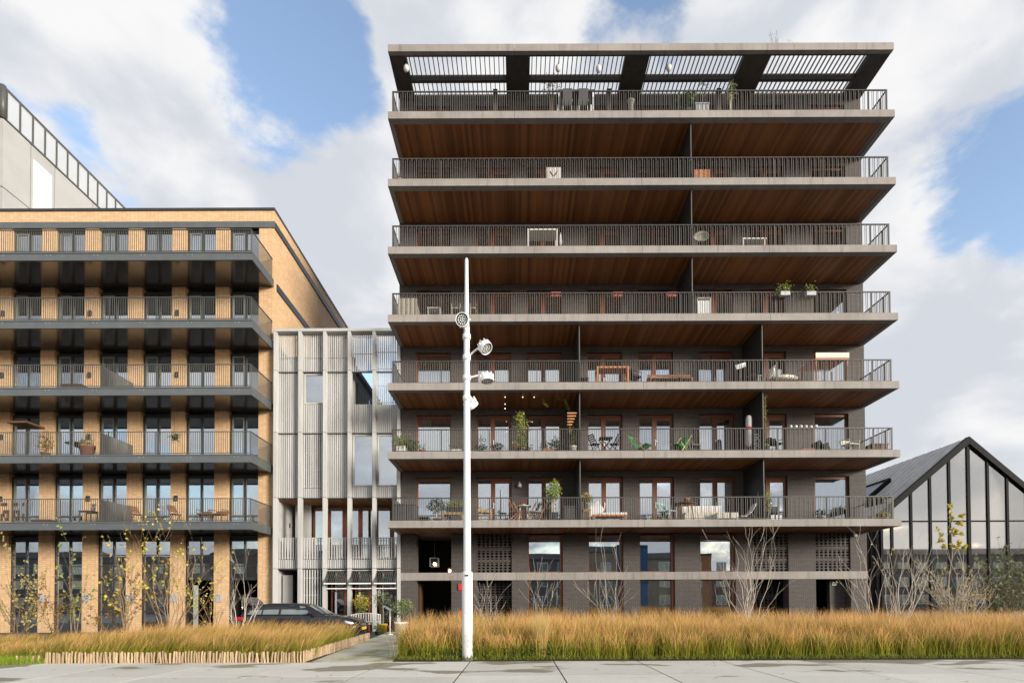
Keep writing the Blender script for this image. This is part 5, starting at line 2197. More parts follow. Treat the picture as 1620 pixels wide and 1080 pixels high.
part(m, 'door', M['red'], t)
# lantern hanging in the porch, and a small glowing one below
p = P(687.5, 889, YW + .9)
t = thing('lantern', 'square glass lantern hanging in the tower porch, lit', 'lamp', (p.x, YW + .9, p.z - .24))
m = MB()
for x in (-.2, .2):
    for y in (-.2, .2):
        m.box(x - .015, x + .015, y - .015, y + .015, 0, .46)
for z in (0, .44):
    for s in (-.2, .2):
        m.box(-.2, .2, s - .012, s + .012, z, z + .02).box(s - .012, s + .012, -.2, .2, z, z + .02)
part(m, 'frame', M['steel_edge'], t)
m = MB()
m.box(-.185, .185, -.185, .185, .03, .43)
part(m, 'glazing', M['glass_clear'], t)
m = MB()
m.ball((0, 0, .16), .07, 1.3, 12, 8)
part(m, 'bulb', M['glow'], t)
m = MB()
m.tube([(0, 0, .46), (0, 0, 4.8 - p.z + .24)], .012, 6)
part(m, 'chain', M['rail'], t)
p = P(711.5, 902, YW + .5)
t = thing('lantern', 'small copper wall lantern glowing at the porch edge', 'lamp', (p.x, YW + .5, ZB1))
m = MB()
m.lathe([(.08, 0), (.09, .03), (.03, .05)], 12).lathe([(.12, .22), (.02, .30)], 12)
m.tube([(.07, 0, .03), (.1, 0, .23)], .008, 5).tube([(-.07, 0, .03), (-.1, 0, .23)], .008, 5)
part(m, 'frame', M['terracotta'], t)
m = MB()
m.ball((0, 0, .12), .06, 1.3, 12, 8)
part(m, 'bulb', M['glow'], t)

# ================================================================== the terrace across the street (seen in the window panes)
OY = -34.0
rr = random.Random(77)
OPP = [(-92, -70, 9.0, 'o_grey', 'dark grey'), (-70, -50, 8.2, 'o_tan', 'tan'), (-50, -33, 9.4, 'o_brown', 'brown'), (-33, -18, 8.0, 'o_grey', 'slate grey'), (-18, -4, 8.6, 'o_brown', 'dull brown'),
       (-4, 9, 8.4, 'o_grey', 'weathered grey'), (9, 16.2, 9.6, 'o_tan', 'sandy'), (16.2, 21.2, 10.4, 'o_blue', 'blue'), (21.2, 26.5, 8.4, 'o_tan', 'pale sandy'), (26.5, 31.5, 9.0, 'o_orange', 'orange brick'),
       (31.5, 60, 5.2, 'o_brown', 'reddish brown'), (60, 95, 9.2, 'o_grey', 'ashen grey')]
M['o_grey'] = mk('house_grey', (.13, .125, .115), .15, 1, .85)
M['o_tan'] = mk('house_tan', (.30, .24, .17), .15, 1, .85)
M['o_brown'] = mk('house_brown', (.19, .14, .105), .15, 1, .85)
M['o_blue'] = mk('house_blue', (.045, .11, .22), .1, 1, .6)
M['o_orange'] = mk('house_orange', (.42, .19, .09), .15, 1, .85)
M['o_roof'] = mk('house_roof', (.06, .055, .05), .15, 1, .8)
me_of = MB()
me_of.box(0, 1.7, 0, .06, 0, .07).box(0, 1.7, 0, .06, 1.43, 1.5).box(0, .07, 0, .06, .07, 1.43).box(1.63, 1.7, 0, .06, .07, 1.43).box(.8, .88, 0, .06, .07, 1.43)
me_of = me_of.mesh('window', M['white_paint'])
me_op = MB().box(.07, 1.63, -.03, .0, .07, 1.43).mesh('pane', M['car_pane'])
for i, (a, b, h, mt, word) in enumerate(OPP):
    t = thing('terraced_house', f'{word} terraced house on the far side of the street, mirrored in the panes', 'house', ((a + b) / 2, OY - 5, 0), 0, 'houses across the street')
    m = MB()
    m.box(a + .01, b - .01, OY - 9, OY, 0, h)
    part(m, 'wall', M[mt], t, world=True)
    m = MB()
    if mt in ('o_blue', 'o_orange'):
        m.box(a - .02, b - .03, OY - 9.1, OY + .15, h + .001, h + .3)
    else:
        m.add([(a, OY + .3, h + .001), (b - .02, OY + .3, h + .001), (b - .02, OY - 9.3, h + .001), (a, OY - 9.3, h + .001), (a, OY - 3.5, h + 1.3), (b - .02, OY - 3.5, h + 1.3)],
              [(0, 3, 2, 1), (0, 1, 5, 4), (2, 3, 4, 5), (1, 2, 5), (3, 0, 4)])
    part(m, 'roof', M['o_roof'], t, world=True)
    n = int((b - a) / 3.1)
    for k in range(n):
        for z in (1.0, 3.9, 6.4):
            w = inst('window', me_of, t, (a + (b - a) * (k + .5) / n - .85, OY + .002, z), world=True)
            inst('pane', me_op, w, (0, .031, 0))
# ================================================================== things on the balconies
def on(k, px, d=.55):
    """a spot on the balcony floor of level k, d behind the front edge"""
    Y = YF + d
    x = P(px, 1000 - 110 * (k + 1), Y).x
    p0 = P(px, 822 - 107.5 * k, Y)
    return (p0.x, Y, ZK(k))


def bon(lv, px, d=.5):
    p0 = P(px, 826 - 106.4 * lv, BYF + d)
    return (p0.x, BYF + d, BZ[lv] + .01)


def legs(t, pts, h, mat, w=.045, z0=0):
    for x, y in pts:
        m = MB()
        m.box(x - w / 2, x + w / 2, y - w / 2, y + w / 2, z0, h)
        part(m, 'leg', M[mat], t)


def table(label, loc, w, d, h, mat, rz=0, rnd=False, cat='table', topmat=None):
    t = thing('table', label, cat, loc, rz)
    m = MB()
    if rnd:
        m.lathe([(.001, h - .035), (w / 2, h - .035), (w / 2, h), (.001, h)], 28)
    else:
        n = max(3, int(d / .12))
        for i in range(n):
            y = -d / 2 + d * i / n
            m.box(-w / 2, w / 2, y + .005, y + d / n - .005, h - .03, h)
    part(m, 'tabletop', M[topmat or mat], t)
    if rnd:
        for k in range(4):
            a = math.pi / 4 + k * math.pi / 2
            m = MB()
            m.bar((w * .30 * math.cos(a), w * .30 * math.sin(a), h - .035), (w * .42 * math.cos(a), w * .42 * math.sin(a), 0), .045)
            part(m, 'leg', M[mat], t)
    else:
        x, y = w / 2 - .05, d / 2 - .05
        legs(t, ((-x, -y), (x, -y), (-x, y), (x, y)), h - .031, mat)
        m = MB()
        m.box(-x, x, -y - .01, -y + .01, h - .09, h - .032).box(-x, x, y - .01, y + .01, h - .09, h - .032)
        part(m, 'apron', M[mat], t)
    return t


def folding_chair(label, loc, rz, mat, slatmat=None, h=.88, group=None):
    """front of the chair looks along local -Y"""
    t = thing('folding_chair', label, 'chair', loc, rz, group)
    for x in (-.21, .21):
        m = MB()
        m.bar((x, -.24, 0), (x, .22, h), .03, .022, up=(1, 0, 0))
        part(m, 'leg', M[mat], t)
        m = MB()
        m.bar((x * .88, .26, 0), (x * .88, -.20, .45), .03, .022, up=(1, 0, 0))
        part(m, 'leg', M[mat], t)
    m = MB()
    for i in range(6):
        y = -.22 + i * .068
        m.box(-.20, .20, y, y + .055, .44, .46)
    part(m, 'seat', M[slatmat or mat], t)
    m = MB()
    for i in range(4):
        z = .56 + i * .085
        y = -.24 + .46 * z / h
        m.box(-.20, .20, y - .02, y - .005, z, z + .065)
    part(m, 'backrest', M[slatmat or mat], t)
    return t


def stack_chair(label, loc, rz, seatmat, legmat, arms=True, h=.85, w=.52, group=None):
    t = thing('armchair' if arms else 'chair', label, 'chair', loc, rz, group)
    m = MB()
    m.box(-w / 2, w / 2, -.25, .24, .41, .46)
    part(m, 'seat', M[seatmat], t)
    m = MB()
    m.add([(-w / 2, .20, .46), (w / 2, .20, .46), (w / 2, .25, .46), (-w / 2, .25, .46), (-w / 2, .30, h), (w / 2, .30, h), (w / 2, .34, h), (-w / 2, .34, h)],
          [(0, 3, 2, 1), (4, 5, 6, 7), (0, 1, 5, 4), (1, 2, 6, 5), (2, 3, 7, 6), (3, 0, 4, 7)])
    part(m, 'backrest', M[seatmat], t)
    legs(t, ((-w / 2 + .02, -.23), (w / 2 - .02, -.23), (-w / 2 + .02, .22), (w / 2 - .02, .22)), .41, legmat, .03)
    if arms:
        for s in (-1, 1):
            m = MB()
            m.tube([(s * w / 2, -.23, .41), (s * w / 2, -.22, .64), (s * w / 2, .26, .66)], .016, 6)
            part(m, 'armrest', M[legmat], t)
    return t


def storage_box(label, loc, w, d, h, mat, rz=0, name='storage_box'):
    t = thing(name, label, 'storage box', loc, rz)
    m = MB()
    m.box(-w / 2, w / 2, -d / 2, d / 2, .02, h - .06)
    n = max(3, int(w / .13))
    for i in range(n):
        x = -w / 2 + w * i / n
        m.box(x + .008, x + w / n - .008, -d / 2 - .012, -d / 2 - .001, .04, h - .08)
    part(m, 'body', M[mat], t)
    m = MB()
    m.box(-w / 2 - .02, w / 2 + .02, -d / 2 - .03, d / 2 + .02, h - .058, h)
    part(m, 'lid', M[mat], t)
    return t


def planter(label, loc, w, d, h, mat, leaves, rz=0, seed=1, cat='planter', hang=False):
    """leaves: list of (x, z, rx, rz, count, mat, size)"""
    rnd = random.Random(seed)
    t = thing('planter', label, cat, loc, rz)
    m = MB()
    m.box(-w / 2, w / 2, -d / 2, -d / 2 + .02, 0, h).box(-w / 2, w / 2, d / 2 - .02, d / 2, 0, h).box(-w / 2, -w / 2 + .02, -d / 2 + .02, d / 2 - .02, 0, h).box(w / 2 - .02, w / 2, -d / 2 + .02, d / 2 - .02, 0, h)
    m.box(-w / 2 + .02, w / 2 - .02, -d / 2 + .02, d / 2 - .02, 0, h - .04)
    part(m, 'box', M[mat], t)
    if hang:
        m = MB()
        for x in (-w * .3, w * .3):
            m.tube([(x, d / 2 - .01, h * .6), (x, d / 2 + .06, h * .9), (x, d / 2 + .06, h + .08)], .008, 5)
        part(m, 'bracket', M['rail'], t)
    by = {}
    for x, z, rx, rz_, cnt, lm, sz in leaves:
        lf = by.setdefault(lm, MB())
        for k in range(cnt):
            v = Vector((rnd.gauss(0, .5), rnd.gauss(0, .5), rnd.gauss(0, .5)))
            lf.leaf((x + v.x * rx, v.y * min(rx, d), h + z + v.z * rz_), sz * rnd.uniform(.6, 1.3), rnd)
    for lm, lf in by.items():
        part(lf, 'leaves', M[lm], t)
    st = MB()
    for k in range(10):
        x = rnd.uniform(-w * .4, w * .4)
        st.tube([(x, 0, h - .05), (x + rnd.gauss(0, .05), rnd.gauss(0, .04), h + rnd.uniform(.1, .25))], .006, 4, cap=False)
    part(st, 'stems', M['bark_brown'], t)
    return t


def lounger(label, loc, rz, mat, cushion, w=.62, L=1.5, back=.42):
    t = thing('lounger', label, 'lounger', loc, rz)
    m = MB()
    m.box(-L / 2, L / 2, -w / 2, -w / 2 + .05, .22, .30).box(-L / 2, L / 2, w / 2 - .05, w / 2, .22, .30)
    for i in range(10):
        x = -L / 2 + L * i / 10
        m.box(x + .02, x + L / 10 - .02, -w / 2 + .05, w / 2 - .05, .26, .285)
    part(m, 'frame', M[mat], t)
    legs(t, ((-L / 2 + .06, -w / 2 + .05), (L / 2 - .06, -w / 2 + .05), (-L / 2 + .06, w / 2 - .05), (L / 2 - .06, w / 2 - .05)), .23, mat, .06)
    m = MB()
    m.box(-L / 2 + .35, L / 2, -w / 2 + .02, w / 2 - .02, .302, .39)
    part(m, 'cushion', M[cushion], t)
    m = MB()
    m.bar((-L / 2 + .36, 0, .34), (-L / 2 + .02, 0, .34 + back), w - .06, .09, up=(0, 1, 0))
    m.v = m.v
    part(m, 'backrest', M[cushion], t)
    return t


# ---------------- lowest balcony (level 0)
storage_box('dark slatted storage box in the corner of the lowest balcony', on(0, 643, .75), .95, .8, .82, 'grey_box')
pot_plant('bushy dark green potted shrub with two stems beside the lowest corner box', 691, 815, YF + .6, .16, .2, 'dark_pot', [(-.05, .62, .42, .36, 460, 'leaf_dark', .085), (.22, .58, .3, .26, 160, 'leaf_green', .08)], seed=21, z=ZK(0), stem=.03, stemmat='bark_pale')
table('pale timber potting bench beneath a long planter on the lowest balcony', on(0, 717, .55), .98, .45, .42, 'wood_pale')
planter('long dark planter of yellow-green foliage standing on the pale potting bench', (on(0, 720, .55)[0], YF + .55, ZK(0) + .42), .85, .26, .26, 'dark_pot', [(0, .12, .55, .2, 420, 'leaf_lime', .07), (0, .06, .5, .12, 160, 'leaf_straw', .06)], seed=22)
stack_chair('tan rattan chair behind the white lamp post on the lowest balcony', on(0, 767, .6), .4, 'wicker_tan', 'wicker_tan', True, .66)
t = thing('stool', 'small dark stool near the door on the lowest balcony', 'stool', on(0, 796, .7))
m = MB()
m.lathe([(.001, .40), (.17, .40), (.17, .44), (.001, .44)], 16)
part(m, 'seat', M['dark_pot'], t)
legs(t, ((-.1, -.1), (.1, -.1), (-.1, .1), (.1, .1)), .40, 'dark_pot', .025)
table('round table with a pale top between the folding wooden chairs', on(0, 828.5, .75), .72, .72, .76, 'white_wood', rnd=True)
b = on(0, 828.5, .75)
pot_plant('red flowering plant in a small pot on the round dining table', 0, 0, b[1], .10, .08, 'white_paint', [(0, .12, .13, .10, 70, 'flower_red', .05), (0, .05, .12, .06, 40, 'leaf_green', .05)], seed=23, z=b[2] + .76, x=b[0])
GR = 'folding chairs round the dining table'
folding_chair('tall reddish folding chair turned sideways, nearest to the lamp post', on(0, 811.5, .62), math.pi / 2 + .2, 'orange_wood', 'wood', .98, GR)
folding_chair('second reddish folding chair drawn close to the round table', on(0, 820, .5), math.pi / 2 - .1, 'orange_wood', 'wood', .88, GR)
folding_chair('brown folding chair on the tree side of the round table', on(0, 841, .5), -math.pi / 2, 'wood', 'wood', .88, GR)
folding_chair('dark folding chair with a tall back beside the green tree', on(0, 849, .75), -math.pi / 2 + .3, 'wood_dark', 'wood_dark', 1.0, GR)
folding_chair('reddish folding chair standing against the trunk of the green tree', on(0, 857, .95), -math.pi / 2 + .1, 'orange_wood', 'wood', .9, GR)
pot_plant('standard tree with a light green crown in a square dark pot', 875, 815, YF + .5, .40, .22, 'dark_pot', [(0, .98, .42, .40, 620, 'leaf_lime', .095), (.08, 1.30, .2, .3, 130, 'leaf_lime', .09), (-.1, .75, .34, .22, 200, 'leaf_green', .08)], seed=24, z=ZK(0), stem=.035, square=True, stemmat='bark_pale', cat='potted tree', name='potted_tree')
storage_box('grey ribbed storage box against the partition on the lowest balcony', on(0, 905, .8), .78, .6, .72, 'grey_box')
table('small pale side table carrying a straw-coloured plant', on(0, 928, .5), .40, .36, .54, 'wood_pale')
b = on(0, 929, .5)
pot_plant('straw-green bushy plant in a grey pot on the small pale table', 0, 0, b[1], .30, .16, 'post_green', [(0, .22, .28, .24, 380, 'leaf_straw', .08), (0, .14, .22, .16, 120, 'leaf_lime', .07)], seed=25, z=b[2] + .54, x=b[0])
lounger('wooden day bed with white cushions on the lowest balcony', on(0, 963, .7), 0, 'orange_wood', 'white_paint', .75, 1.6)
folding_chair('mint green folding chair by the door left of the round brown table', on(0, 1049, .7), .5, 'mint', 'mint', .92)
t = thing('chair', 'low mint and white metal chair under the round brown table edge', 'chair', on(0, 1060, .45), -1.2)
m = MB()
m.tube([(-.2, -.2, 0), (-.2, -.2, .44), (-.2, .2, .44), (-.2, .26, .8), (.2, .26, .8), (.2, .2, .44), (.2, -.2, .44), (.2, -.2, 0)], .014, 6)
m.tube([(-.2, .2, 0), (-.2, .2, .44)], .014, 6).tube([(.2, .2, 0), (.2, .2, .44)], .014, 6)
part(m, 'frame', M['white_paint'], t)
m = MB()
for i in range(5):
    m.box(-.19, .19, -.2 + i * .08, -.14 + i * .08, .45, .465)
part(m, 'seat', M['mint'], t)
table('round brown table with splayed legs carrying a terracotta pot', on(0, 1083, .6), 1.12, 1.1, .82, 'wood', rnd=True, topmat='wood_dark')
b = on(0, 1087, .6)
pot_plant('empty-looking terracotta pot on the round brown table', 0, 0, b[1], .24, .13, 'terracotta', [(0, .04, .09, .05, 26, 'leaf_straw', .05)], seed=26, z=b[2] + .82, x=b[0])
t = thing('sofa', 'white panelled outdoor sofa behind the round brown table', 'sofa', on(0, 1112, 1.15))
m = MB()
for i in range(6):
    m.box(-.95 + i * .32, -.65 + i * .32, -.34, .30, .08, .34)
part(m, 'base', M['white_wood'], t)
m = MB()
for i in range(6):
    m.box(-.95 + i * .32, -.65 + i * .32, .18, .30, .34, .84)
part(m, 'backrest', M['white_wood'], t)
m = MB()
m.box(-.93, .93, -.33, .17, .34, .46)
part(m, 'cushion', M['offwhite_cloth'], t)
t = thing('day_bed', 'low cream day bed between the white sofa and the mesh chair', 'lounger', on(0, 1148, .7))
m = MB()
m.box(-.5, .5, -.3, .3, .10, .26)
part(m, 'frame', M['white_wood'], t)
m = MB()
m.box(-.49, .49, -.29, .29, .26, .38)
part(m, 'cushion', M['offwhite_cloth'], t)
legs(t, ((-.45, -.25), (.45, -.25), (-.45, .25), (.45, .25)), .10, 'white_wood')
t = thing('sling_chair', 'white mesh sling chair leaning back beside the partition', 'chair', on(0, 1181, .55))
m = MB()
m.add([(-.36, -.26, .22), (-.36, .26, .22), (-.1, .26, .20), (-.1, -.26, .20), (.16, -.26, .42), (.16, .26, .42), (.36, .26, .80), (.36, -.26, .80),
       (-.36, -.26, .19), (-.36, .26, .19), (-.1, .26, .17), (-.1, -.26, .17), (.18, -.26, .39), (.18, .26, .39), (.39, .26, .78), (.39, -.26, .78)],
      [(0, 3, 2, 1), (3, 4, 5, 2), (4, 7, 6, 5), (8, 9, 10, 11), (11, 10, 13, 12), (12, 13, 14, 15), (0, 8, 11, 3), (3, 11, 12, 4), (4, 12, 15, 7), (7, 15, 14, 6)])
part(m, 'sling', M['white_wood'], t)
for s in (-.25, .25):
    m = MB()
    m.tube([(-.34, s, 0), (.05, s, .36), (.20, s, .40)], .014, 6).tube([(.34, s, 0), (.12, s, .40)], .014, 6)
    part(m, 'leg', M['steel_edge'], t)
pot_plant('upright glossy green shrub in a tall dark pot by the lowest partition', 1213, 815, YF + .55, .42, .18, 'dark_pot', [(0, .46, .24, .52, 520, 'leaf_lime', .085), (-.12, .4, .2, .35, 160, 'leaf_dark', .08)], seed=27, z=ZK(0))
t = thing('parasol', 'furled blue-grey parasol leaning at the lowest partition', 'parasol', on(0, 1200, .8))
m = MB()
m.lathe([(.16, 0), (.15, .03), (.03, .05), (.02, .1)], 16)
part(m, 'foot', M['dark_pot'], t)
m = MB()
m.tube([(0, 0, .05), (0, 0, 1.45)], .018, 8)
part(m, 'pole', M['steel_edge'], t)
m = MB()
m.lathe([(.05, .35), (.10, .45), (.09, .9), (.05, 1.35), (.01, 1.42)], 10)
part(m, 'canopy', M['fascia'], t)
stack_chair('small dark chair half hidden right of the glossy shrub', on(0, 1229, .9), 0, 'dark_pot', 'dark_pot', False, .78, .4)
pot_plant('dark potted plant with sprawling leaves before the end window', 1297, 815, YF + .45, .16, .14, 'dark_pot', [(0, .18, .28, .18, 190, 'leaf_dark', .075)], seed=28, z=ZK(0))
pot_plant('straw-yellow grass-like plant at the outer corner of the lowest balcony', 1395, 815, YF + .5, .12, .2, 'dark_pot', [(0, .12, .30, .15, 330, 'leaf_straw', .09), (0, .1, .25, .12, 90, 'leaf_lime', .08)], seed=29, z=ZK(0))
planter('long trough of trailing plants hung on the side railing of the lowest balcony', (bx1 - .16, YF + 1.1, ZK(0) + .82), 1.4, .22, .2, 'dark_pot', [(0, .08, .8, .16, 420, 'leaf_green', .07), (.2, .06, .5, .1, 120, 'leaf_dark', .06)], rz=math.pi / 2, seed=30, hang=True)

# ---------------- second balcony (level 1)
planter('white square planter with fern-like plants in the corner of the second balcony', on(1, 635.5, .5), .44, .36, .36, 'white_wood', [(0, .2, .42, .32, 260, 'leaf_lime', .09), (.25, .1, .4, .3, 120, 'leaf_green', .1)], seed=31)
pot_plant('spreading green plant in a dark pot beside the white square planter', 652, 710, YF + .55, .2, .17, 'dark_pot', [(0, .22, .36, .28, 330, 'leaf_green', .09)], seed=32, z=ZK(1))
pot_plant('terracotta pot with wispy stems before the large fixed window', 668, 710, YF + .5, .2, .16, 'terracotta', [(.05, .15, .2, .18, 60, 'leaf_olive', .06)], seed=33, z=ZK(1))
planter('long white trough on the second balcony left of the lamp post', on(1, 722, .5), .5, .28, .2, 'white_wood', [(-.1, .1, .3, .14, 60, 'leaf_olive', .06)], seed=34)
planter('short white trough just behind the lamp post on the second balcony', on(1, 746, .55), .24, .24, .16, 'white_wood', [(0, .06, .15, .08, 30, 'leaf_olive', .05)], seed=35)
pot_plant('low dark-leaved plant right of the lamp post on the second balcony', 762, 710, YF + .5, .14, .14, 'dark_pot', [(0, .16, .32, .17, 190, 'leaf_dark', .08), (0, .1, .3, .1, 40, 'leaf_olive', .07)], seed=36, z=ZK(1))
pot_plant('rambling low plant before the casement door on the second balcony', 787, 710, YF + .5, .14, .15, 'dark_pot', [(0, .18, .34, .18, 240, 'leaf_dark', .08), (.1, .2, .3, .1, 40, 'leaf_green', .08)], seed=37, z=ZK(1))
t = thing('bird_feeder', 'dark metal stand with round feeding rings before the casement door', 'bird feeder', on(1, 761, .7))
m = MB()
m.tube([(0, 0, 0), (0, 0, .95)], .02, 8)
m.lathe([(.12, 0), (.12, .02), (.02, .04)], 14)
part(m, 'pole', M['dark_pot'], t)
for x in (-.14, .14):
    m = MB()
    m.tube([(x + .09 * math.cos(a * .7854), 0, .72 + .07 * math.sin(a * .7854)) for a in range(9)], .014, 6)
    part(m, 'ring', M['dark_pot'], t)
# climbers
def climber(label, px, y0, y1, k, d, w, seed, mats, cnt, name='climber'):
    Y = YF + d
    a = P(px, y0, Y)
    rnd = random.Random(seed)
    hh = P(px, y1, Y).z - ZK(k)
    t = thing(name, label, 'plant', (a.x, Y, ZK(k)))
    m = MB()
    m.lathe([(.001, 0), (.13, 0), (.17, .24), (.15, .24), (.15, .2), (.001, .2)], 16)
    part(m, 'pot', M['dark_pot'], t)
    m = MB()
    for s in range(5):
        x = rnd.uniform(-w, w) * .4
        m.tube([(x * .3, 0, .18), (x + rnd.gauss(0, .04), rnd.gauss(0, .03), hh * .5), (x + rnd.gauss(0, .06), 0, hh)], .008, 4, cap=False)
    for x in (-w * .5, w * .5):
        m.tube([(x, .04, 0), (x, .04, hh)], .008, 4)
    part(m, 'stems', M['bark_brown'], t)
    for lm, share in mats:
        lf = MB()
        for q in range(int(cnt * share)):
            z = rnd.uniform(.3, hh)
            ww_ = w * (.45 + .55 * abs(math.sin(z * 3.1 + seed)))
            lf.leaf((rnd.gauss(0, .5) * ww_, rnd.gauss(0, .07), z), rnd.uniform(.06, .13), rnd, droop=1.2)
        part(lf, 'leaves', M[lm], t)
    return t


climber('tall climbing plant with yellow-green hanging leaves on the second balcony', 824, 713, 651, 1, .5, .34, 41, (('leaf_lime', .6), ('leaf_yellow', .25), ('leaf_green', .15)), 560)
planter('trough of red flowers at the foot of the tall yellow-green climber', on(1, 813, .4), .36, .2, .18, 'dark_pot', [(0, .1, .3, .12, 60, 'flower_red', .06), (0, .05, .3, .1, 90, 'leaf_green', .07)], seed=42)
pot_plant('white pot with thin sprawling stems right of the climber', 838, 710, YF + .5, .14, .13, 'white_paint', [(0, .16, .24, .16, 60, 'leaf_dark', .07)], seed=43, z=ZK(1))
planter('terracotta trough of straggling green plants on the second balcony', on(1, 868, .5), .5, .26, .22, 'terracotta', [(.1, .16, .5, .25, 200, 'leaf_dark', .08), (-.2, .1, .3, .16, 60, 'leaf_olive', .07)], seed=44)
pot_plant('dark bushy plant with grey-green leaves left of the orange trellis', 884, 710, YF + .6, .22, .2, 'dark_pot', [(0, .3, .38, .34, 320, 'leaf_dark', .09), (0, .25, .3, .2, 110, 'leaf_olive', .08)], seed=45, z=ZK(1))
pot_plant('white conical pot with a dark upright plant below the orange trellis', 907, 710, YF + .45, .34, .17, 'white_wood', [(0, .3, .22, .34, 300, 'leaf_green', .08), (0, .5, .22, .3, 120, 'leaf_dark', .08)], seed=46, z=ZK(1))
b = on(1, 902, .5)
t = thing('trellis', 'stepped orange timber trellis standing among the balcony plants', 'trellis', b)
zt0 = P(902, 690, YF + .5).z - ZK(1)
m = MB()
m.box(-.03, .03, .0, .04, 0, 1.75)
part(m, 'post', M['orange_wood'], t)
for i, wd in enumerate((.50, .44, .38, .32, .26)):
    m = MB()
    zz = 1.84 - i * .135
    x_ = .10 - i * .03
    m.box(x_ - wd / 2 + .02, x_ + wd / 2 - .02, -.10, .0, zz, zz + .055)
    part(m, 'slat', M['orange_wood'], t)
lf = MB()
rnd = random.Random(9)
for q in range(160):
    z = rnd.uniform(.5, 1.7)
    lf.leaf((rnd.gauss(.05, .10), -.04 + rnd.gauss(0, .05), z), rnd.uniform(.05, .1), rnd)
part(lf, 'leaves', M['leaf_green'], t)
# garland under the soffit and bulbs on a string
pts = [P(x, y, YF + 1.0) for x, y in ((866, 643), (860, 636), (858, 628), (862, 624), (870, 622), (878, 624), (884, 630), (888, 628), (893, 634), (898, 642), (900, 650))]
t = thing('leaf_garland', 'looping garland of leaves hung under the timber soffit', 'garland', pts[4])
m = MB()
m.tube([q - pts[4] for q in pts], .012, 5)
part(m, 'cord', M['bark_brown'], t)
lf = MB()
for a, b2 in zip(pts[:-1], pts[1:]):
    for q in range(34):
        v = a.lerp(b2, rnd.random()) - pts[4]
        lf.leaf(v + Vector((rnd.gauss(0, .035), rnd.gauss(0, .03), rnd.gauss(0, .035))), .07, rnd)
part(lf, 'leaves', M['leaf_lime'], t)
pts = [P(x, y, YF + .9) for x, y in ((799, 645), (799, 638), (799, 627), (809, 624.5), (827, 627), (845, 627), (862, 625))]
t = thing('light_string', 'string of small round bulbs under the soffit of the second balcony', 'string lights', pts[2])
m = MB()
m.tube([q - pts[2] for q in pts], .004, 4)
part(m, 'cord', M['dark_pot'], t)
for q in pts:
    m = MB()
    m.ball(q - pts[2] - Vector((0, 0, .03)), .02, 1, 10, 6)
    part(m, 'bulb', M['bulb'], t)
# black bistro set
b = on(1, 958, .55)
t = thing('folding_table', 'black folding bistro table on the second balcony', 'table', b)
m = MB()
for i in range(7):
    m.box(-.30, .30, -.28 + i * .08, -.22 + i * .08, .70, .72)
part(m, 'tabletop', M['black_steel'], t)
for y in (-.25, .25):
    for s in (-1, 1):
        m = MB()
        m.bar((-.27 * s, y + .012 * s, 0), (.27 * s, y + .012 * s, .70), .03, .02, up=(0, 1, 0))
        part(m, 'leg', M['black_steel'], t)
folding_chair('black slatted folding chair left of the black bistro table', on(1, 940, .55), math.pi / 2 + .5, 'black_steel', 'black_steel', .82, 'black bistro chairs')
folding_chair('black slatted folding chair right of the black bistro table', on(1, 973, .55), -math.pi / 2 - .5, 'black_steel', 'black_steel', .82, 'black bistro chairs')


def deckchair(label, loc, s, lean=1.0):
    """a sling chair in profile; s = +1 leans back to local -X"""
    t = thing('deckchair', label, 'deckchair', loc, -.85 * s, 'green deckchairs')
    w = .27
    A, B_, C_ = Vector((-.55 * s, 0, .92 * lean)), Vector((.05 * s, 0, .16)), Vector((.52 * s, 0, .34))
    D_ = Vector((.50 * s, 0, .0))
    for y in (-w, w):
        m = MB()
        m.bar(A + Vector((0, y, 0)), D_ + Vector((0, y, 0)), .035, .025, up=(0, 1, 0))
        part(m, 'rail', M['wood_pale'], t)
        m = MB()
        m.bar(Vector((-.35 * s, y * .9, 0)), Vector((.55 * s, y * .9, .36)), .035, .025, up=(0, 1, 0))
        part(m, 'rail', M['wood_pale'], t)
        m = MB()
        m.bar(Vector((-.40 * s, y, 0)), Vector((-.18 * s, y, .60)), .03, .02, up=(0, 1, 0))
        part(m, 'strut', M['wood_pale'], t)
    m = MB()
    pts_ = [A.lerp(B_, u) - Vector((0, 0, .10 * math.sin(math.pi * u))) for u in (0, .2, .4, .6, .8, 1)] + [B_.lerp(C_, u) for u in (.33, .66, 1)]
    vs = [q + Vector((0, y, 0)) for q in pts_ for y in (-w + .02, w - .02)]
    vs += [q + Vector((0, y, -.015)) for q in pts_ for y in (-w + .02, w - .02)]
    n_ = len(pts_)
    fs = [(2 * i, 2 * i + 1, 2 * i + 3, 2 * i + 2) for i in range(n_ - 1)] + [(2 * n_ + 2 * i, 2 * n_ + 2 * i + 2, 2 * n_ + 2 * i + 3, 2 * n_ + 2 * i + 1) for i in range(n_ - 1)]
    fs += [(2 * i, 2 * i + 2, 2 * n_ + 2 * i + 2, 2 * n_ + 2 * i) for i in range(n_ - 1)] + [(2 * i + 1, 2 * n_ + 2 * i + 1, 2 * n_ + 2 * i + 3, 2 * i + 3) for i in range(n_ - 1)]
    m.add(vs, fs, 0, True)
    part(m, 'sling', M['green_cloth'], t)


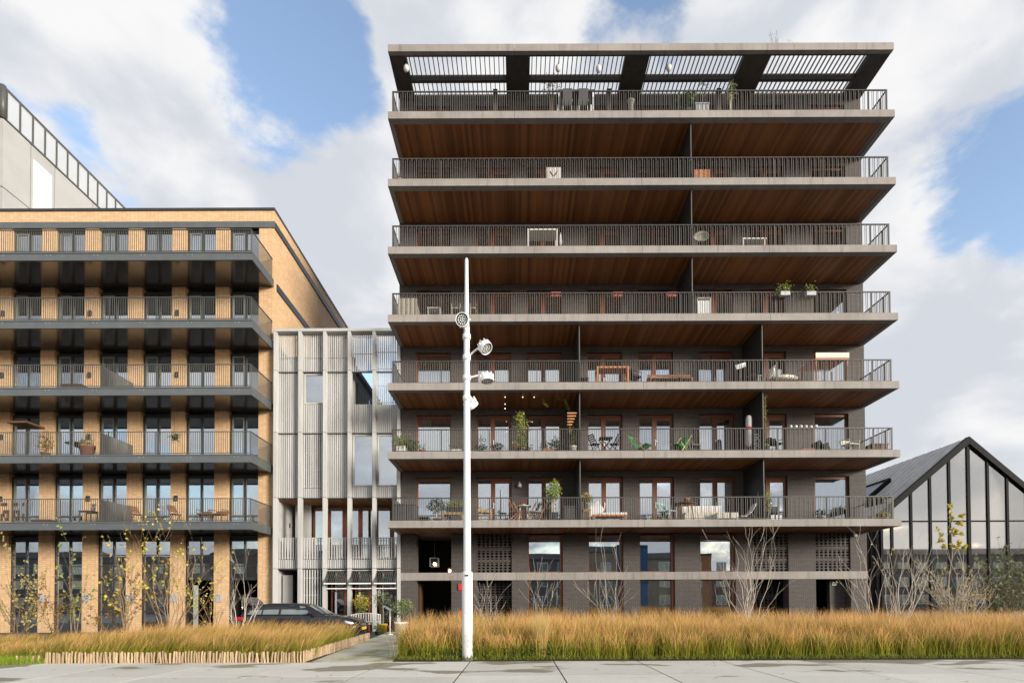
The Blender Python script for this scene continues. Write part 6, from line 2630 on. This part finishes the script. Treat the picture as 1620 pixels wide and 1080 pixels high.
deckchair('green canvas deckchair facing the casement doors, beside the black bistro set', on(1, 1012, .5), 1)
deckchair('green canvas deckchair turned to face the other one, in front of the brick pier', on(1, 1078, .5), -1)
t = thing('trash_can', 'dark round bin with a lid beside the casement door on the second balcony', 'bin', on(1, 1135, .6))
m = MB()
m.lathe([(.001, 0), (.14, 0), (.17, .45), (.001, .45)], 18)
part(m, 'body', M['dark_pot'], t)
m = MB()
m.lathe([(.18, .45), (.18, .50), (.10, .54), (.001, .55)], 18)
part(m, 'lid', M['dark_pot'], t)
stack_chair('dark chair facing the second green deckchair', on(1, 1097, .8), .3, 'dark_pot', 'dark_pot', False, .8, .45)
t = thing('parasol', 'furled pale grey parasol standing before the second partition', 'parasol', on(1, 1185, .75))
hp = P(1185, 657, YF + .75).z - ZK(1)
m = MB()
m.lathe([(.24, 0), (.24, .05), (.04, .08)], 18)
part(m, 'foot', M['dark_pot'], t)
m = MB()
m.tube([(0, 0, .05), (0, 0, hp)], .022, 8)
part(m, 'pole', M['steel_edge'], t)
m = MB()
m.lathe([(.06, .35), (.15, .5), (.15, .9), (.14, hp - .15), (.10, hp - .02), (.001, hp)], 12)
part(m, 'canopy', M['parasol'], t)
m = MB()
m.lathe([(.16, hp * .62), (.165, hp * .66), (.16, hp * .70)], 12)
part(m, 'strap', M['flower_red'], t)
t = thing('mosaic_screen', 'black and white patterned screen panel next to the furled parasol', 'screen', on(1, 1200, .6))
m = MB()
m.box(-.20, .20, -.012, .012, .1, .95)
part(m, 'panel', M['dark_pot'], t)
m = MB()
rnd = random.Random(3)
for i in range(7):
    for j in range(14):
        if rnd.random() < .62:
            m.box(-.19 + i * .055, -.15 + i * .055, -.02, -.0125, .12 + j * .058, .16 + j * .058)
part(m, 'mosaic', M['white_paint'], t, kind='stuff')
legs(t, ((-.18, 0), (.18, 0)), .1, 'dark_pot', .03)
climber('thin climber trained up the second partition edge', 1211, 713, 622, 1, .42, .10, 47, (('leaf_lime', 1),), 70)
t = thing('grill', 'black kettle grill on the second balcony right of the partition', 'grill', on(1, 1217, .7))
m = MB()
m.ball((0, 0, .62), .2, .8, 16, 8)
part(m, 'kettle', M['black_steel'], t)
for k in range(3):
    m = MB()
    a_ = k * 2.09
    m.bar((.12 * math.cos(a_), .12 * math.sin(a_), .52), (.2 * math.cos(a_), .2 * math.sin(a_), 0), .02)
    part(m, 'leg', M['black_steel'], t)
stack_chair('black chair beside the kettle grill', on(1, 1228, .6), .2, 'black_steel', 'black_steel', True, .78, .42)
pts = [P(x, y, YF + .7) for x, y in ((1249, 672), (1251, 674.5), (1259, 674.5), (1267, 674.5), (1275, 674.5), (1283, 675), (1291, 674), (1296, 672))]
t = thing('light_string', 'string of clear glass globes strung before the last brick pier', 'string lights', pts[3])
m = MB()
m.tube([q - pts[3] + Vector((0, 0, .08)) for q in pts], .004, 4)
part(m, 'cord', M['dark_pot'], t)
for q in pts[1:-1]:
    m = MB()
    m.ball(q - pts[3], .075, 1, 12, 8)
    part(m, 'globe', M['opal'], t)
planter('red brick-coloured trough on the second balcony before the last pier', on(1, 1276, .4), .62, .22, .16, 'red_lamp', [], seed=48)
t = thing('rocking_chair', 'black low chair with angled back on the second balcony before the end window', 'chair', on(1, 1301, .5))
m = MB()
m.bar((-.32, 0, .50), (-.12, 0, .10), .5, .04, up=(0, 1, 0))
part(m, 'backrest', M['black_steel'], t)
m = MB()
m.bar((-.12, 0, .10), (.34, 0, .26), .5, .04, up=(0, 1, 0))
part(m, 'seat', M['black_steel'], t)
legs(t, ((-.2, -.2), (.25, -.2), (-.2, .2), (.25, .2)), .12, 'black_steel', .03)
stack_chair('cream wicker armchair on the second balcony before the end pier', on(1, 1345, .75), .3, 'offwhite_cloth', 'white_wood', True, .72, .6)
storage_box('brown timber chest in the outer corner of the second balcony', on(1, 1387, 1.0), .75, .5, .5, 'wood_dark', name='timber_chest')

# ---------------- third balcony (level 2)
t = thing('side_table', 'small dark side table left of the orange timber frame', 'table', on(2, 924, .6))
m = MB()
for i in range(4):
    m.box(-.2, .2, -.2 + i * .1, -.12 + i * .1, .36, .38)
part(m, 'tabletop', M['dark_pot'], t)
legs(t, ((-.17, -.15), (.17, -.15), (-.17, .15), (.17, .15)), .36, 'dark_pot', .03)
t = thing('timber_table', 'tall orange timber table with thick legs on the third balcony', 'table', on(2, 968, .6))
hx = P(968, 584, YF + .6).z - ZK(2)
m = MB()
m.box(-.74, .74, -.35, .35, hx - .08, hx)
part(m, 'tabletop', M['orange_wood'], t)
legs(t, ((-.69, -.3), (.69, -.3), (-.69, .3), (.69, .3)), hx - .081, 'orange_wood', .09)
m = MB()
m.bar((-.78, -.3, 0), (-.70, -.3, .35), .05)
part(m, 'prop', M['orange_wood'], t)
stack_chair('black chair at the right-hand end of the orange table', on(2, 1003, .6), math.pi / 2 + .4, 'black_steel', 'black_steel', True, .72, .5)
t = thing('slatted_bench', 'long low brown slatted bench on the third balcony', 'bench', on(2, 1060, .5))
m = MB()
m.box(-1.0, 1.0, .16, .20, .52, .60)
for i in range(24):
    m.bar((-.97 + i * .083, .18, .2), (-.93 + i * .083, .18, .52), .03)
part(m, 'backrest', M['wood'], t)
m = MB()
for i in range(4):
    m.box(-1.0, 1.0, -.26 + i * .1, -.18 + i * .1, .27, .30)
part(m, 'seat', M['wood'], t)
legs(t, ((-.95, -.22), (.95, -.22), (-.95, .17), (.95, .17)), .27, 'wood', .06)
t = thing('reclining_chair', 'small brown reclining chair at the end of the slatted bench', 'chair', on(2, 1030, .45))
m = MB()
m.bar((.1, 0, .1), (.0, 0, .42), .4, .03, up=(0, 1, 0))
part(m, 'backrest', M['orange_wood'], t)
m = MB()
m.bar((.1, 0, .12), (-.22, 0, .22), .4, .03, up=(0, 1, 0))
part(m, 'seat', M['orange_wood'], t)
b = on(2, 1172, .5)
t = thing('music_stand', 'white tilted board on a thin stand on the third balcony', 'stand', b)
hz_ = P(1172, 579, YF + .5).z - ZK(2)
m = MB()
m.tube([(0, 0, 0), (0, 0, hz_)], .014, 6)
for a_ in (0, 2.1, 4.2):
    m.tube([(0, 0, .1), (.16 * math.cos(a_), .16 * math.sin(a_), 0)], .01, 5)
part(m, 'stand', M['steel_edge'], t)
m = MB()
m.box(-.24, .24, -.03, -.01, -.10, .10)
m.xf(Matrix.Translation((0, 0, hz_)) @ Matrix.Rotation(-.3, 4, 'Y'))
part(m, 'board', M['white_paint'], t)
t = thing('tube_chair', 'bare metal tube chair frame beside the third partition', 'chair', on(2, 1190, .5), .2)
m = MB()
for s in (-.24, .24):
    m.tube([(s, -.22, 0), (s, -.22, .44), (s, .22, .44), (s, .22, 0)], .014, 6)
    m.tube([(s, .22, .44), (s * .9, .30, .86)], .014, 6)
m.tube([(-.216, .30, .86), (.216, .30, .86)], .014, 6).tube([(-.24, -.22, .44), (.24, -.22, .44)], .014, 6)
part(m, 'frame', M['wood_dark'], t)
m = MB()
m.box(-.22, .22, -.2, .2, .442, .455)
part(m, 'seat', M['wicker'], t)
storage_box('pale low box standing by the third partition', on(2, 1200, .45), .16, .2, .44, 'pave_grey', name='box')
t = thing('lounge_bed', 'cream cushioned lounge bed on the third balcony', 'lounger', on(2, 1238, .45))
m = MB()
m.bar((-.48, 0, .14), (-.68, 0, .30), .5, .05, up=(0, 1, 0))
m.box(-.5, .6, -.3, .3, .12, .17)
part(m, 'frame', M['wood_dark'], t)
m = MB()
m.ball((0, 0, 0), .15, 1, 16, 8).xf(Matrix.Translation((.10, 0, .32)) @ Matrix.Diagonal((4.0, 2.0, 1.0, 1)))
part(m, 'cushion', M['offwhite_cloth'], t)
m = MB()
m.ball((0, 0, 0), .16, 1.3, 14, 8).xf(Matrix.Translation((-.52, 0, .58)) @ Matrix.Rotation(.5, 4, 'Y') @ Matrix.Diagonal((.8, 1.6, 1.9, 1)))
part(m, 'pillow', M['offwhite_cloth'], t)
legs(t, ((-.45, -.25), (.55, -.25), (-.45, .25), (.55, .25)), .12, 'wood_dark')
# awning box with a slatted canopy over the end balcony
a, b2 = P(1290, 558, YF + .55), P(1343, 566, YF + .55)
t = thing('balcony_canopy', 'orange slatted canopy with a cream front board behind the end railing', 'canopy', ((a.x + b2.x) / 2, YF + .55, ZK(2)))
wd = (b2.x - a.x) / 2
zt_, zb_ = a.z - ZK(2), b2.z - ZK(2)
m = MB()
m.box(-wd, wd, -.03, .0, zb_, zt_)
part(m, 'front_board', M['offwhite_cloth'], t)
n_ = 12
for i in range(n_):
    m = MB()
    x = -wd + .03 + (2 * wd - .06) * i / (n_ - 1)
    m.bar((x, .02, zb_ + .02), (x - .15, 1.4, zb_ - .02), .05, .03)
    part(m, 'slat', M['orange_wood'], t)
m = MB()
m.box(-wd, wd, .001, .02, zb_ - .10, zb_ - .005)
part(m, 'beam', M['orange_wood'], t)
legs(t, ((-wd + .05, 1.3), (wd - .05, 1.3), (-wd + .05, .06), (wd - .05, .06)), zb_ - .101, 'wood', .05)
for i, px in enumerate((1272, 1300, 1330, 1352)):
    pot_plant(('tiny white pot right of the lounge bed', 'tiny white pot beneath the orange canopy', 'tiny white pot at the outer canopy leg', 'tiny white pot in front of the end pier')[i], px, 600, YF + .35, .12, .08, 'white_paint', [(0, .04, .1, .06, 26, 'leaf_olive', .04)], seed=60 + i, z=ZK(2))

# ---------------- fourth balcony (level 3)
t = thing('wicker_sofa', 'grey wicker armchair in the corner of the fourth balcony', 'chair', on(3, 647, .55))
m = MB()
m.box(-.44, .44, -.36, -.28, .05, .86).box(-.44, -.34, -.28, .4, .05, .62).box(.34, .44, -.28, .4, .05, .62)
part(m, 'shell', M['wicker'], t)
m = MB()
m.box(-.34, .34, -.28, .4, .1, .44)
part(m, 'seat', M['wicker'], t)
t = thing('side_table', 'low white table beside the grey wicker armchair', 'table', on(3, 688, .55))
m = MB()
for i in range(9):
    m.box(-.32 + i * .071, -.26 + i * .071, -.25, .25, .46, .50)
part(m, 'tabletop', M['white_wood'], t)
legs(t, ((-.28, -.2), (.28, -.2), (-.28, .2), (.28, .2)), .46, 'white_wood', .04)
stack_chair('grey wicker chair half behind the top floodlight', on(3, 722, .5), 0, 'wicker', 'wicker', True, .55, .4)
stack_chair('small grey wicker chair just right of the mast on the fourth balcony', on(3, 749, .5), 0, 'wicker', 'wicker', True, .56, .28)
for i, px in enumerate((880, 978, 1064)):
    p = P(px, 464, YF + .20)
    t = thing('railing_box', ('red slatted box on the fourth railing, nearest the lamp mast', 'red slatted box on the fourth railing, midmost of three', 'red slatted box on the fourth railing, nearest the partition')[i], 'planter', (p.x, YF + .29, p.z - .12), 0, 'red boxes on the railing')
    m = MB()
    m.box(-.22, .22, -.07, .07, 0, .04).box(-.22, .22, .05, .07, .041, .2)
    part(m, 'box', M['red_lamp'], t)
    m = MB()
    for q in range(5):
        m.box(-.22 + q * .09, -.15 + q * .09, -.08, -.071, .0, .2)
    part(m, 'slats', M['red_lamp'], t)
t = thing('shelf_unit', 'white shelf cabinet next to the fourth partition', 'cabinet', on(3, 1112, .6))
hx = P(1112, 474, YF + .6).z - ZK(3)
m = MB()
m.box(-.33, .33, -.2, .2, hx - .04, hx)
part(m, 'tabletop', M['white_wood'], t)
m = MB()
m.box(-.30, .30, -.15, .15, .05, hx - .12)
for q in range(5):
    m.box(-.29 + q * .12, -.18 + q * .12, -.17, -.151, .08, hx - .15)
part(m, 'cabinet', M['white_paint'], t)
legs(t, ((-.3, -.17), (.3, -.17), (-.3, .17), (.3, .17)), hx - .041, 'white_wood', .04)
for i, (px, pw_, cnt) in enumerate(((1240, .42, 150), (1281, .42, 60))):
    p = P(px, 467, YF + .05)
    planter(('grey railing planter with a tuft of lime-green leaves on the fourth balcony', 'grey railing planter with sparse upright leaves near the outer corner')[i], (p.x, YF - .02, p.z - .08), pw_, .2, .18, 'pave_grey', [(0, .18, .34, .22, cnt, 'leaf_lime', .09)], seed=70 + i, hang=True)
t = thing('folded_sail', 'small white triangular cloth at the foot of the end window', 'cloth', on(3, 1322, .35))
m = MB()
m.prism([(-.14, 0), (.12, 0), (.12, .26)], -.01, .01)
part(m, 'cloth', M['white_paint'], t)

# ---------------- fifth balcony (level 4)
t = thing('table', 'large white frame table on the fifth balcony', 'table', on(4, 858, .55))
hx = P(858, 371, YF + .55).z - ZK(4)
m = MB()
m.box(-.70, .70, -.4, .4, hx - .05, hx)
part(m, 'tabletop', M['white_wood'], t)
legs(t, ((-.66, -.35), (.66, -.35), (-.66, .35), (.66, .35)), hx - .051, 'white_wood', .06)
t = thing('parasol', 'small furled white parasol beside the white table on the fifth balcony', 'parasol', on(4, 887, .5))
m = MB()
m.tube([(0, 0, 0), (0, 0, .95)], .014, 6)
m.lathe([(.1, 0), (.1, .03), (.02, .05)], 14)
part(m, 'pole', M['white_paint'], t)
m = MB()
m.lathe([(.03, .35), (.07, .45), (.05, .75), (.01, .92)], 8)
part(m, 'canopy', M['white_paint'], t)
t = thing('papasan_chair', 'round pale wicker bowl chair right of the fifth partition', 'chair', on(4, 1109, .5), -.2)
m = MB()
m.lathe([(.001, 0), (.18, .02), (.30, .09), (.35, .18), (.33, .18), (.28, .11), (.001, .05)], 22)
m.xf(Matrix.Translation((0, .05, .62)) @ Matrix.Rotation(1.15, 4, 'X') @ Matrix.Scale(1.0, 4))
part(m, 'bowl', M['wicker'], t)
for s in (-.2, .2):
    m = MB()
    m.tube([(s, -.22, 0), (s * .6, .0, .45), (s, .25, 0)], .016, 6)
    part(m, 'leg', M['dark_pot'], t)
t = thing('low_table', 'long low pale table on the fifth balcony', 'table', on(4, 1189, .45))
m = MB()
m.box(-.57, .57, -.3, .3, .40, .44)
part(m, 'tabletop', M['white_wood'], t)
legs(t, ((-.5, -.25), (.5, -.25), (-.5, .25), (.5, .25)), .40, 'white_wood', .04)

# ---------------- sixth balcony (level 5)
t = thing('folded_table', 'pale folded table top leaning upright on the sixth balcony', 'table', on(5, 876, .45))
hx = P(876, 265.5, YF + .45).z - ZK(5)
m = MB()
m.box(-.33, .33, -.03, .03, .1, hx)
part(m, 'tabletop', M['white_wood'], t)
for s in (-1, 1):
    m = MB()
    m.bar((s * .03, -.045, hx - .42), (s * .16, -.045, hx - .2), .035, .02, up=(0, 1, 0))
    part(m, 'leg', M['wood_dark'], t)
m = MB()
m.box(-.3, .3, -.2, .2, 0, .1)
part(m, 'foot', M['white_wood'], t)
t = thing('timber_chest', 'bright orange slatted chest beside the sixth partition', 'storage box', on(5, 1108.5, .4))
hx = P(1108, 273, YF + .4).z - ZK(5)
m = MB()
m.box(-.34, .34, -.18, .2, .0, hx - .10)
part(m, 'body', M['orange_wood'], t)
m = MB()
for q in range(9):
    m.box(-.36 + q * .08, -.30 + q * .08, -.21, -.181, .02, hx - .02)
part(m, 'slats', M['orange_wood'], t)
pot_plant('small thorny plant in a terracotta bowl at the corner of the sixth balcony', 632, 283, YF + .35, .16, .22, 'terracotta', [(.04, .25, .12, .25, 50, 'leaf_olive', .06)], seed=80, z=ZK(5))

# ---------------- roof terrace (level 6)
t = thing('dining_table', 'dark dining table with pale legs on the roof terrace', 'table', on(6, 910, .75))
hx = P(910, 154, YF + .75).z - ZK(6)
m = MB()
m.box(-.85, .85, -.4, .4, hx - .05, hx)
part(m, 'tabletop', M['dark_pot'], t)
legs(t, ((-.80, -.35), (.80, -.35), (-.80, .35), (.80, .35)), hx - .051, 'white_paint', .05)
for i, px in enumerate((897, 922)):
    stack_chair(('terrace chair with dark back and white frame, first from the left corner', 'terrace chair with dark back and white frame, next to the white urn')[i], on(6, px, .42), math.pi, 'grey_box', 'white_paint', True, 1.12, .44, 'dining chairs on the roof terrace')
t = thing('planter_urn', 'tall pale plinth before the second roof post', 'plinth', on(6, 998, .6))
m = MB()
m.lathe([(.16, 0), (.16, .06), (.12, .1), (.13, .85), (.17, .95), (.17, 1.0), (.001, 1.0)], 14)
part(m, 'column', M['band'], t)
pot_plant('spiky dark yucca in a grey pot on the roof terrace', 1086, 175, YF + .7, .55, .26, 'grey_box', [(-.1, .40, .34, .34, 240, 'leaf_dark', .22), (.1, .62, .3, .3, 90, 'leaf_green', .2), (-.3, .1, .2, .2, 60, 'leaf_green', .12)], seed=81, z=ZK(6))
storage_box('pale ribbed box beside the yucca on the roof terrace', on(6, 1108, .6), .62, .5, .66, 'pave_grey')
pot_plant('slender small-leaved tree on the roof terrace in front of the slats', 1155, 175, YF + .5, .2, .16, 'dark_pot', [(.05, 1.15, .34, .26, 210, 'leaf_olive', .08), (0, .85, .25, .2, 90, 'leaf_lime', .07), (.1, 1.5, .12, .2, 40, 'leaf_olive', .07)], seed=82, z=ZK(6), stem=.022, stemmat='bark_pale', cat='potted tree', name='potted_tree')
pot_plant('airy tall tree of the roof terrace seen behind the second row of slats', 874, 175, YF + 1.9, .6, .3, 'dark_pot', [(0, 2.2, .55, .6, 240, 'leaf_olive', .08), (-.2, 2.6, .3, .4, 80, 'leaf_straw', .07)], seed=83, z=ZK(6), stem=.03, cat='potted tree', name='potted_tree')
pot_plant('thin leafy plant in the third roof bay of the terrace', 1112, 175, YF + 1.3, .4, .2, 'dark_pot', [(0, 1.9, .3, .4, 70, 'leaf_olive', .08)], seed=84, z=ZK(6), stem=.018)
pot_plant('small pot at the outer corner of the roof terrace', 1390, 175, YF + .5, .14, .12, 'dark_pot', [(0, .14, .14, .14, 50, 'leaf_olive', .07)], seed=85, z=ZK(6))
for i, (px, py, lab) in enumerate(((643, 108, 'white paper lantern hanging at the outer corner of the slatted roof'), (883, 108, 'white paper lantern hanging among the tree leaves in the second roof bay'),
                                   (947, 109, 'white paper lantern hanging in the clear half of the second roof bay'), (1058, 107, 'white paper lantern hanging in the third roof bay'))):
    p = P(px, py, YF + .55)
    t = thing('hanging_lantern', lab, 'lamp', p, 0, 'white lanterns under the roof')
    m = MB()
    m.ball((0, 0, 0), .13, 1.35, 14, 8)
    part(m, 'shade', M['opal'], t)
    m = MB()
    m.tube([(0, 0, .17), (0, 0, ZK(7) - .32 - p.z)], .006, 4)
    part(m, 'cord', M['dark_pot'], t)
p = P(822, 767, YW - .1)
t = thing('wall_bulb', 'white drop-shaped lamp on the brick pier above the round dining table', 'lamp', (p.x, YW - .1, p.z))
m = MB()
m.lathe([(.001, -.12), (.08, -.10), (.11, -.03), (.09, .05), (.04, .12), (.02, .16)], 14)
part(m, 'shade', M['opal'], t)
m = MB()
m.box(-.03, .03, .02, .098, .12, .18)
part(m, 'bracket', M['steel_edge'], t)

# ================================================================== balconies of the tan brick house
folding_chair('brown folding chair before the third brick pier on the lowest brick balcony', bon(0, 216, .55), 1.1, 'wood', 'wood', .66)
folding_chair('upright brown folding chair before the fourth brick pier', bon(0, 276, .5), 1.2, 'wood', 'wood', .78)
stack_chair('brown slatted low armchair near the end of the lowest brick balcony', bon(0, 323, .5), .2, 'wood', 'wood', True, .62, .5)
stack_chair('wider brown slatted low armchair closest to the railing corner', bon(0, 346, .5), -.1, 'wood', 'wood', True, .64, .62)
table('dark table with a small pot on the lowest brick balcony', bon(0, 140, .55), .62, .5, .62, 'wood_dark')
b = bon(0, 147, .55)
pot_plant('grey pot with a small plant on the dark table', 0, 0, b[1], .18, .11, 'pave_grey', [(0, .1, .14, .12, 60, 'leaf_olive', .06)], seed=90, z=b[2] + .62, x=b[0])
storage_box('long dark slatted bench box at the picture edge of the lowest brick balcony', bon(0, 70, .5), .9, .4, .2, 'wood_dark', name='bench_box')
t = thing('privacy_mat', 'dark chequered screen tied to the lowest brick balcony railing', 'screen', bon(0, 15, .16))
m = MB()
for i in range(14):
    for j in range(5):
        if (i * 7 + j * 3 + i * j) % 5 < 3:
            m.box(-.7 + i * .1, -.61 + i * .1, -.01, .01, .12 + j * .17, .28 + j * .17)
part(m, 'mat', M['wood_dark'], t, kind='stuff')
pot_plant('orange-leaved plant in a tall pot on the second brick balcony', 72, 720, BYF + .5, .3, .2, 'terracotta', [(0, .5, .34, .5, 260, 'leaf_rust', .09), (0, .3, .3, .3, 110, 'leaf_yellow', .08)], seed=91, z=BZ[1])
t = thing('balcony_parasol', 'flat reddish parasol edge above the second brick balcony railing', 'parasol', bon(1, 41, .8))
hp = P(41, 674, BYF + .8).z - BZ[1]
m = MB()
m.tube([(0, 0, 0), (0, 0, hp)], .02, 8)
m.lathe([(.2, 0), (.2, .05), (.03, .06)], 14)
part(m, 'pole', M['dark_pot'], t)
m = MB()
m.box(-.48, .48, -.5, .5, hp, hp + .09)
part(m, 'canopy', M['wood_dark'], t)
pot_plant('bright potted plant in a large pale pot on the second brick balcony', 138, 720, BYF + .6, .65, .34, 'terracotta', [(0, .14, .34, .2, 150, 'leaf_olive', .08), (-.1, .1, .3, .12, 50, 'leaf_yellow', .07)], seed=92, z=BZ[1])
p = P(276, 691, BYF + .5)
t = thing('hanging_plant', 'hanging basket plant before the fourth brick pier on the second brick balcony', 'plant', (p.x, BYF + .5, p.z))
m = MB()
m.lathe([(.001, -.12), (.1, -.08), (.13, .02), (.11, .02), (.001, -.02)], 14)
part(m, 'basket', M['dark_pot'], t)
lf = MB()
rnd = random.Random(4)
for q in range(170):
    lf.leaf((rnd.gauss(0, .11), rnd.gauss(0, .09), rnd.gauss(.02, .11)), .08, rnd, droop=1)
part(lf, 'leaves', M['leaf_green'], t)
m = MB()
m.tube([(0, 0, .0), (0, 0, BZ[2] - .31 - p.z)], .006, 4)
part(m, 'cord', M['dark_pot'], t)
storage_box('dark red box against the railing of the third brick balcony', bon(2, 118, .45), .95, .4, .3, 'wood_dark', name='storage_chest')
